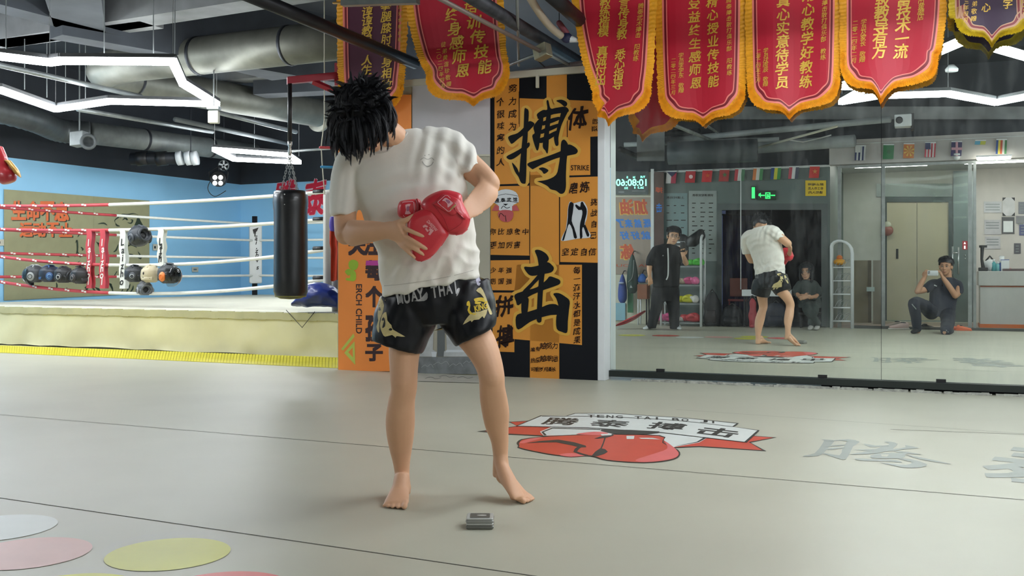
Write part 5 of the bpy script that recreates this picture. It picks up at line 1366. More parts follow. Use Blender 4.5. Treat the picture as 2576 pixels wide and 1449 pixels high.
for off, L, r in ((-.036, .052, .0125), (-.012, .044, .0095), (.008, .038, .009), (.026, .030, .0085), (.041, .022, .008)):
    p = h+d*.205+s_*off; p.z = r+.003
    q = p+d*L+s_*off*.12; q.z = r*.95
    b.tube([p-d*.02, p+V((0, 0, .004)), q], [r, r*.95, r*.95], 10, round_=True)
# right leg: knee turned out, heel lifted
b.loft([sec(1150, 780, 4.19, 56, .090, 4), sec(1176, 825, 4.17, 52, .090, 14), sec(1206, 868, 4.13, 44, .083, 16), sec(1226, 910, 4.10, 37, .070, 8), sec(1236, 945, 4.085, 33.5, .060), sec(1238, 972, 4.095, 32.5, .056), sec(1242, 1004, 4.12, 35, .057), sec(1247, 1040, 4.15, 34.5, .060), sec(1250, 1075, 4.175, 29.5, .055), sec(1257, 1110, 4.195, 22.5, .044), sec(1259, 1145, 4.21, 19, .037), sec(1259, 1168, 4.215, 19.5, .036), sec(1256, 1190, 4.225, 17, .034), sec(1252, 1200, 4.23, 12, .025)], 22)
b.ball(P(1238, 950, 4.049), .034, .026, .042, 14)
h2, t2 = P(1258, 1190, 4.21), FL(1330, 1268)
bl = FL(1305, 1258); bl.z = .022                                   # ball of the foot
d2 = V((t2.x-h2.x, t2.y-h2.y, 0)).normalized(); s2 = V((d2.y, -d2.x, 0))
b.loft([(h2+V((0, 0, -.01)), s2*.028, V((0, .02, .028))), (h2.lerp(bl, .25)+V((0, 0, .008)), s2*.033, V((0, .0, .036))), (h2.lerp(bl, .6)+V((0, 0, .005)), s2*.039, V((0, 0, .028))), (bl.copy(), s2*.047, V((0, 0, .021))), (bl+d2*.035+V((0, 0, -.006)), s2*.046, V((0, 0, .014)))], 18)
b.loft([(P(1259, 1128, 4.203), V((-.024, 0, 0)), V((0, .028, 0))), (P(1261, 1158, 4.198), V((-.030, 0, 0)), V((0, .034, -.008))), (P(1268, 1187, 4.168), s2*.032, V((-.010, .016, -.028))), (P(1284, 1216, 4.125), s2*.034, V((-.008, .010, -.024))), (P(1300, 1243, 4.09), s2*.036, V((-.003, .005, -.014))), (P(1308, 1254, 4.075), s2*.03, V((-.002, .003, -.008)))], 16)
for off, L, r in ((.036, .050, .0125), (.012, .046, .0098), (-.008, .041, .0092), (-.026, .034, .0086), (-.040, .026, .008)):
    p = bl+d2*.018+s2*off; p.z = r+.004; q = p+d2*L; q.z = r*.95
    b.tube([p-d2*.015, p+V((0, 0, .003)), q], [r, r*.95, r*.95], 10, round_=True)
# pelvis, torso, shoulders under the clothes
TL = 11.7
b.loft([sec(1096, 800, 4.19, 100, .10, 4), sec(1092, 750, 4.18, 102, .102, 8), sec(1083, 690, 4.16, 100, .095, TL), sec(1068, 610, 4.14, 100, .098, TL), sec(1048, 540, 4.14, 112, .105, TL), sec(1030, 470, 4.16, 120, .112, TL), sec(1018, 410, 4.18, 118, .105, TL), sec(1008, 368, 4.2, 80, .085, TL), sec(1000, 345, 4.18, 48, .062, TL)], 22)
# neck leaning forward to the bowed head
limb(b, [P(1010, 372, 4.18), P(985, 342, 4.10), P(955, 320, 4.03)], [.066, .056, .058], 16)
# photograph's left arm: hanging upper arm, forearm across the belly
limb(b, [P(898, 432, 4.17), P(873, 480, 4.15), P(868, 540, 4.11), P(870, 588, 4.06)], [.052, .052, .046, .045], 16)
seclimb(b, [(P(866, 575, 4.08), V((.038, 0, -.01)), V((0, .042, 0))), (P(878, 586, 4.04), V((0, 0, .049)), V((.01, .044, 0))), (P(905, 585, 3.99), V((0, 0, .049)), V((.02, .042, 0))), (P(940, 582, 3.945), V((0, 0, .041)), V((.015, .035, 0))), (P(968, 580, 3.91), V((-.003, 0, .033)), V((.012, .025, 0))), (P(985, 581, 3.893), V((-.004, 0, .034)), V((.01, .022, 0)))], 18)
# its hand, spread on the glove
b.loft([(P(972, 579, 3.905), V((-.004, 0, .033)), V((.008, .022, 0))), (P(992, 584, 3.885), V((-.012, 0, .042)), V((.01, .019, 0))), (P(1010, 592, 3.865), V((-.022, 0, .050)), V((.006, .016, 0))), (P(1022, 599, 3.853), V((-.030, 0, .050)), V((.004, .013, 0)))], 18)
Yh = 3.845
finger(b, [P(1012, 572, 3.868), P(1024, 577, 3.848), P(1042, 585, 3.838), P(1058, 592, 3.838), P(1071, 597, 3.845)], .0105, .0082)
finger(b, [P(1016, 591, 3.868), P(1027, 599, 3.845), P(1046, 610, 3.834), P(1061, 619, 3.835), P(1073, 626, 3.842)], .0108, .0084)
finger(b, [P(1012, 604, 3.872), P(1023, 613, 3.848), P(1040, 624, 3.838), P(1054, 633, 3.838), P(1066, 640, 3.845)], .0102, .0080)
finger(b, [P(1004, 612, 3.88), P(1012, 620, 3.858), P(1025, 632, 3.846), P(1035, 641, 3.846), P(1043, 648, 3.85)], .0092, .0072)
finger(b, [P(985, 568, 3.895), P(1003, 560, 3.873), P(1022, 554, 3.858), P(1036, 546, 3.858), P(1044, 541, 3.862)], .0150, .0092)
# photograph's right arm: raised elbow, hand inside the glove
limb(b, [P(1135, 375, 4.19), P(1172, 410, 4.17), P(1205, 438, 4.15), P(1228, 462, 4.12)], [.060, .057, .052, .049], 16)
seclimb(b, [(P(1218, 445, 4.13), V((.042, 0, -.01)), V((0, .045, 0))), (P(1228, 474, 4.09), V((.040, 0, -.026)), V((.01, .044, 0))), (P(1210, 500, 4.03), V((.033, 0, -.038)), V((.02, .040, .01))), (P(1188, 521, 3.97), V((.026, 0, -.034)), V((.02, .032, .01))), (P(1165, 537, 3.93), V((.020, 0, -.027)), V((.015, .026, .01))), (P(1140, 548, 3.905), V((.018, 0, -.025)), V((.012, .025, .01)))], 18)
b.ball(P(1140, 545, 3.90), .05, .035, .045, 12)
HC = P(922, 300, 3.985)
HUP = V((-.28, -.76, .58)); HFW = V((.02, -.58, -.80))
q, R = head_geo(b, HC, HUP, HFW, 1.0)
body = BODY.blob('body', m_skin, man, .0046, 7, .5)
face_parts(q, R, body)
# ---- hair: thick and tousled
hair = hair_shell(q, R, man, 1.0, length=.02, fringe=.020, sides=.012, back=.018, seed=4, n=460, messy=.8, thick=.027, strand=.0075)
# loose locks hanging from the fringe and temples, stray tips off the outline
rnd = random.Random(11); guides = []
for i in range(190):
    a = rnd.uniform(-1.6, 1.6)
    d = V((sin(a)*.1, cos(a)*.112-.01, rnd.uniform(.03, .09)))
    p = q(*d); ln = rnd.uniform(.05, .125)
    g = V((rnd.uniform(-.25, .3), rnd.uniform(-.30, .05), -1)).normalized()
    e = (R @ V((sin(a), cos(a), -.4))).normalized()
    pts = [p-e*.01, p+e*.018+g*ln*.1, p+e*.027+g*ln*.3, p+e*.028+g*ln*.55, p+e*.022+g*ln*.8, p+e*.012+g*ln]
    guides.append([V(v) for v in catmull([tuple(v) for v in pts], 1)][:6])
for i in range(150):
    d = V((rnd.gauss(0, 1), rnd.gauss(0, 1), abs(rnd.gauss(0, 1))+.1)).normalized()
    p = q(d.x*.092, d.y*.102-.018, d.z*.098+.034); n = (R @ d); g = (n*.5+V((rnd.uniform(-.5, .8), rnd.uniform(-.4, .3), rnd.uniform(-.5, .3)))).normalized()
    guides.append([p, p+n*.008+g*.006, p+n*.012+g*.016, p+n*.014+g*.028, p+n*.014+g*.040, p+n*.011+g*.055])
strands(hair, guides, 30, .0055, 12)

# ---- T-shirt
SH = MB(); b = SH
b.loft([sec(1084, 722, 4.155, 124, .128, TL), sec(1084, 700, 4.155, 125, .130, TL), sec(1081, 665, 4.15, 126, .130, TL), sec(1073, 612, 4.14, 126, .128, TL), sec(1055, 550, 4.135, 134, .130, TL+1), sec(1040, 500, 4.14, 136, .134, TL), sec(1026, 450, 4.155, 142, .136, TL), sec(1016, 408, 4.17, 144, .128, TL), sec(1012, 375, 4.18, 122, .112, TL), sec(1010, 350, 4.185, 84, .092, TL), sec(1007, 334, 4.185, 48, .07, TL)], 34, 4, 2.2)
# shoulders and sleeves
def sleeve(secs): b.loft(secs, 22, 4)
sleeve([(P(955, 402, 4.18), V((0, 0, .092)), V((0, .105, 0))), (P(908, 408, 4.175), V((-.018, 0, .088)), V((0, .10, 0))), (P(885, 420, 4.17), V((-.050, 0, .062)), V((0, .094, 0))), (P(874, 446, 4.16), V((-.064, 0, .022)), V((0, .088, 0))), (P(868, 485, 4.145), V((-.062, 0, -.002)), V((0, .082, 0))), (P(865, 525, 4.125), V((-.056, 0, -.003)), V((0, .079, 0))), (P(864, 543, 4.12), V((-.0525, 0, -.001)), V((0, .077, 0)))])
sleeve([(P(1075, 372, 4.19), V((-.01, 0, .09)), V((0, .10, 0))), (P(1115, 375, 4.19), V((.03, 0, .085)), V((0, .095, 0))), (P(1146, 390, 4.18), V((.052, 0, .062)), V((0, .088, 0))), (P(1168, 412, 4.17), V((.058, 0, .042)), V((0, .082, 0))), (P(1182, 430, 4.16), V((.0575, 0, .032)), V((0, .078, 0)))])
def folds(p, n):
    u, v = p.x, p.z
    # px coordinates for steering
    Yp = p.y; X = CX+u*FP/Yp; Yy = HY-(v-CH)*FP/Yp
    f = 0.
    # long drag lines from the right shoulder
    w = max(0, 1-abs(Yy-400)/110)*max(0, min(1, (X-1020)/60))
    f += .006*w*sin((X-1060)*.16+(Yy-380)*.03+1.5*noise.noise(V((X*.01, Yy*.01, 2))))
    # sleeve creases
    w = max(0, 1-abs(X-868)/40)*max(0, min(1, (Yy-400)/60))
    f += .003*w*sin((X)*.2+Yy*.03)
    # sag folds above the gloves
    w = max(0, 1-abs(Yy-470)/75)*max(0, 1-abs(X-1000)/150)
    f += .006*w*sin((Yy+ .32*(X-960)+18*noise.noise(V((X*.012, Yy*.012, 5))))*.115)
    # bunched cloth on the belly
    w = max(0, min(1, (Yy-560)/70))
    f += .013*w*noise.noise(V((X*.034+Yy*.016, Yy*.013-X*.008, 3)))+.014*w*(.22-abs(noise.noise(V((X*.016-Yy*.014, Yy*.016+X*.012, 9)))))
    f += .0045*noise.noise(V((X*.016, Yy*.010, 1)))
    w = max(0, 1-abs(Yy-420)/90)*max(0, 1-abs(X-1150)/60)
    f += .005*w*sin((X-1150)*.10-(Yy-420)*.14)
    w = max(0, 1-abs(Yy-400)/60)*max(0, 1-abs(X-930)/70); f += .004*w*sin((X-930)*.08+(Yy-400)*.17)
    # back folds
    if n.y > .3: f += .006*noise.noise(V((X*.02+Yy*.02, Yy*.015, 12)))
    return f
shirt = SH.blob('t_shirt', mat('shirt_white', 'e6e3da', rough=.85, var=.03, scale=5, bump=.08, bscale=420, sheen=.2), man, .0062, 6, .5, disp=folds)
# openings: neck hole, sleeve ends and hem stay closed behind the skin; ribbed collar and seams on top
tree = bvh_of(shirt)
ctr = catmull([(1019, 297), (1010, 330), (996, 362), (975, 380), (950, 384), (928, 374), (915, 350)], 5)
b = MB(); fr = onto(tree, step=-.004)
pts = [fr(x, y, 0) for x, y in ctr]
b.tube(pts, .0065, 8, round_=True); b.build('collar', mat('shirt_rib', 'd0cdc6', rough=.85, var=.04), shirt, True)
b = MB(); fo = onto(tree, step=.0006)
skinpoly = [(1017, 300), (1008, 330), (994, 360), (973, 377), (950, 381), (930, 372), (925, 340), (960, 310), (1000, 292)]
b.poly(fo, [catmull(skinpoly, 4, True)]); 
# fine hem stitching
b = MB()
for off in (-3,): b.line(onto(tree, step=.003), [(966, 722+off), (1010, 718+off), (1080, 708+off), (1150, 694+off), (1203, 679+off)], 1.0)
b.flatbuild('hem_stitch', mat('stitch_grey', 'b4b1aa', rough=.9, var=0), shirt)
b = MB(); fo = onto(tree, step=.0012)
b.line(fo, [(1062, 406), (1068, 415), (1076, 418), (1085, 415), (1090, 407)], 2.0, .0002); b.line(fo, [(1058, 402), (1066, 397), (1076, 401), (1086, 397), (1092, 403)], 1.4, .0002); b.line(fo, [(1066, 412), (1076, 420), (1088, 412)], 1.6, .0002)
for x, y in ((1069, 391), (1079, 389)): b.add([fo(x+1.6*cos(k), y+1.6*sin(k), .0002) for k in range(6)], [tuple(range(6))])
b.flatbuild('chest_print', mat('chest_print', 'a9a79f', rough=.7, var=0), shirt)

# ---- shorts
ST = MB(); b = ST
b.loft([sec(1083, 690, 4.17, 112, .125, TL), sec(1090, 730, 4.175, 126, .130, 9), sec(1093, 770, 4.18, 136, .133, 5), sec(1096, 812, 4.185, 128, .125, 3)], 34, 4, 2.3)
b.loft([sec(1050, 735, 4.18, 92, .120, 6), sec(1030, 780, 4.175, 84, .125, 0), sec(1014, 820, 4.17, 76, .124, -8), sec(1004, 862, 4.165, 68.5, .122, -16), sec(1001, 873, 4.165, 65, .118, -16)], 28, 4, 2.3)
b.loft([sec(1140, 720, 4.185, 92, .122, 12), sec(1166, 765, 4.175, 82, .125, 16), sec(1184, 808, 4.155, 70, .122, 24), sec(1194, 836, 4.14, 61, .120, 27), sec(1197, 845, 4.14, 57.5, .116, 27)], 28, 4, 2.3)
def sfold(p, n):
    Yp = p.y; X = CX+p.x*FP/Yp; Yy = HY-(p.z-CH)*FP/Yp
    return .006*noise.noise(V((X*.022+Yy*.008, Yy*.016, 4)))+.0035*noise.noise(V((X*.05, Yy*.03, 6)))+.004*max(0, 1-abs(Yy-720)/50)*sin(X*.14)
shorts = ST.blob('shorts', mat('satin_black', '0b0e15', rough=.42, spec=.35, var=.2, scale=6), man, .0062, 3, .5, disp=sfold)
tree = bvh_of(shorts); fo = onto(tree, step=.0015)
m_gem = mat('embroidery_cream', 'cfc089', rough=.6, var=.12, scale=60); m_gy = mat('embroidery_yellow', 'e0c02c', rough=.5, var=.05); m_sil = mat('silver_print', 'a9a9ab', rough=.35, metal=.35, var=.15, scale=20)
ze = lambda l: [(850+x/3.45, 560+y/3.45) for x, y in l]
def sheet(b, loops, w, sm=2, fr=None):
    """fine triangulated print so that it follows the cloth"""
    tmp = MB(); ident = lambda x, y, z: V((x, y, 0))
    tmp.poly(ident, loops, 0, sm)
    bm = bmesh.new(); vs = [bm.verts.new(v) for v in tmp.v]
    for f in tmp.f:
        try: bm.faces.new([vs[i] for i in f])
        except ValueError: pass
    for _ in range(2):
        long_ = [e for e in bm.edges if e.calc_length() > 7]
        if long_: bmesh.ops.subdivide_edges(bm, edges=long_, cuts=1, use_grid_fill=True)
    bmesh.ops.triangulate(bm, faces=bm.faces)
    bm.verts.index_update()
    f_ = fr or fo
    b.add([f_(v.co.x, v.co.y, w) for v in bm.verts], [tuple(v.index for v in f.verts) for f in bm.faces]); bm.free()
for l in ([(385, 800), (420, 775), (430, 850), (465, 890), (480, 930), (585, 990), (510, 985), (500, 1000), (470, 975), (410, 990), (385, 960), (365, 900), (372, 850)], [(345, 945), (335, 900), (350, 850), (345, 800), (362, 640), (380, 660), (400, 720), (385, 790), (368, 830), (360, 880), (358, 950)]):
    b = MB(); sheet(b, [ze(l)], 0); b.flatbuild('flame_embroidery', m_gem, shorts)
for l in ([(1085, 885), (1130, 815), (1170, 780), (1240, 770), (1300, 750), (1270, 830), (1255, 812), (1225, 840), (1180, 845), (1160, 865), (1150, 850)], [(1200, 590), (1240, 560), (1275, 620), (1300, 690), (1320, 740), (1340, 790), (1318, 795), (1290, 720), (1265, 650), (1235, 615)]):
    b = MB(); sheet(b, [ze(l)], 0); b.flatbuild('flame_embroidery', m_gem, shorts)
b = MB()
for l in ([(378, 850), (395, 820), (410, 850), (408, 900), (385, 915), (392, 880), (400, 850)], [(440, 930), (455, 915), (475, 925), (460, 938)], [(350, 760), (362, 730), (372, 760)]): sheet(b, [ze(l)], .0006)
b.flatbuild('flame_detail', mat('satin_dark', '15171c', rough=.5, var=0), shorts)
b = MB()
for l in ([(1120, 690), (1140, 680), (1150, 720), (1145, 760), (1175, 790), (1200, 785), (1190, 800), (1150, 800), (1125, 760), (1135, 725), (1118, 720)], [(1180, 665), (1200, 655), (1230, 650), (1255, 650), (1285, 665), (1300, 690), (1295, 705), (1270, 690), (1225, 680), (1195, 690)], [(1190, 690), (1240, 688), (1235, 705), (1195, 706)]): sheet(b, [ze(l)], 0)
tmp = MB(); b.text(fo, 'KING', 850+1240/3.45, 560+733/3.45, 34, 15, .0008, .04, .15, .30)
b.flatbuild('crown_emblem', m_gy, shorts)
b = MB()
for i, ch in enumerate('MUAY THAI'):
    if ch == ' ': continue
    x = 1006+i*17.5; y = 752-.20*(x-1006)
    b.text(fo, ch, x, y-1, 4.5 if ch == 'I' else 15.5, 30 if ch not in 'AM' else 26, .0008, .035, .12, .20)
for l in ([(500, 620), (520, 610), (535, 660), (548, 695), (525, 690)], [(660, 680), (720, 660), (770, 600), (780, 650), (750, 680)], [(1035, 575), (1060, 570), (1050, 610), (1030, 640)]): sheet(b, [ze(l)], .0006)
b.flatbuild('waist_lettering', m_sil, shorts)
b = MB()
for pts in ([(940, 851), (985, 866), (1030, 878), (1064, 886)], [(1141, 866), (1180, 848), (1215, 830), (1246, 812)], [(1092, 760), (1095, 800), (1094, 822)]): b.line(fo, pts, 1.2, .0002)
b.flatbuild('shorts_seam', mat('seam_black', '05060a', rough=.6, var=0), shorts)
b = MB()
sheet(b, [[(1197, 700), (1204, 696), (1209, 706), (1207, 718), (1200, 716)]], .0002); b.flatbuild('side_patch', mat('patch_lilac', 'a9a8bb', rough=.4, var=.1), shorts)
# flames on the back of the right leg, seen in the mirror
def onback(x, y, w):                         # mirror photograph point pressed on the shorts from behind
    e = REF(EYE); d = (REF(P(x, y, 12))-e).normalized()
    h_ = tree.ray_cast(e, d)
    return (h_[0] if h_[0] is not None else tree.find_nearest(REF(P(x, y, 11.8)))[0])-d*(.0015+w)
zk = lambda l: [(1820+x/3.814, 500+y/3.814) for x, y in l]
b = MB()
for l in ([(455, 880), (480, 820), (520, 800), (545, 760), (540, 720), (555, 720), (575, 770), (560, 810), (560, 845), (530, 850), (510, 870), (500, 850), (490, 870)], [(580, 715), (610, 760), (645, 820), (620, 815), (590, 770)], [(515, 720), (550, 715), (545, 738), (520, 738)]): sheet(b, [zk(l)], 0, 2, onback)
b.flatbuild('back_flame_embroidery', m_gem, shorts)

# ------------------------------------------------------------------ boxing gloves
m_gl = mat('glove_red', 'd2333f', rough=.38, var=.05, scale=5, bump=.04, bscale=120, coat=.15); m_gld = mat('glove_red_dark', 'a9242e', rough=.4, var=.05); m_glp = mat('glove_piping', 'e4616a', rough=.45, var=0); m_lab = mat('glove_label_pink', 'eab2b8', rough=.5, var=.05)
zg = lambda l: [(980+x/6.587, 460+y/6.587) for x, y in l]
def padbody(name, out, Y0, thick, m, parent, voxel=.004, rim=.4, dish=0., lean=(0, 0)):
    """padded panel: outline from the photograph, swollen in depth"""
    out = catmull(zg(out), 4, True); cx_ = sum(p[0] for p in out)/len(out); cy_ = sum(p[1] for p in out)/len(out)
    b = MB(); rings = []
    for t_, k in ((-1, .72), (-.8, .9), (-.4, .99), (0, 1), (.4, .985), (.8, .88), (1, .70), (1.08, .35)):
        rings.append([P(cx_+(x-cx_)*k, cy_+(y-cy_)*k, Y0-thick*t_+lean[0]*(x-cx_)+lean[1]*(y-cy_)) for x, y in out])
    b.skin(rings); return b
# worn glove
wg = thing('boxing_glove', 'red boxing glove worn on the raised elbow side hand', 'boxing glove', P(1130, 545, 3.88), 'pair of red boxing gloves')
b = padbody('glove', [(530, 330), (600, 240), (740, 160), (900, 115), (1040, 130), (1190, 190), (1220, 330), (1330, 560), (1335, 640), (1290, 770), (1180, 850), (1000, 860), (850, 760), (700, 560), (540, 430)], 3.885, .048, m_gl, wg)
g1 = b.blob('glove_body', m_gl, wg, .005, 5)
tw = bvh_of(g1); fw = onto(tw, step=.001)
def raised(out, tree_, h, name, m, parent, sm=3):
    """a flap lying on a surface with its own thickness"""
    o = catmull(zg(out), sm, True) if sm else zg(out); f = onto(tree_, step=.0005); cx_ = sum(p[0] for p in o)/len(o); cy_ = sum(p[1] for p in o)/len(o)
    b = MB(); n = len(o); rings = []
    for k, w in ((1, -.004), (1, h*.6), (.95, h), (.6, h*1.08), (.25, h*1.1)): rings.append([f(cx_+(x-cx_)*k, cy_+(y-cy_)*k, w) for x, y in o])
    b.skin(rings); return b.build(name, m, parent, True)
cuff = raised([(720, 350), (760, 335), (860, 210), (930, 185), (1080, 240), (1200, 330), (1290, 560), (1240, 600), (1160, 450), (1090, 525), (1010, 530), (940, 480)], tw, .010, 'wrist_strap', m_gl, wg)
ts = bvh_of(cuff); fs_ = onto(ts, step=.0008)
b = MB(); o = zg([(800, 315), (920, 210), (965, 212), (1105, 350), (1100, 375), (1000, 468), (965, 470), (805, 335)]); b.line(fs_, o+[o[0]], 1.6, .0006, smooth=0)
b.flatbuild('label_border', m_lab, cuff)
b = MB(); sheet(b, [zg([(870, 300), (915, 250), (960, 260), (1040, 320), (1045, 345), (975, 405), (960, 395), (955, 345), (905, 300)])], .0006, 2, fs_); b.flatbuild('label_emblem', m_lab, cuff)
b = MB(); sheet(b, [zg([(925, 285), (960, 275), (1005, 310), (985, 345), (960, 330)])], .0012, 2, fs_); b.flatbuild('label_centre', mat('label_mauve', 'b06a86', rough=.5), cuff)
b = MB(); sheet(b, [zg([(1005, 435), (1085, 355), (1095, 380), (1020, 450)])], .0008, 2, fs_); b.flatbuild('label_stripe', mat('label_olive', 'b08a52', rough=.5), cuff)
b = MB()
for l in ([(990, 800), (1100, 740), (1200, 650), (1190, 560), (1140, 500)], [(720, 360), (820, 480), (900, 590), (980, 800)]): b.line(fw, zg(l), 1.2, .0004)
b.flatbuild('glove_seam', m_gld, wg)
b = MB(); b.tube([fw(*p, .004) for p in zg([(1330, 600), (1325, 680), (1285, 770), (1200, 840), (1100, 858)])], .0035, 8); b.build('piping', m_glp, wg, True)
# held glove
hg = thing('boxing_glove', 'red boxing glove held flat under the spread bare fingers', 'boxing glove', P(1075, 590, 3.87), 'pair of red boxing gloves')
b = padbody('glove', [(130, 420), (160, 320), (220, 290), (430, 265), (520, 300), (520, 480), (420, 560), (300, 600), (150, 560)], 3.93, .036, m_gl, hg); c1 = b.blob('cuff', m_gl, hg, .005, 4)
tc_ = bvh_of(c1); fc = onto(tc_, step=.001)
b = padbody('glove', [(330, 560), (420, 490), (560, 430), (690, 410), (750, 470), (870, 640), (985, 840), (940, 920), (800, 1120), (680, 1240), (540, 1300), (440, 1290), (360, 1150), (310, 900), (290, 700)], 3.868, .030, m_gl, hg)
g2 = b.blob('glove_body', m_gl, hg, .0045, 5)
tg = bvh_of(g2); fg = onto(tg, step=.001)
b = MB(); o = zg([(215, 330), (230, 318), (380, 308), (402, 322), (412, 440), (400, 520), (240, 560), (232, 545)]); b.line(fc, o+[o[0]], 1.6, .0006, smooth=0); b.flatbuild('label_border', m_lab, c1)
b = MB(); sheet(b, [zg([(262, 365), (350, 348), (325, 400), (325, 470), (355, 510), (255, 520), (275, 450)])], .0006, 2, fc); b.flatbuild('label_emblem', m_lab, c1)
b = MB(); sheet(b, [zg([(285, 395), (325, 390), (322, 460), (285, 465)])], .0012, 2, fc); b.flatbuild('label_centre', mat('label_mauve', 'b06a86'), c1)
b = MB(); b.tube([fc(*p, .004) for p in zg([(455, 285), (475, 340), (480, 430), (465, 500)])], .006, 8, round_=True); b.build('cuff_fold', m_gld, c1, True)
b = MB(); b.text(fg, 'WESING', 980+705/6.587, 460+712/6.587, 34, 8, .0008, .03, 0, radians(-47), True)
for l in ([(548, 715), (590, 690), (640, 720), (625, 740), (590, 735), (560, 745)], [(585, 760), (610, 745), (650, 800), (625, 815)], [(640, 780), (690, 755), (735, 790), (670, 870), (640, 855), (670, 800)], [(650, 735), (690, 740), (670, 765)]): sheet(b, [zg(l)], .0006, 0, fg)
b.flatbuild('maker_print', mat('glove_print_pink', 'e9a2a4', rough=.5, var=0), hg)
b = MB(); b.tube([fg(*p, .002) for p in catmull(zg([(690, 415), (760, 480), (870, 640), (980, 840)]), 3)], .0032, 8); b.tube([fg(*p, .001) for p in catmull(zg([(975, 860), (800, 1120), (680, 1235), (520, 1300)]), 3)], .0025, 8); b.build('piping', m_glp, hg, True)
# ------------------------------------------------------------------ the rear side of the hall (what the mirror shows)
def MJ(x, y, Yv): return MP(x, y, Yv)
mxs = lambda v: V(v)                                   # helper: vectors given in mirror-photo axes (x right, y away, z up)
def MV(dx, dy, dz):                                     # mirror-space direction turned into the real one
    v = V((dx, dy, dz)); return v-MN*(2*v.dot(MN))
def msec(x, y, Yv, hw, dp, tilt=0.):
    k = Yv/FP; a = radians(tilt)
    return (MP(x, y, Yv), MV(cos(a)*hw*k, 0, sin(a)*hw*k), MV(0, dp, 0))
def mframe_at(dist): return mirframe(dist)
# ---- lobby shell
LB = -3.6
uG0, uG1 = mu(2088, RD), 8.1
zT, zU = 2.70, 3.10
rseg('wall_lobby', mu(2060, LB), 8.1, LB, mat('lobby_wall', 'c2bdb8', rough=.5, var=.05), 0, 3.2)
b = MB(); b.obox(MN*((RD+LB)/2-.06)+MU*(uG0-.06)+ZUP*1.6, MU*.06, MN*((RD-LB)/2-.06), ZUP*1.6); b.build('wall_lobby', m_rear, kind='structure')
b = MB(); b.obox(MN*((RD+LB)/2-.06)+MU*((uG0+8.1)/2)+ZUP*2.85, MU*((8.1-uG0)/2), MN*((RD-LB)/2-.07), ZUP*.03); b.build('ceiling_lobby', m_white, kind='structure')
rseg('trim_4', uG0, uG1, RD+.14, mat('bulkhead', 'b3afac', rough=.5, var=.05), zT, zU, .24)
rseg('wall_rear', uG0-.1, uG1, RD-.05, m_dark, zU, 4.25, .1)
b = MB(); b.obox(MN*(RD-1.2)+MU*((uG0+uG1)/2)+ZUP*.003, MU*((uG1-uG0)/2), MN*1.2, ZUP*.003); b.build('floor_lobby', mat('lobby_floor', '8b7468', rough=.35, var=.1), kind='structure')
b = MB(); b.obox(MN*(RD+.02)+MU*((uG0+.35+uG1)/2)+ZUP*.02, MU*((uG1-uG0-.35)/2), MN*.09, ZUP*.02); b.build('trim_5', mat('threshold', '4f504d', rough=.6, var=.1), kind='structure')
# lobby lamp (switched on in the photograph)
t = thing('lobby_lamp', 'bright white tube lamp under the white bulkhead, seen in the mirror', 'lamp', MPL(2490, 392, RD+.3))
lc = MPL(2500, 398, RD+.33)
b = MB(); b.tube([lc-MU*.22, lc+MU*.22], .022, 12, round_=True); b.build('tube', mat('lamp_tube', 'fff7ee', emit=22, var=0), t, True)
b = MB(); b.obox(lc+ZUP*.035, MU*.25, MN*.03, ZUP*.012); b.build('holder', m_white, t)
b = MB(); b.obox(lc+ZUP*.035-MN*.12, MU*.03, MN*.10, ZUP*.01); b.build('arm', m_white, t)
for i, (u, dd) in enumerate(((.9, -2.2), (2.7, -2.2), (4.6, -2.2))):
    c = MU*(uG0+u)+MN*dd+ZUP*2.80
    t = thing('ceiling_lamp', 'long white lobby ceiling lamp, %s' % ('over the brown boxes', 'over the lift doors', 'over the reception counter')[i], 'lamp', c)
    b = MB(); b.obox(c, MU*.6, MN*.06, ZUP*.012); b.build('diffuser', mat('lobby_led', 'fdfaf4', emit=26, var=0), t)
    b = MB(); b.obox(c+ZUP*.018, MU*.62, MN*.08, ZUP*.008); b.build('housing', m_white, t)
# ---- glass front of the lobby
m_gl2 = glass('lobby_glass', 'eef3f1', .10, .02)
gf = thing('glass_partition', 'clear glass partition with steel posts in front of the lift', 'partition', MF(2280, 832))
def post(x, w=.03, z1=2.68, nm='post', dist=RD):
    u = mu(x, dist); b = MB(); b.obox(MN*dist+MU*u+ZUP*z1/2, MU*w, MN*.025, ZUP*z1/2); return b.build(nm, m_lsteel, gf)
for x in (2112, 2222, 2440): post(x, .028)
post(2452, .02)
b = MB(); b.obox(MN*RD+MU*((mu(2112, RD)+mu(2455, RD))/2)+ZUP*2.67, MU*((mu(2455, RD)-mu(2112, RD))/2), MN*.03, ZUP*.022); b.build('top_rail', m_lsteel, gf)
for i, (x0, x1) in enumerate(((2114, 2220), (2224, 2436))):
    a, c = mu(x0, RD), mu(x1, RD); b = MB(); b.obox(MN*RD+MU*(a+c)/2+ZUP*1.35, MU*abs(c-a)/2, MN*.005, ZUP*1.29); b.build('glass_pane', m_gl2, gf)
b = MB(); h0 = MPL(2396, 620, RD+.05); h1 = MPL(2396, 690, RD+.05); b.tube([h0, h1], .012, 10); h2_ = MPL(2411, 622, RD+.05); b.tube([h2_, MPL(2411, 690, RD+.05)], .012, 10); b.tube([MPL(2396, 636, RD+.05), MPL(2411, 636, RD+.05)], .01, 8); b.tube([MPL(2396, 636, RD+.05), MPL(2396, 636, RD)], .008, 8); b.build('handle', m_silver, gf, True)
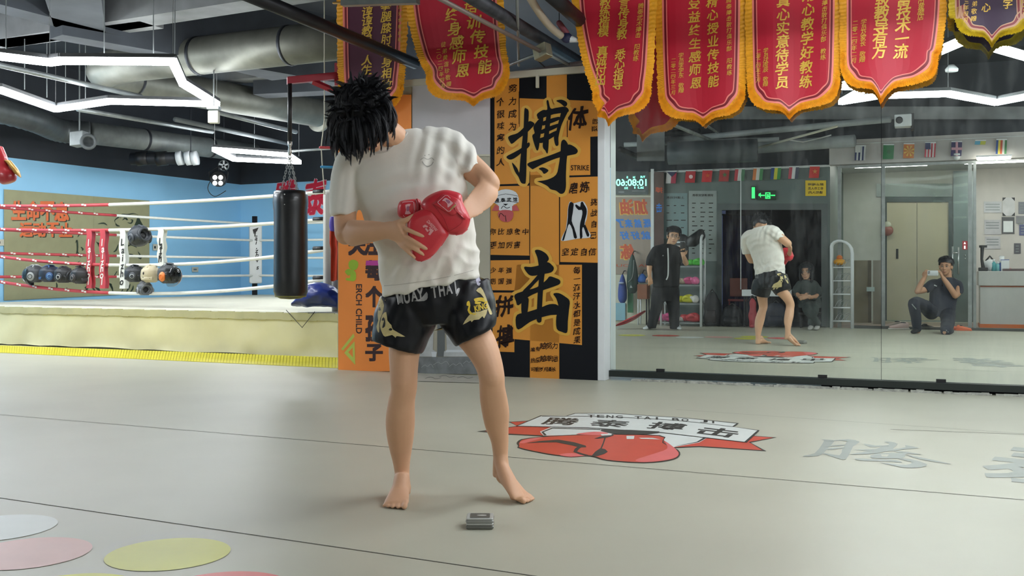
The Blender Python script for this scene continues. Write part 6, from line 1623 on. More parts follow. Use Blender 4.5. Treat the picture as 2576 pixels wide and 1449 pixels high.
# ---- lift
fL = mirframe(LB)
lift = thing('elevator', 'closed beige two panel lift doors in a dark steel frame', 'elevator', MPL(2310, 806, LB))
for i, (x0, x1) in enumerate(((2231, 2306), (2307.5, 2386))):
    b = MB(); b.slab(fL, x0, 508, x1, 806, .0, .03); b.build('door_panel', mat('lift_beige', 'bcae98', rough=.4, metal=.2, var=.06, scale=1.5), lift)
b = MB(); b.slab(fL, 2220, 500, 2231, 810, 0, .07); b.slab(fL, 2386, 500, 2396, 810, 0, .07); b.slab(fL, 2220, 496, 2396, 508, 0, .07); b.build('door_frame', mat('lift_frame', '4c5252', rough=.35, metal=.6, var=.1), lift)
b = MB(); b.slab(fL, 2254, 626, 2260, 651, .03, .04); b.build('door_slot', m_black, lift)
b = MB(); b.slab(fL, 2225, 806, 2392, 812, 0, .12); b.build('sill_plate', m_lsteel, lift)
lp = thing('call_panel', 'steel lift surround column with red call sign and two buttons', 'panel', MPL(2430, 700, LB))
b = MB(); b.slab(fL, 2398, 430, 2452, 812, 0, .05); b.build('steel_cladding', mat('cladding', '737b7b', rough=.3, metal=.6, var=.1), lp)
b = MB(); b.slab(fL, 2421, 606, 2434, 628, .05, .07); b.build('display', mat('display_red', '8d1f2a', rough=.4, emit=.4, var=0), lp)
b = MB(); b.text(fL, '1', 2427, 622, 4, 8, .072); b.poly(fL, [[(2424, 614), (2427, 608), (2430, 614)]], .072); b.flatbuild('display_digit', mat('digit_white', 'ffe6e6', emit=1, var=0), lp)
for y in (643, 651): b = MB(); b.ball(fL(2428, y, .05), .015, .015, .015, 10); b.build('button', m_silver, lp, True)
bx = thing('door_canopy', 'grey steel lintel with triangle marks above the lift doors', 'lintel', MPL(2300, 470, LB))
b = MB(); b.slab(fL, 2205, 462, 2396, 495, 0, .04); b.build('panel', mat('lintel_grey', '818785', rough=.4, metal=.4), bx)
b = MB()
for x in (2292, 2378): b.line(fL, [(x-14, 494), (x, 478), (x+14, 494)], 2.5, .045, smooth=0)
b.flatbuild('triangle_mark', m_grey, bx)
# brown boxes and board behind the left pane
fB = mirframe(RD-.9)
t = thing('cardboard_stack', 'tall brown cardboard package behind the first glass pane', 'box', MPL(2165, 810, RD-.9))
b = MB(); b.slab(fB, 2140, 655, 2192, 812, 0, .25); b.build('carton', mat('carton', 'a08a6e', rough=.8, var=.12), t)
b = MB(); b.slab(fB, 2184, 655, 2192, 812, .25, .26); b.build('tape_strip', mat('carton_dark', '6f5c46', rough=.7), t)
t = thing('foam_board', 'pale pinkish board leaning behind the glass beside the carton', 'board', MPL(2206, 810, RD-.6))
fB2 = mirframe(RD-.5); b = MB(); b.slab(fB2, 2196, 655, 2216, 815, 0, .05); b.build('board', mat('foam_pink', 'b39f93', rough=.7, var=.08), t)
b = MB(); b.slab(fB2, 2180, 722, 2200, 733, .05, .1); b.build('shelf_piece', m_white, t)
t = thing('wall_bowl', 'small red and white ornament on the lift frame', 'ornament', MPL(2232, 577, LB))
b = MB(); b.ball(fL(2232, 580, .1), .12, .06, .10, 14); b.build('red_bowl', mat('ornament_red', '96584e', rough=.4), t, True); b = MB(); b.ball(fL(2232, 566, .1), .08, .05, .07, 12); b.build('white_top', m_offw, t, True)
# ---- reception counter and what lies on it
CD = -1.45
fC = mirframe(CD)
ct = thing('reception_counter', 'white reception counter with an orange base strip', 'counter', MPL(2520, 822, CD))
cu0, cu1 = mu(2466, CD), mu(2466, CD)+2.2
zc = mz(682, 2500, CD)
def cbox(u0, u1, d0, d1, z0, z1, m, nm, bev=0.):
    b = MB(); b.obox(MU*(u0+u1)/2+MN*(d0+d1)/2+ZUP*(z0+z1)/2, MU*(u1-u0)/2, MN*abs(d1-d0)/2, ZUP*(z1-z0)/2); return b.build(nm, m, ct, bevel=bev)
m_cw = mat('counter_white', 'b9b9b4', rough=.4, var=.04)
cbox(cu0, cu1, CD-.55, CD, .07, zc-.24, m_cw, 'body'); cbox(cu0-.03, cu1, CD-.6, CD+.05, zc-.24, zc, m_cw, 'upper_box', .01)
cbox(cu0, cu1, CD+.0, CD+.006, zc-.262, zc-.24, mat('counter_orange', 'b45f35', rough=.5), 'orange_line'); cbox(cu0-.01, cu0+.65, CD-.55, CD+.012, .0, .07, mat('base_orange', 'c56a36', rough=.5), 'base_strip')
cbox(cu0+.65, cu1, CD-.55, CD-.02, .0, .07, m_grey, 'base_plinth')
def onc(x, dd=-.2):
    p = MPL(x, 700, CD+dd); return V((p.x, p.y, zc))
t = thing('desk_phone', 'black desk handset standing upright on the counter end', 'phone', onc(2473))
p = onc(2473, -.15)
b = MB(); b.obox(p+ZUP*.03, MU*.07, MN*.08, ZUP*.03); b.build('base', m_black, t, bevel=.01); b = MB(); b.tube([p+ZUP*.06, p+ZUP*.2-MU*.02, p+ZUP*.40-MU*.01], [.03, .022, .03], 10, round_=True); b.build('handset', m_black, t, True); b = MB(); b.obox(p+ZUP*.41, MU*.06, MN*.02, ZUP*.02); b.build('head', m_black, t, bevel=.006)
t = thing('desk_bag', 'small black and white bag on the counter beside the handset', 'bag', onc(2490))
p = onc(2490, -.25); b = MB(); b.ball(p+ZUP*.10, .11, .07, .10, 14); b.build('bag_body', m_white, t, True); b = MB(); b.tube([p+MU*-.06+ZUP*.17, p+ZUP*.25, p+MU*.06+ZUP*.17], .016, 8); b.build('handle', m_black, t, True)
for i, (x, h_, col, l) in enumerate(((2500, .20, '4fa3a8', 'teal bottle on the counter nearest the white bag'), (2510, .16, '76b8bd', 'pale teal bottle on the counter, second from the bag'), (2518, .18, '3d5d9a', 'blue bottle on the counter before the white carton'))):
    t = thing('desk_bottle', l, 'bottle', onc(x)); p = onc(x, -.2); b = MB(); b.lathe(p, [(.035, 0), (.036, h_*.65), (.016, h_*.78)], seg=14); b.build('bottle_body', mat('bottle_'+col, col, rough=.25), t, True); b = MB(); b.lathe(p+ZUP*h_*.78, [(.018, 0), (.018, h_*.2)], seg=12); b.build('cap', m_white, t, True)
t = thing('desk_carton', 'small white carton on the counter with a blue ribbon', 'box', onc(2528)); p = onc(2528, -.2); b = MB(); b.obox(p+ZUP*.09, MU*.06, MN*.06, ZUP*.09); b.build('carton', m_white, t); b = MB(); b.obox(p+ZUP*.185, MU*.065, MN*.015, ZUP*.006); b.build('ribbon', mat('ribbon_blue', '35509a', rough=.4), t)
t = thing('desk_cup', 'thin white plastic cup standing behind the blue bottle', 'cup', onc(2520, -.4)); p = onc(2520, -.42); b = MB(); b.lathe(p, [(.03, 0), (.042, .25)], seg=14); b.build('cup', m_white, t, True); b = MB(); b.lathe(p+ZUP*.25, [(.044, 0), (.044, .008)], seg=14); b.build('rim', m_white, t, True)
t = thing('desk_folder', 'pink folder with red edge lying on the counter', 'folder', onc(2550)); p = onc(2552, -.2); b = MB(); b.obox(p+ZUP*.02, MU*.18, MN*.1, ZUP*.02); b.build('folder', mat('folder_dark', '5a4a4a', rough=.5), t); b = MB(); b.obox(p+ZUP*.045-MU*.1, MU*.05, MN*.06, ZUP*.004); b.build('card', mat('folder_pink', 'd98a92', rough=.5), t)
# notices on the lobby wall
for i, (x0, y0, x1, y1, c_, l) in enumerate(((2475, 507, 2520, 535, 'b9b9be', 'glossy white notice highest beside the lift column'), (2476, 553, 2518, 590, 'b2b0b4', 'faded notice in the middle of the three beside the lift column'), (2478, 595, 2517, 626, 'b6b4b8', 'plain notice lowest beside the lift column'), (2522, 497, 2553, 543, 'c3c2c4', 'white certificate with dark corner marks'), (2520, 546, 2552, 588, '4a4a4c', 'black framed certificate on the lobby wall'), (2562, 508, 2580, 538, '6d6f78', 'dark photo print highest at the photo edge'), (2556, 543, 2580, 562, '7d7b80', 'grey photo print second from the top at the photo edge'), (2564, 565, 2582, 592, '4a4e78', 'blue photo print at the photo edge'), (2551, 612, 2568, 638, '55535a', 'dark photo print low beside the photo edge'))):
    t = thing('wall_notice', l, 'notice', MPL((x0+x1)/2, (y0+y1)/2, LB), 'papers pinned on the lobby wall')
    b = MB(); b.slab(fL, x0, y0, x1, y1, .001, .012); b.build('sheet', mat('notice_'+c_, c_, rough=.3, var=.15, scale=6), t)
    if c_ == '4a4a4c': b = MB(); b.slab(fL, x0+4, y0+10, x1-4, y1-4, .012, .014); b.build('certificate_paper', m_white, t)
    elif c_ == 'c3c2c4':
        b = MB()
        for sx, sy in ((x0, y0), (x1, y0), (x0, y1), (x1, y1)): b.poly(fL, [[(sx, sy), (sx+(9 if sx == x0 else -9), sy), (sx, sy+(9 if sy == y0 else -9))]], .014)
        b.flatbuild('corner_mark', m_black, t)
    else:
        b = MB()
        for k in range(3): b.rect(fL, x0+4, y0+6+k*7, x1-5, y0+8+k*7, .014)
        b.flatbuild('print_lines', m_grey, t)
# camera dome, bracket on the bulkhead
t = thing('dome_camera', 'small white dome camera under the bulkhead', 'camera', MPL(2407, 393, RD+.15)); q = MPL(2407, 396, RD+.16); b = MB(); b.ball(q, .05, .05, .045, 14); b.build('dome', m_white, t, True); b = MB(); b.lathe(q+ZUP*.03, [(.06, 0), (.06, .03)]); b.build('base', m_white, t, True); b = MB(); b.obox(q+ZUP*.055-MN*.08, MU*.02, MN*.08, ZUP*.012); b.build('arm', m_white, t)
# ---- strings of little flags
def flag(x, y, w_, h_, dist, cols, label, vert=True, sk=0., extra=None):
    f = mirframe(dist); t = thing('flag', label, 'flag', MPL(x, y, dist), 'small national flags on the string')
    n = len(cols); b = MB(); ms = []
    for i, c_ in enumerate(cols):
        b.use(i); ms.append(mat('flag_'+c_, c_, rough=.7, var=.06))
        if vert: a0, a1 = i/n, (i+1)/n; c0, c1 = 0, 1
        else: a0, a1 = 0, 1; c0, c1 = i/n, (i+1)/n
        pts = [(x-w_/2+w_*a0+sk*c0, y+h_*c0), (x-w_/2+w_*a1+sk*c0, y+h_*c0), (x-w_/2+w_*a1+sk*c1, y+h_*c1), (x-w_/2+w_*a0+sk*c1, y+h_*c1)]
        b.add([f(p[0], p[1], .004*sin(p[0])) for p in pts], [(3, 2, 1, 0)]); b.add([f(p[0], p[1], -.006) for p in pts], [(0, 1, 2, 3)])
    b.flatbuild('cloth', ms, t)
    b = MB(); b.slab(f, x-w_/2, y-2, x+w_/2, y+1, -.007, .007); b.build('hem', m_white, t)
    if extra:
        b = MB(); kind, c_ = extra
        if kind == 'disc': b.add([f(x+5*cos(k*pi/6), y+h_*.5-5*sin(k*pi/6), .008) for k in range(12)], [tuple(range(12))])
        elif kind == 'tri': b.poly(f, [[(x-w_/2, y+1), (x+w_/2, y+1), (x, y+h_*.45)]], .008)
        elif kind == 'star': b.poly(f, [[(x+7*(1 if k % 2 == 0 else .4)*sin(k*pi/5), y+h_*.45-7*(1 if k % 2 == 0 else .4)*cos(k*pi/5)) for k in range(10)]], .008)
        elif kind == 'cross': b.rect(f, x-3, y, x+3, y+h_, .008); b.rect(f, x-w_/2, y+h_*.4, x+w_/2, y+h_*.58, .0085)
        elif kind == 'rays':
            for k in range(8):
                a = k*pi/4+.2; b.poly(f, [[(x, y+h_*.5), (x+14*cos(a), y+h_*.5-14*sin(a)), (x+14*cos(a+.32), y+h_*.5-14*sin(a+.32))]], .008)
        elif kind == 'canton': b.rect(f, x-w_/2, y, x, y+h_*.45, .008)
        b.flatbuild('emblem', mat('flag_'+c_, c_, rough=.7, var=.06), t)
FR_ = RD+.06
for x, cols, ex_, l in ((1690, ['c9c5c5', 'a8324a'], ('tri', '2c3050'), 'white and red flag with dark triangle, first of the lower string'), (1738, ['b3282e'], ('disc', 'e0c0c0'), 'red flag with a pale disc on the lower string'), (1780, ['c52a2e'], ('star', 'd05a30'), 'plain bright red flag on the lower string'), (1823, ['a83430'], ('star', '3f6a3a'), 'red flag with a green star on the lower string'),
                        (1862, ['b8434a', 'd0cdca', '4c7b58'], None, 'red white green striped flag on the lower string'), (1908, ['c8743a', 'c9c9c4', '4f8a5c'], None, 'orange white green striped flag on the lower string'), (1953, ['2f4a7c', 'c8c440', '3f8a4c'], None, 'blue yellow green striped flag on the lower string'), (1998, ['bb4a58', 'd2cfd0', '3a3f55'], None, 'red white dark striped flag on the lower string'), (2050, ['c43a34'], ('star', 'd08a50'), 'red flag above the yellow notice, last of the lower string')):
    yy = mz(431, 1700, FR_); y0 = HY-(yy-CH)*FP/ ((2*MD-FR_)/(cos(TH)+(x-CX)/FP*sin(TH)))
    flag(x, y0, 25, 30, FR_, cols, l, sk=-3, extra=ex_)
FB_ = RD+.20
for x, cols, ex_, l, vert in ((2165, ['2a3560', 'c9cacc', '2a3560', 'c9cacc', '2a3560', 'c9cacc'], ('canton', 'd0d0d0'), 'blue and white striped flag beside the bulkhead corner', True), (2236, ['2f7a4a'], ('disc', '2a6a40'), 'plain green flag on the bulkhead string', True), (2287, ['c9752c'], ('rays', 'e0b84a'), 'orange flag with yellow rays on the bulkhead string', True), (2341, ['b8404e', 'd2cdcf', 'b8404e', 'd2cdcf', 'b8404e', 'd2cdcf', 'b8404e'], ('canton', '2d3560'), 'red and white striped flag with a blue corner', True), (2407, ['3a3560'], ('cross', 'c99aa8'), 'dark blue flag with a pale cross', True), (2520, ['35508a', 'c9b84a', 'b8553f', 'c9cac4', '3f7a4c'], None, 'five coloured slanted stripe flag near the bulkhead lamp', True), (2467, ['5fa8c8', 'b9b94a'], None, 'short blue and yellow flag on the bulkhead string', True)):
    yy = 3.02; y0 = HY-(yy-CH)*FP/((2*MD-FB_)/(cos(TH)+(x-CX)/FP*sin(TH)))
    flag(x, y0+6, 27, 36 if x != 2467 else 10, FB_, cols, l, vert, sk=-2, extra=ex_)
for nm, x0, x1, dist, z, l in (('flag_string', 1665, 2080, FR_-.008, mz(430, 1700, FR_), 'thin white string carrying the lower row of flags'), ('flag_string', 2100, 2600, FB_-.008, 3.02, 'thin white string carrying the flags on the bulkhead')):
    a, c = MU*mu(x0, dist)+MN*dist, MU*mu(x1, dist)+MN*dist; b = MB(); b.tube([V((a.x, a.y, z+.004)), V((c.x, c.y, z+.004))], .006, 6); tag(b.build(nm, m_white), l, 'string')
# ---- signs
fW = mirframe(RD+.004)
def boxsign(name, label, cat, x0, y0, x1, y1, th, m, dist=RD, bev=0.):
    t = thing(name, label, cat, MPL((x0+x1)/2, y1, dist)); b = MB(); b.slab(mirframe(dist), x0, y0, x1, y1, .001, th); b.build('panel', m, t); return t, mirframe(dist+th)
t, f = boxsign('exit_sign', 'lit green exit sign with running figure above the dark doorway', 'sign', 1905, 479, 1953, 503, .04, mat('exit_dark', '1c3a28', rough=.4))
m_exit = mat('exit_green', '2fd060', emit=1.6, var=0)
b = MB()
b.poly(f, [[(1925, 484), (1938, 484), (1938, 500), (1925, 500)], [(1928, 486), (1935, 486), (1935, 498), (1928, 498)]], .002); b.rect(f, 1908, 490, 1924, 493, .002); b.rect(f, 1939, 490, 1950, 493, .002); b.poly(f, [[(1930, 488), (1933, 488), (1934, 493), (1936, 497), (1933, 496), (1929, 498)]], .002); b.poly(f, [[(1908, 488), (1914, 485), (1914, 498)]], .003)
b.flatbuild('lit_symbol', m_exit, t)
t, f = boxsign('exit_sign', 'narrow lit green sign seen edge on beside the exit sign', 'sign', 1889, 468, 1901, 502, .05, mat('exit_dark', '1c3a28'))
b = MB(); b.rect(f, 1891, 471, 1899, 499, .002); b.flatbuild('lit_symbol', m_exit, t)
t, f = boxsign('notice_sign', 'yellow notice sign with three dark lines beside the glass corner', 'sign', 2026, 454, 2078, 493, .015, mat('sign_yellow', 'e0bd22', rough=.4, var=.04))
b = MB(); b.text(f, '禁止喧哗', 2052, 464, 40, 6, .002, .02, 0, 0, True); b.text(f, '非工作人员', 2052, 474, 38, 7, .002, .02, 0, 0, True); b.text(f, '请勿入内', 2052, 484, 36, 7, .002, .02, 0, 0, True); b.flatbuild('lettering', m_ink, t)
# wall clock panel
t, f = boxsign('digital_clock', 'black digital clock panel with glowing green numerals', 'clock', 1545, 431, 1631, 490, .05, mat('clock_black', '0d2a26', rough=.25))
m_num = mat('clock_green', '7ff5cf', emit=2.2, var=0)
b = MB(); b.text(f, '10:80:60', 1588, 459, 76, 17, .002, .02, 0, 0, True)
b.text(f, 'TUE', 1617, 445, 12, 5, .002, .02, 0, 0, True); b.text(f, '24', 1595, 446, 6, 5, .002, .02, 0, 0, True); b.text(f, '5', 1578, 446, 4, 5, .002, .02, 0, 0, True)
b.text(f, '26.3', 1612, 472, 15, 5, .002, .02, 0, 0, True); b.text(f, '8', 1597, 472, 3, 5, .002, .02, 0, 0, True); b.text(f, '52', 1575, 473, 9, 5, .002, .02, 0, 0, True)
b.flatbuild('lit_numerals', m_num, t)
b = MB(); b.rect(f, 1556, 482, 1570, 484, .002); b.rect(f, 1590, 480, 1624, 481, .002); b.flatbuild('panel_print', m_grey, t)
# slogan sheet
t, f = boxsign('slogan_panel', 'beige training slogan panel with orange and blue characters', 'sign', 1530, 496, 1639, 690, .012, mat('slogan_beige', '9b8c80', rough=.5, var=.06))
m_so, m_sy, m_sb = mat('slogan_red', 'c2502a', rough=.45), mat('slogan_yellow', 'e3b04a', rough=.45), mat('slogan_blue', '2a78d0', rough=.45)
for m_, dx, w, nm in ((m_sy, -1.5, .001, 'slogan_outline'), (m_so, 0, .003, 'slogan_lettering')):
    b = MB()
    for ch, x, y, h_ in (('加', 1613, 520, 36), ('油', 1577, 520, 36), ('练', 1578, 633, 36)): b.text(f, ch, x+dx, y-dx, 33, h_, w, .08 if dx else .05, .1, 0, True)
    if not dx: b.text(f, 'JIA YOU', 1593, 669, 84, 9, w, .0, 0, 0, True)
    b.flatbuild(nm, m_, t)
b = MB()
for i, ch in enumerate('既然来了'): b.text(f, ch, 1628-i*23, 562, 19, 20, .003, .06, .2, 0, True)
for i, ch in enumerate('就好好'): b.text(f, ch, 1625-i*27, 592, 24, 20, .003, .04, .2, 0, True)
b.flatbuild('blue_lettering', m_sb, t)
b = MB(); b.slab(fW, 1637, 425, 1645, 822, 0, .06); b.build('trim_6', m_white, kind='structure')
b = MB(); b.slab(fW, 1646, 432, 1670, 820, 0, .10); cpost = b.build('trim_7', mat('brown_post', '5f4a44', rough=.6, var=.2), kind='structure')
t = thing('pillar_print', 'faint orange and blue print on the brown post', 'print', MPL(1658, 500, RD+.11)); f = mirframe(RD+.106)
b = MB(); b.text(f, '搏', 1658, 478, 18, 14, 0, .02, 0, 0, True); b.flatbuild('orange_character', m_so, t); b = MB(); b.text(f, '击', 1658, 523, 14, 22, 0, .03, 0, 0, True); b.flatbuild('blue_character', m_sb, t)
# charts
for x0, y0, x1, y1, c_, l, n in ((1669, 486, 1729, 600, '6d8688', 'teal class chart nearest the brown post', 4), (1733, 480, 1803, 657, '8f9896', 'tall pale timetable chart with rows of tiny print', 12)):
    t, f = boxsign('wall_chart', l, 'chart', x0, y0, x1, y1, .008, mat('chart_'+c_, c_, rough=.35, var=.08))
    b = MB(); b.text(f, '训练课程安排表' if n > 5 else '上课时间表', (x0+x1)/2, y0+11, (x1-x0)*.75, 6, .002, .02, 0, 0, True)
    rr = random.Random(n)
    for k in range(n):
        y = y0+30+k*(y1-y0-40)/n
        for s_ in range(3):
            xa = x0+8+s_*(x1-x0)*.3; b.rect(f, xa, y, xa+rr.uniform(5, 14), y+2.2, .002)
    b.flatbuild('chart_print', m_ink, t)
b = MB(); b.slab(fW, 1803, 640, 1804, 655, 0, .01)
# doorway frame and dark glass
dw = thing('glass_doorway', 'wide dark glass doorway in a grey steel frame behind the reflected fighter', 'door', MPL(1945, 815, RD))
b = MB(); b.slab(fW, 1803, 520, 1816, 822, -.06, .03); b.slab(fW, 2066, 520, 2082, 822, -.06, .03); b.slab(fW, 1803, 512, 2082, 528, -.06, .03); b.build('frame', mat('door_steel', '5c6464', rough=.4, metal=.5, var=.1), dw)
b = MB(); b.slab(fW, 1816, 528, 1940, 821, -.03, -.022); b.slab(fW, 1942, 528, 2066, 821, -.03, -.022); b.build('glass_pane', glass('dark_glass', 'aeb2c8', .12, .03), dw)
b = MB(); b.slab(fW, 1862.5, 440, 1864.5, 728, .10, .112); tag(b.build('pull_string', m_white), 'thin pale cord hanging down in front of the dark doorway', 'cord')
fD = mirframe(RD-1.45)
t = thing('dark_curtain', 'dark blue cloth hanging inside the dark doorway', 'curtain', MPL(1850, 815, RD-1.5)); b = MB()
vs = []; 
for i in range(25):
    x = 1818+i*75/24; 
    for y in (540, 812): vs.append(fD(x, y, .05*sin(i*1.4)))
b.add(vs, [(2*i, 2*i+1, 2*i+3, 2*i+2) for i in range(24)]); b.build('cloth', mat('curtain_blue', '3c4aa8', rough=.7, var=.3), t, True)
b = MB(); b.tube([fD(1815, 540, .06), fD(1895, 540, .06)], .015, 8); b.build('rail', m_steel, t)
# low table with things around
tb = thing('low_table', 'white topped low table in front of the dark doorway', 'table', MF(1928, 821)); 
fT = mirframe(RD+.45); zt = mz(729, 1930, RD+.45); u0, u1 = mu(1866, RD+.45), mu(1992, RD+.45)
b = MB(); b.obox(MU*(u0+u1)/2+MN*(RD+.3)+ZUP*(zt-.055), MU*(u1-u0)/2, MN*.16, ZUP*.055); b.build('top', m_white, tb, bevel=.008)
for u in (u0+.04, u1-.04):
    for dd in (.18, .42): b = MB(); b.tube([MU*u+MN*(RD+dd)+ZUP*(zt-.10), MU*u+MN*(RD+dd)], .016, 8); b.build('leg', m_steel, tb)
def bagm(name, label, x, y0, x0, x1, dist, col, dp=.16, strap=None, cat='bag', group=None):
    """soft bag standing on the mat: px extents in the mirror"""
    yb = 820; k = (2*MD-dist)/(cos(TH)+(x-CX)/FP*sin(TH)); base = MU*mu(x, dist)+MN*dist
    h_ = CH-(y0-HY)*k/FP; hw = (x1-x0)/2*k/FP
    t = thing(name, label, cat, base, group); b = MB()
    b.loft([(base+ZUP*.012, MU*hw*.85, MN*dp*.85), (base+ZUP*h_*.12, MU*hw, MN*dp), (base+ZUP*h_*.5, MU*hw*.97, MN*dp*.95), (base+ZUP*h_*.85, MU*hw*.75, MN*dp*.7), (base+ZUP*h_, MU*hw*.3, MN*dp*.25)], 20, 4, 2.6)
    b.blob('bag_body', mat('bag_'+col, col, rough=.6, var=.2), t, .014, 3, disp=lambda p, n: .02*noise.noise(p*7))
    b = MB(); b.loft([(base+MN*dp*.8+ZUP*h_*.1, MU*hw*.6, MN*.02), (base+MN*dp*1.02+ZUP*h_*.28, MU*hw*.65, MN*.035), (base+MN*dp*.85+ZUP*h_*.48, MU*hw*.55, MN*.02)], 14, 4, 3); b.build('pocket', mat('bag_'+(strap or col), strap or col, rough=.6, var=.2), t, True)
    b = MB(); b.tube(catmull([tuple(base+ZUP*h_*.95-MU*.05), tuple(base+ZUP*h_*1.08), tuple(base+ZUP*h_*.95+MU*.05)], 4), .012, 8); b.build('handle', m_black, t, True)
    return t
bagm('backpack', 'black backpack with maroon trim standing beside the glove shelf', 1792, 735, 1771, 1813, RD+.30, '1c1d22', strap='2a2124')
bagm('duffel_bag', 'black duffel bag slumped beside the backpack', 1842, 768, 1815, 1872, RD+.30, '191b21')
bagm('duffel_bag', 'navy duffel bag pushed under the low table', 1952, 762, 1925, 1985, RD+.30, '1f2638', dp=.10)
bagm('red_sack', 'round red sack beside the low table leg', 1893, 750, 1884, 1902, RD+.62, 'a8323c', dp=.08)
ch_ = thing('folding_chair', 'red and brown chair behind the low table', 'chair', MF(1860, 821)); cb = MU*mu(1858, RD+.02)+MN*(RD+.06)
def chb(z0, z1, hw, dp, m, nm, dd=0.):
    b = MB(); b.obox(cb+MN*dd+ZUP*(z0+z1)/2, MU*hw, MN*dp, ZUP*(z1-z0)/2); b.build(nm, m, ch_, bevel=.01)
chb(.42, .46, .17, .05, mat('chair_red', '8a2f33', rough=.5), 'seat'); chb(.5, .82, .15, .012, mat('chair_brown', '6b3a30', rough=.6), 'backrest', -.04)
for sx in (-1, 1): b = MB(); b.tube([cb+MU*.15*sx, cb+MU*.15*sx+ZUP*.42], .012, 8); b.build('leg', mat('chair_red', '8a2f33'), ch_, True)
# ---- glove shelf
SD = RD+.42
sh = thing('glove_shelf', 'white wire shelf with arched end frame holding boxing gloves', 'shelf', MPL(1735, 818, SD))
su0, su1 = mu(1668, SD), mu(1768, SD)
zl = [mz(y, 1735, SD) for y in (812, 764, 718, 671)]
for z in zl: b = MB(); b.obox(MU*(su0+su1)/2+MN*SD+ZUP*z, MU*abs(su1-su0)/2, MN*.15, ZUP*.012); b.build('shelf_board', m_lsteel, sh)
zt_ = mz(592, 1760, SD)
for u in (su1,):
    arch = [MU*u+MN*(SD+.15), MU*u+MN*(SD+.15)+ZUP*(zt_-.12)]+[MU*u+MN*(SD+.15*cos(a))+ZUP*(zt_-.12+.12*sin(a)) for a in [pi*k/8 for k in range(1, 8)]]+[MU*u+MN*(SD-.15)+ZUP*(zt_-.12), MU*u+MN*(SD-.15)]
    b = MB(); b.tube(arch, .022, 10); b.build('arched_frame', m_white, sh, True)
for dd in (-.15, .15): b = MB(); b.tube([MU*su0+MN*(SD+dd), MU*su0+MN*(SD+dd)+ZUP*(zl[3]+.1)], .016, 8); b.build('post', m_white, sh, True)
def mini_glove(label, x, zi, col, yaw=0., s=1., dd=.04, cuff=None, base=None):
    c = (base if base is not None else MU*mu(x, SD)+MN*(SD+dd)+ZUP*(zl[zi]+.013))
    t = thing('boxing_glove', label, 'boxing glove', c, 'boxing gloves stored on the shelf')
    a = MU*cos(yaw)+MN*sin(yaw); n = -MU*sin(yaw)+MN*cos(yaw)
    b = MB(); b.loft([(c+ZUP*.06*s-a*.02*s, ZUP*.045*s, n*.045*s), (c+ZUP*.07*s+a*.06*s, ZUP*.065*s, n*.06*s), (c+ZUP*.07*s+a*.13*s, ZUP*.066*s, n*.06*s), (c+ZUP*.055*s+a*.18*s, ZUP*.04*s, n*.04*s)], 14)
    b.loft([(c+ZUP*.08*s+a*.02*s+n*.05*s, ZUP*.025*s, n*.02*s), (c+ZUP*.10*s+a*.08*s+n*.065*s, ZUP*.03*s, n*.028*s), (c+ZUP*.09*s+a*.13*s+n*.06*s, ZUP*.02*s, n*.02*s)], 10)
    b.blob('glove_body', mat('mini_'+col, col, rough=.4, var=.06), t, .012, 2)
    b = MB(); b.loft([(c+ZUP*.06*s-a*.10*s, ZUP*.050*s, n*.05*s), (c+ZUP*.06*s-a*.02*s, ZUP*.05*s, n*.05*s)], 14, 1); b.build('cuff', mat('mini_'+(cuff or col), cuff or col, rough=.4, var=.06), t, True)
for args in (('bright green boxing glove on the top shelf', 1748, 3, '4fc03a', .3), ('pink boxing glove lying deepest on the pink shelf row', 1722, 2, 'd9608f', .2), ('pink boxing glove at the frame end of its shelf', 1744, 2, 'e06a9a', .9), ('pale cream glove with dark straps among the pink gloves', 1712, 2, 'b9a68e', 2.6, 1., .1), ('yellow boxing glove on the third shelf', 1722, 1, 'c9c62c', .4, 1.1), ('white boxing glove with dark marks beside the yellow one', 1748, 1, 'c9c7c2', 1.2), ('dark maroon glove behind the yellow one', 1714, 1, '4a242a', .4, 1., -.08),
             ('red boxing glove on the bottom shelf', 1732, 0, 'c23a40', .2, 1.2), ('white boxing glove at the front of the bottom shelf', 1712, 0, 'c6c4c0', 2.2, .8, .1), ('magenta glove on the bottom shelf seen between the black trousers', 1674, 0, 'c2447c', .4, 1.2)): mini_glove(*args)
bt = MU*mu(1750, SD)+MN*(SD)
t = thing('shelf_bag', 'black sports bag hanging at the top of the shelf frame', 'bag', bt+ZUP*(zl[3]+.3)); zz = mz(600, 1750, SD); b = MB(); b.loft([(bt+ZUP*(zz-.14)-MU*.09, MU*.09, MN*.08), (bt+ZUP*zz, MU*.16, MN*.10), (bt+ZUP*(zz+.11)+MU*.07, MU*.08, MN*.06), (bt+ZUP*(zz+.16)+MU*.09, MU*.03, MN*.03)], 16); b.blob('bag_body', m_black, t, .014, 2); b = MB(); b.tube([bt+ZUP*(zz+.14)+MU*.09, MU*su1+MN*SD+ZUP*(zt_)], .01, 6); b.build('strap', m_steel, t)
t = thing('shelf_bag', 'black pouch with white stripes behind the standing person', 'bag', bt-MU*.2+ZUP*(zl[3]+.0)); bp = bt-MU*.24; b = MB(); b.loft([(bp+ZUP*(zl[3]+.02), MU*.10, MN*.07), (bp+ZUP*(zl[3]+.25), MU*.12, MN*.08), (bp+ZUP*(zl[3]+.5), MU*.11, MN*.06), (bp+ZUP*(zl[3]+.56), MU*.04, MN*.03)], 16); b.blob('bag_body', m_black, t, .014, 2); b = MB()
for k in (0, 1): b.obox(bp+MN*.075+ZUP*(zl[3]+.42-.07*k), MU*.07, MN*.008, ZUP*.012)
b.build('white_stripe', m_white, t)
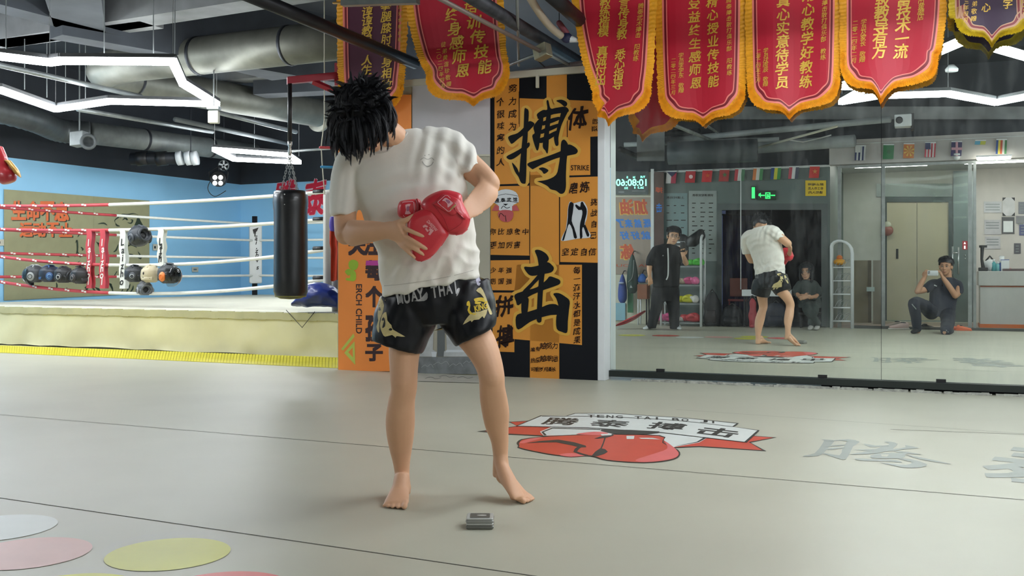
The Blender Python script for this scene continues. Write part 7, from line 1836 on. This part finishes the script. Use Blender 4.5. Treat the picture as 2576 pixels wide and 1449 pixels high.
# ---- wall end with hanging bags
HD = RD+.22
def wb(x, dist=HD): return MU*mu(x, dist)+MN*dist
def hang(name, label, x, y0, y1, hw, dp, col, cat='bag', strap='1c1d20'):
    k = (2*MD-HD)/(cos(TH)+(x-CX)/FP*sin(TH)); z0, z1 = CH-(y1-HY)*k/FP, CH-(y0-HY)*k/FP; w_ = hw*k/FP; c = wb(x)
    t = thing(name, label, cat, c+ZUP*z0); b = MB(); b.loft([(c+ZUP*z0, MU*w_*.5, MN*dp*.5), (c+ZUP*(z0+(z1-z0)*.15), MU*w_, MN*dp), (c+ZUP*(z0+(z1-z0)*.55), MU*w_*.95, MN*dp*.9), (c+ZUP*(z0+(z1-z0)*.85), MU*w_*.55, MN*dp*.5), (c+ZUP*z1, MU*w_*.2, MN*dp*.2)], 18); b.blob('bag_body', mat('hang_'+col, col, rough=.6, var=.15), t, .014, 3)
    b = MB(); b.tube([c+ZUP*z1, c+ZUP*(z1+.06)-MN*.1, c+ZUP*(z1+.06)-MN*.195], .01, 6); b.build('strap', mat('hang_'+strap, strap, rough=.6), t)
    return t, c, z0, z1
t, c, z0, z1 = hang('hanging_bag', 'dark green teardrop sports bag hanging on the slogan panel', 1591, 640, 738, 14, .10, '1d3a34')
b = MB(); b.tube(catmull([tuple(c+MN*.09+MU*.05+ZUP*(z1-.1)), tuple(c+MN*.11+MU*.03+ZUP*(z0+.3)), tuple(c+MN*.10-MU*.05+ZUP*(z0+.2))], 5), .006, 6); b.build('pale_piping', m_lsteel, t)
b = MB(); b.poly(lambda x, y, w: c+MN*(.105+w)+MU*x+ZUP*y, [[(-.02, z0+.10), (.03, z0+.10), (.0, z0+.15)]]); b.flatbuild('bag_emblem', m_lsteel, t)
t, c, z0, z1 = hang('hanging_bag', 'blue sports bag with a round pale badge at the pillar edge', 1566, 690, 762, 11, .09, '2f4a9a')
b = MB(); b.ball(c+MN*.085+ZUP*((z0+z1)/2+.1), .055, .055, .02, 12); b.build('round_badge', mat('badge_pale', 'a9b8d8', rough=.4), t, True)
hang('hanging_bag', 'small blue bag peeking out behind the green one', 1616, 688, 712, 12, .06, '2f5ea8')
t = thing('green_towel', 'green towel strip hanging below the dark green bag', 'towel', wb(1584)); c = wb(1586, RD+.12); b = MB(); b.obox(c+ZUP*.42, MU*.05, MN*.015, ZUP*.22); b.build('cloth', mat('towel_green', '3d7a55', rough=.8, var=.1), t); b = MB(); b.obox(c+ZUP*.65, MU*.055, MN*.018, ZUP*.01); b.build('hem', m_offw, t); b = MB(); b.tube([c+ZUP*.65, c+ZUP*.65-MN*.12], .006, 6); b.build('peg', m_steel, t)
t = thing('small_stool', 'brown topped stool standing behind the person in black', 'stool', MF(1619, 822)); c = wb(1619, RD+.28); b = MB(); b.obox(c+ZUP*.58, MU*.09, MN*.1, ZUP*.13); b.build('box_top', mat('stool_brown', '8a5338', rough=.6, var=.1), t, bevel=.01)
for sx in (-1, 1):
    for sy in (-1, 1): b = MB(); b.tube([c+MU*.075*sx+MN*.08*sy, c+MU*.075*sx+MN*.08*sy+ZUP*.45], .014, 8); b.build('leg', m_white if sx < 0 else m_black, t, True)
t = thing('curved_kick_pad', 'red curved kick pad leaning on the floor by the pillar edge', 'pad', MF(1590, 818)); pts = [(1552, 818), (1575, 809), (1600, 797), (1622, 783)]
b = MB(); sec_ = [MP(x, y, 16.6) for x, y in pts]; n_ = MV(.35, 0, .94)
b.loft([(p, MN*.09, (n_*.045 if 0 < i < 3 else n_*.02)) for i, p in enumerate(sec_)], 16, 5, 3); b.blob('pad_body', mat('pad_red', 'b8343a', rough=.4, var=.06), t, .012, 2)
b = MB(); b.tube(catmull([tuple(p+MN*.1+n_*.0) for p in sec_], 4), .008, 6); b.build('dark_piping', mat('pad_dark', '6d1c22', rough=.5), t, True)
b = MB(); b.slab(mirframe(RD+.01), 1540, 762, 1573, 806, 0, .02); tag(b.build('wall_board', mat('panel_lightblue', '8cb6c8', rough=.5, var=.05)), 'pale blue panel low on the wall at the pillar edge', 'panel')
# ---- white ladder rack
LD = RD+.22
lr = thing('wire_rack', 'white arched wire rack holding papers beside the glass corner', 'rack', MF(2118, 826))
zt2 = mz(602, 2112, LD)
ua, uc = mu(2092, LD), mu(2144, LD)
for dd in (-.10, .10):
    arch = [MU*ua+MN*(LD+dd), MU*ua+MN*(LD+dd)+ZUP*(zt2-.12)]+[MU*((ua+uc)/2-(uc-ua)/2*cos(a))+MN*(LD+dd)+ZUP*(zt2-.12+.14*sin(a)-(.10*k/8)) for k, a in [(k, pi*k/8) for k in range(1, 8)]]+[MU*uc+MN*(LD+dd)+ZUP*(zt2-.24), MU*uc+MN*(LD+dd)]
    b = MB(); b.tube(arch, .021, 10); b.build('arched_frame', m_white, lr, True)
for k in range(5):
    z = .12+k*.22; b = MB(); b.tube([MU*ua+MN*(LD-.10)+ZUP*z, MU*uc+MN*(LD-.10)+ZUP*z], .009, 8); b.tube([MU*ua+MN*(LD+.10)+ZUP*z, MU*uc+MN*(LD+.10)+ZUP*z], .009, 8); b.build('rung', m_white, lr, True)
    b = MB(); rr = random.Random(k)
    for i in range(4): u = ua+.06+i*(uc-ua-.1)/4; b.tube([MU*u+MN*(LD+.1)+ZUP*(z+.02), MU*(u+.04)+MN*(LD+.05)+ZUP*(z+.10), MU*(u+.10)+MN*(LD-.05)+ZUP*(z+.13)], .005, 6)
    b.build('wire_holder', m_lsteel, lr)
t = thing('yellow_toy', 'small yellow orange toy sitting on the wire rack', 'toy', MPL(2112, 640, LD)); q = MU*mu(2112, LD)+MN*LD+ZUP*1.03
b = MB(); b.ball(q+ZUP*.06, .10, .08, .055, 14); b.build('body', mat('toy_yellow', 'e0a02c', rough=.5), t, True); b = MB(); b.ball(q+ZUP*.13, .05, .05, .045, 12); b.build('top', mat('toy_orange', 'd9752c', rough=.5), t, True)
# ---- footwear near the threshold
def shoe(label, x, y, col, s=1., yaw=0., name='sneaker', sole='d8d4cc'):
    c = MF(x, y); t = thing(name, label, 'shoe', c); a = MU*cos(yaw)+MN*sin(yaw); n = -MU*sin(yaw)+MN*cos(yaw)
    b = MB(); b.loft([(c-a*.13*s+ZUP*.05*s, n*.03*s, ZUP*.045*s), (c-a*.08*s+ZUP*.06*s, n*.042*s, ZUP*.055*s), (c+ZUP*.045*s, n*.045*s, ZUP*.04*s), (c+a*.09*s+ZUP*.035*s, n*.048*s, ZUP*.028*s), (c+a*.14*s+ZUP*.03*s, n*.03*s, ZUP*.018*s)], 16); b.build('upper', mat('shoe_'+col, col, rough=.6, var=.08), t, True)
    b = MB(); b.loft([(c-a*.14*s+ZUP*.012*s, n*.035*s, ZUP*.012*s), (c+ZUP*.012*s, n*.047*s, ZUP*.012*s), (c+a*.15*s+ZUP*.012*s, n*.035*s, ZUP*.012*s)], 14, 4, 3); b.build('sole', mat('shoe_'+sole, sole, rough=.6), t, True)
    b = MB(); b.ball(c-a*.06*s+ZUP*.10*s, .045*s, .03*s, .012*s, 12); b.build('opening', m_black, t, True)
shoe('pale pink sneaker lying on the threshold under the lift', 2247, 826, 'c9ada6', 1.1, pi)
shoe('pale pink sneaker half hidden behind the other one', 2262, 829, 'c4a8a2', 1.1, pi-.3)
shoe('black shoe between the kneeling person legs', 2334, 828, '1b1b1d', .8, -.6, 'shoe')
shoe('orange slipper nearest the kneeling person', 2403, 831, 'd9673f', .75, .2, 'slipper', 'd9673f')
shoe('orange slipper further along the threshold', 2424, 832, 'dc6d44', .8, .1, 'slipper', 'dc6d44')
# ---- pipes seen under the ceiling
def mpipe(name, pts, z, r, m, label, cat='pipe'):
    b = MB(); b.tube([REF(Zp(x, y, z)) for x, y in pts], r, 14); tag(b.build(name, m, None, True), label, cat)
m_gp = mat('grey_pipe', 'c9cecd', rough=.5, metal=.1, var=.12)
mpipe('ceiling_pipe', [(1690, 352), (2240, 300)], 3.25, .05, mat('pipe_mid', 'a3a9ab', rough=.5, metal=.1, var=.15), 'pale grey pipe crossing above the green exit sign')
mpipe('ceiling_pipe', [(1850, 376), (2150, 354)], 3.06, .10, mat('pipe_mid', 'a3a9ab', rough=.5, metal=.1, var=.15), 'mid grey pipe just above the lower flag string')
mpipe('ceiling_pipe', [(2250, 330), (2700, 300)], 3.35, .13, m_gp, 'thick pale pipe above the bulkhead flags')
mpipe('ceiling_pipe', [(2010, 270), (2576, 215)], 3.95, .06, mat('pipe_mid', '6c7174'), 'mid grey pipe high behind the zigzag reflection')
mpipe('ceiling_pipe', [(1570, 364), (1960, 350)], 3.18, .04, mat('pipe_mid', 'a3a9ab'), 'dark pipe above the clock panel')
mpipe('ceiling_pipe', [(1690, 312), (1905, 402)], 3.14, .030, m_lsteel, 'thin pale rail slanting down to the lower flag string')
mpipe('ceiling_pipe', [(1752, 300), (1902, 394)], 3.30, .022, m_lsteel, 'second thin rail slanting beside the first one')
mpipe('ceiling_pipe', [(1560, 375), (1672, 424)], 2.95, .045, m_steel, 'dark steel tube slanting to the brown post top')
mpipe('ceiling_pipe', [(1600, 340), (1760, 330)], 3.35, .05, m_steel, 'dark pipe crossing above the clock panel further back')
mpipe('ceiling_pipe', [(1905, 372), (2105, 318)], 3.0, .018, m_offw, 'pale slat slanting up to the bulkhead corner')
mpipe('ceiling_cable', [(1985, 352), (2020, 357), (2060, 348), (2090, 340)], 3.02, .010, m_white, 'thin white cable looping below the grey pipe', 'cable')
mpipe('round_duct', [(1682, 386), (1905, 378)], 2.9, .19, mat('duct_dark', '4c5358', rough=.55, metal=.1, var=.2), 'dark fat duct above the first small flags', 'duct')
mpipe('ceiling_pipe', [(1700, 330), (2100, 310)], 3.6, .06, m_lsteel, 'dark pipe behind the pale pipes over the exit sign')
b = MB(); b.slab(mirframe(RD+.3), 1602, 330, 1672, 405, 0, .3); b.build('ceiling_beam', m_beam, kind='structure')
b = MB(); b.slab(mirframe(RD+.4), 1700, 268, 2600, 300, 0, .4); b.build('ceiling_beam', m_beam, kind='structure')
pj = thing('ceiling_projector', 'white and black projector box hanging above the bulkhead flags', 'projector', MP(2270, 310, 15.3)); q = MP(2272, 305, 15.3)
b = MB(); b.obox(q, MU*.12, MN*.12, ZUP*.09); b.build('body', m_white, pj, bevel=.01); b = MB(); b.obox(q+MU*.13-ZUP*.02, MU*.02, MN*.1, ZUP*.12); b.build('side_plate', m_black, pj); b = MB(); b.lathe(q-MU*.05+MN*.12, [(.05, 0), (.05, .05), (.03, .05)], axis=MN, seg=16); b.build('lens', m_black, pj, True); b = MB(); b.tube([q+ZUP*.09, UP(q)], .02, 8); b.build('mount', m_lsteel, pj)
t = thing('ceiling_mount', 'pale disc speaker on a short pole high in the mirror', 'speaker', REF(Zp(2394, 180, 3.3))); q = REF(Zp(2394, 180, 3.3)); b = MB(); b.lathe(q, [(.07, .0), (.075, .03), (.03, .08)], seg=16); b.build('disc', m_white, t, True); b = MB(); b.tube([q+ZUP*.08, UP(q)], .015, 8); b.build('pole', m_lsteel, t)
# ------------------------------------------------------------------ people seen in the mirror
def mlimb(b, pts, rad, seg=14): limb(b, [MP(*p) for p in pts], rad, seg)
m_cblk = mat('cloth_black', '14151a', rough=.8, var=.12, scale=8); m_cnavy = mat('cloth_navy', '1b2130', rough=.75, var=.15, scale=7); m_cgr = mat('cloth_greygreen', '3a4240', rough=.85, var=.2, scale=7)
FWD = MN                                               # they face the mirror
# ---- standing person in black
pb = thing('person', 'standing person in loose black clothes with glasses filming with a phone', 'person', MF(1668, 829))
YB_ = 16.3
b = MB()
q, R = head_geo(b, MP(1694, 595, YB_), V((0.02, .02, 1))+MV(.12, 0, 0), FWD*.9+MV(.30, 0, -.12), 1.16)
mlimb(b, [(1690, 604, YB_+.03), (1684, 622, YB_+.06), (1679, 640, YB_+.06)], [.062, .062, .09])
b.loft([msec(1676, 740, YB_+.06, 26, .11), msec(1676, 690, YB_+.06, 26, .10), msec(1677, 640, YB_+.06, 30, .10), msec(1678, 625, YB_+.06, 24, .08)], 16)
mlimb(b, [(1654, 634, YB_+.06), (1639, 655, YB_+.05), (1634, 672, YB_+.02), (1634, 692, YB_-.04)], [.055, .048, .043, .032])
hand_geo(b, MP(1634, 694, YB_-.05), MV(.12, -.05, -1), MV(-.2, -1, 0), 1.05, .35, -1)
mlimb(b, [(1708, 628, YB_+.06), (1720, 652, YB_-.02), (1726, 662, YB_-.08)], [.055, .047, .044]); mlimb(b, [(1726, 662, YB_-.08), (1722, 652, YB_-.2), (1719, 644, YB_-.26)], [.044, .038, .03])
hand_geo(b, MP(1719, 645, YB_-.26), MV(-.1, -.1, 1), MV(.3, 1, 0), 1.05, .75, 1)
for x, y in ((1637, 822), (1700, 822)): mlimb(b, [(x+(20 if x < 1660 else -9), 745, YB_+.05), (x+(3 if x < 1660 else -2), y-4, YB_+.03)], [.07, .040])
body_ = b.blob('body', m_skin, pb, .008, 4); face_parts(q, R, body_, 1.16, True)
hair_shell(q, R, pb, 1.16, length=.015, fringe=.030, sides=.012, seed=21, n=260, messy=.35, thick=.022, strand=.012)
b = MB(); b.loft([msec(1675, 722, YB_+.06, 33, .15), msec(1675, 690, YB_+.06, 35, .15), msec(1676, 655, YB_+.06, 37, .145), msec(1677, 632, YB_+.06, 36, .13), msec(1679, 620, YB_+.06, 25, .10), msec(1680, 614, YB_+.05, 14, .08)], 24, 4, 2.3)
b.loft([(MP(1663, 628, YB_+.06), MV(0, 0, .085), MV(0, .10, 0)), (MP(1649, 632, YB_+.06), MV(-.05, 0, .062), MV(0, .095, 0)), (MP(1638, 652, YB_+.05), MV(-.070, 0, .016), MV(0, .088, 0)), (MP(1634, 668, YB_+.04), MV(-.064, 0, .005), MV(0, .08, 0))], 18)
b.loft([(MP(1690, 628, YB_+.06), MV(0, 0, .085), MV(0, .10, 0)), (MP(1704, 632, YB_+.06), MV(.05, 0, .062), MV(0, .095, 0)), (MP(1713, 647, YB_+.02), MV(.064, 0, .03), MV(0, .085, 0)), (MP(1719, 657, YB_-.01), MV(.054, 0, .032), MV(0, .075, 0))], 18)
top_ = b.blob('shirt', m_cblk, pb, .010, 4, disp=lambda p, n: .008*noise.noise(p*9))
tt = bvh_of(top_)
def onm(tree, step=.004):
    def f(x, y, w):
        e = REF(EYE); d = (REF(P(x, y, 12))-e).normalized(); h_ = tree.ray_cast(e, d)
        return (h_[0] if h_[0] is not None else tree.find_nearest(REF(P(x, y, 16)))[0])-d*(step+w)
    return f
b = MB(); b.line(onm(tt), [(1680, 624), (1681, 650), (1681, 680), (1680, 695), (1676, 704)], 3.2); b.flatbuild('white_zip', m_white, top_)
b = MB(); b.line(onm(tt), [(1667, 642), (1669, 644)], 3, smooth=0); b.flatbuild('chest_mark', m_lsteel, top_)
b = MB(); b.loft([msec(1675, 700, YB_+.06, 31, .13), msec(1675, 735, YB_+.06, 34, .14), msec(1675, 758, YB_+.06, 33, .13)], 22)
b.loft([msec(1658, 740, YB_+.06, 19, .13), msec(1650, 780, YB_+.04, 15, .105), msec(1641, 812, YB_+.03, 12.5, .09), msec(1638, 826, YB_+.02, 12, .085)], 18); b.loft([msec(1690, 740, YB_+.06, 19, .13), msec(1695, 780, YB_+.04, 15, .105), msec(1696, 812, YB_+.03, 12.5, .09), msec(1697, 827, YB_+.02, 12, .085)], 18)
b.blob('trousers', m_cblk, pb, .010, 3, disp=lambda p, n: .009*noise.noise(p*8))
for x, dx in ((1634, -.05), (1704, .12)):
    c = MF(x, 829); b = MB(); b.loft([(c-MN*.06+ZUP*.045, MU*.04, ZUP*.04), (c+MN*.05+ZUP*.04, MU*.045, ZUP*.032), (c+MN*.15+MU*dx*.5+ZUP*.03, MU*.042, ZUP*.022), (c+MN*.19+MU*dx*.7+ZUP*.025, MU*.02, ZUP*.014)], 14); b.build('shoe', m_white, pb, True)
def phone(label, c, ax, ay, nz, m_back, m_side=None):
    t = thing('smartphone', label, 'phone', c); b = MB(); b.rbox(c, ax, ay, nz*.004, .18); b.build('case', m_back, t, True)
    b = MB(); b.rbox(c-nz*.0045, ax*.94, ay*.94, nz*.0008, .15); b.build('screen', mat('screen_dark', '14161c', rough=.1), t, True)
    return t
pp = MP(1717, 621, YB_-.30)
t = phone('dark smartphone held upright by the standing person in black', pp, MU*.038, ZUP*.080+MN*.01, MN, m_black)
b = MB(); b.rbox(pp+ZUP*.05-MU*.015+MN*.006, MU*.012, ZUP*.018, MN*.002, .3); b.build('camera_bump', m_silver, t, True)
# ---- seated person with long hair
pw = thing('person', 'seated person with shoulder length dark hair in a grey green jacket', 'person', MF(2035, 823))
YW = 16.75
b = MB(); q, R = head_geo(b, MP(2028, 684, YW), V((0, 0, 1))+MV(-.06, 0, 0), FWD+MV(-.1, 0, .05), 1.12)
mlimb(b, [(2028, 694, YW+.03), (2029, 706, YW+.06), (2030, 718, YW+.06)], [.052, .052, .08])
b.loft([msec(2036, 768, YW+.12, 24, .13), msec(2033, 740, YW+.1, 22, .11), msec(2030, 712, YW+.07, 22, .09), msec(2029, 704, YW+.06, 14, .06)], 16)
mlimb(b, [(2015, 724, YW+.05), (2004, 738, YW-.02), (2014, 746, YW-.2), (2022, 744, YW-.28)], [.045, .040, .034, .028]); mlimb(b, [(2046, 724, YW+.05), (2057, 742, YW-.02), (2042, 748, YW-.2), (2030, 745, YW-.28)], [.045, .040, .034, .028])
hand_geo(b, MP(2020, 744, YW-.27), MV(1, -.1, -.15), MV(0, -1, .3), 1., .5, 1); hand_geo(b, MP(2031, 747, YW-.30), MV(-1, -.1, -.15), MV(0, -1, .3), 1., .5, -1)
mlimb(b, [(2030, 768, YW+.05), (2046, 775, YW-.38), (2040, 816, YW-.42)], [.075, .055, .04]); mlimb(b, [(2044, 768, YW+.05), (2030, 778, YW-.40), (2056, 812, YW-.45)], [.075, .055, .04])
body_ = b.blob('body', m_skind, pw, .008, 4); face_parts(q, R, body_, 1.12)
hair_shell(q, R, pw, 1.12, length=.03, fringe=.03, sides=.055, back=.06, seed=31, n=220, messy=.2, thick=.02, strand=.012)
b = MB()
for sx in (-1, 1):
    b.loft([(q(sx*.075, -.01, .03), R @ V((.025, 0, 0)), R @ V((0, .06, 0))), (q(sx*.088, .0, -.05), R @ V((.024, 0, 0)), R @ V((0, .055, 0))), (q(sx*.080, .01, -.13), R @ V((.018, 0, 0)), R @ V((0, .04, 0))), (q(sx*.07, .02, -.16), R @ V((.006, 0, 0)), R @ V((0, .015, 0)))], 12)
b.build('side_hair', m_hair, pw, True)
b = MB(); b.loft([msec(2037, 772, YW+.12, 29, .17), msec(2034, 742, YW+.1, 29, .15), msec(2031, 720, YW+.07, 31, .13), msec(2030, 709, YW+.06, 25, .10), msec(2029, 704, YW+.05, 14, .07)], 22)
b.loft([(MP(2018, 714, YW+.06), MV(0, 0, .08), MV(0, .09, 0)), (MP(2006, 724, YW+.03), MV(-.065, 0, .02), MV(0, .085, 0)), (MP(2003, 740, YW-.06), MV(-.055, -.03, 0), MV(0, .05, .05)), (MP(2013, 747, YW-.2), MV(0, 0, -.047), MV(.02, .04, 0))], 16); b.loft([(MP(2043, 714, YW+.06), MV(0, 0, .08), MV(0, .09, 0)), (MP(2055, 726, YW+.03), MV(.065, 0, .02), MV(0, .085, 0)), (MP(2058, 743, YW-.06), MV(.055, -.03, 0), MV(0, .05, .05)), (MP(2044, 749, YW-.2), MV(0, 0, -.047), MV(.02, .04, 0))], 16)
jk = b.blob('jacket', m_cgr, pw, .010, 3, disp=lambda p, n: .008*noise.noise(p*9))
b = MB(); b.poly(onm(bvh_of(jk)), [[(2021, 706), (2037, 706), (2032, 722), (2026, 722)]]); b.flatbuild('dark_top', m_cblk, jk)
b = MB(); b.loft([msec(2037, 762, YW+.10, 28, .16), msec(2037, 775, YW+.02, 28, .18)], 16, 2)
mlimb(b, [(2030, 768, YW+.05), (2048, 774, YW-.36), (2044, 795, YW-.42), (2041, 814, YW-.43)], [.10, .08, .068, .06]); mlimb(b, [(2046, 768, YW+.05), (2030, 776, YW-.38), (2044, 797, YW-.44), (2056, 812, YW-.46)], [.10, .08, .068, .06])
b.blob('trousers', m_cgr, pw, .010, 3)
for x, y in ((2040, 822), (2056, 820)):
    c = MF(x, y); c = MP(x, y, YW-.45); c.z = 0; b = MB(); b.loft([(c-MN*.06+ZUP*.05, MU*.035, ZUP*.04), (c+MN*.05+ZUP*.04, MU*.042, ZUP*.03), (c+MN*.16+ZUP*.025, MU*.03, ZUP*.018)], 14); b.build('shoe', mat('shoe_pale', 'b4b3ae', rough=.6), pw, True)
st = thing('low_stool', 'dark low stool under the seated person', 'stool', MF(2040, 823)); c = MP(2038, 790, YW+.14); c.z = 0
b = MB(); b.obox(c+ZUP*.24, MU*.17, MN*.15, ZUP*.02); b.build('seat', m_black, st, bevel=.008)
for sx in (-1, 1):
    for sy in (-1, 1): b = MB(); b.tube([c+MU*.14*sx+MN*.12*sy, c+MU*.14*sx+MN*.12*sy+ZUP*.225], .014, 8); b.build('leg', m_steel, st, True)
# ---- kneeling person taking the picture
pk = thing('person', 'kneeling person in navy sportswear holding a white phone sideways', 'person', MF(2345, 840))
YK = 2*MD*cos(TH)/(cos(TH)**2+ (2340-CX)/FP*sin(TH)*cos(TH)+1e-9)
YK = 15.98
b = MB(); q, R = head_geo(b, MP(2379, 671, YK+.06), V((0, 0, 1))+MV(.02, 0, 0), FWD+MV(-.22, 0, -.06), 1.16)
mlimb(b, [(2383, 684, YK+.08), (2384, 700, YK+.1), (2383, 712, YK+.1)], [.066, .064, .09])
b.loft([msec(2370, 790, YK-.1, 30, .12), msec(2374, 760, YK+.0, 29, .11), msec(2378, 725, YK+.08, 31, .105), msec(2380, 706, YK+.1, 24, .08)], 16)
mlimb(b, [(2347, 712, YK+.06), (2328, 728, YK-.04), (2308, 733, YK-.12)], [.056, .05, .045]); mlimb(b, [(2308, 733, YK-.12), (2318, 712, YK-.13), (2326, 698, YK-.12)], [.046, .042, .032])
mlimb(b, [(2410, 714, YK+.06), (2410, 735, YK-.06), (2403, 744, YK-.14)], [.058, .052, .047]); mlimb(b, [(2403, 744, YK-.14), (2386, 718, YK-.14), (2373, 700, YK-.12)], [.047, .043, .033])
CAMP = V((0, 0, CH))
for p0, dv, nv, sd in ((MP(2325, 699, YK-.13), MV(.35, .05, .9), MV(-.8, -.5, 0), 1), (MP(2372, 700, YK-.13), MV(-.35, .05, .9), MV(.75, -.5, 0), -1)):
    hand_geo(b, p0, dv, nv, 1.1, .55, sd)
hp_ = (2343, 786, YK-.10)
mlimb(b, [hp_, (2322, 770, YK-.38), (2300, 762, YK-.60)], [.085, .072, .06]); mlimb(b, [(2300, 762, YK-.60), (2306, 800, YK-.58), (2309, 832, YK-.56)], [.06, .055, .042])
mlimb(b, [(2386, 788, YK-.10), (2384, 812, YK-.5), (2379, 834, YK-.90)], [.085, .075, .058]); mlimb(b, [(2379, 834, YK-.90), (2384, 836, YK-.6), (2388, 835, YK-.35)], [.055, .052, .04])
body_ = b.blob('body', m_skind, pk, .008, 4); face_parts(q, R, body_, 1.16)
hair_shell(q, R, pk, 1.16, length=.0, fringe=-.02, sides=-.02, seed=41, n=220, messy=.3, thick=.024, strand=.011)
b = MB(); b.loft([msec(2368, 792, YK-.08, 33, .15), msec(2371, 765, YK-.02, 33, .145), msec(2375, 735, YK+.06, 35, .14), msec(2379, 714, YK+.09, 36, .125), msec(2382, 704, YK+.1, 26, .10), msec(2384, 698, YK+.1, 14, .085)], 24, 4, 2.3)
b.loft([(MP(2362, 716, YK+.08), MV(0, 0, .09), MV(0, .10, 0)), (MP(2347, 715, YK+.05), MV(-.035, 0, .072), MV(0, .095, 0)), (MP(2335, 723, YK-.0), MV(-.042, 0, .06), MV(0, .085, 0)), (MP(2328, 728, YK-.04), MV(-.036, 0, .055), MV(0, .07, 0))], 18); b.loft([(MP(2396, 716, YK+.08), MV(0, 0, .09), MV(0, .10, 0)), (MP(2408, 717, YK+.05), MV(.055, 0, .055), MV(0, .095, 0)), (MP(2412, 730, YK-.02), MV(.070, 0, .0), MV(0, .088, 0)), (MP(2410, 738, YK-.07), MV(.062, 0, -.01), MV(0, .07, 0))], 18)
top_ = b.blob('shirt', m_cnavy, pk, .010, 4, disp=lambda p, n: .007*noise.noise(p*9)); f = onm(bvh_of(top_))
b = MB(); b.line(f, [(2350, 717), (2357, 720)], 2.6, smooth=0); b.line(f, [(2404, 695), (2412, 697)], 2.2, smooth=0); b.flatbuild('white_mark', m_white, top_)
b = MB(); b.tube([f(x, y, 0) for x, y in ((2372, 700), (2371, 712), (2371, 720))], .010, 8); b.build('collar', m_cblk, top_, True)
b = MB(); b.loft([msec(2366, 780, YK-.06, 32, .14), msec(2364, 796, YK-.1, 32, .14)], 18, 2)
mlimb(b, [hp_, (2322, 768, YK-.38), (2299, 762, YK-.60), (2304, 795, YK-.60), (2307, 826, YK-.57)], [.115, .098, .086, .078, .066]); mlimb(b, [(2384, 788, YK-.10), (2384, 812, YK-.5), (2380, 832, YK-.88)], [.115, .10, .082]); mlimb(b, [(2380, 832, YK-.86), (2385, 832, YK-.6), (2389, 832, YK-.35)], [.08, .075, .06])
top_ = b.blob('trousers', m_cnavy, pk, .010, 3, disp=lambda p, n: .008*noise.noise(p*8)); f = onm(bvh_of(top_))
b = MB(); b.line(f, [(2294, 765), (2300, 772), (2305, 778)], 2.2); b.line(f, [(2352, 800), (2354, 806)], 2.0); b.line(f, [(2380, 830), (2386, 836)], 2.0); b.flatbuild('pale_stripe', m_lsteel, top_)
c = MP(2304, 838, YK-.58); c.z = 0; b = MB(); b.loft([(c-MN*.10+ZUP*.06, MU*.04, ZUP*.05), (c+MN*.02+ZUP*.045, MU*.046, ZUP*.04), (c+MN*.15-MU*.03+ZUP*.03, MU*.044, ZUP*.026), (c+MN*.20-MU*.04+ZUP*.022, MU*.02, ZUP*.014)], 14); b.build('sock', m_cblk, pk, True)
# the phone itself: the picture is taken through its lens
ph = thing('smartphone', 'white smartphone held sideways in both hands of the kneeling person', 'phone', V((-.06, -.02, CH)))
pc = V((.062, -.012, CH-.022))
b = MB(); b.rbox(pc, V((.082, 0, 0)), V((0, 0, .040)), V((0, -.0045, 0)), .2); b.build('case', m_white, ph, True)
b = MB(); b.rbox(pc+V((0, -.0052, 0)), V((.078, 0, 0)), V((0, 0, .036)), V((0, .0006, 0)), .15); b.build('screen', mat('screen_dark', '14161c', rough=.1), ph, True)
b = MB(); b.rbox(V((.006, -.0065, CH-.012)), V((.016, 0, 0)), V((0, 0, .018)), V((0, .0015, 0)), .3); b.build('camera_bump', m_silver, ph, True)
for dx, dz in ((0, 0), (.014, -.0), (0, -.024)):
    b = MB(); b.lathe(V((dx, -.0052, CH+dz)), [(.0065, 0), (.0065, .0012), (.004, .0012), (.004, .0004)], axis=V((0, 1, 0)), seg=14); b.build('lens', m_black, ph, True)
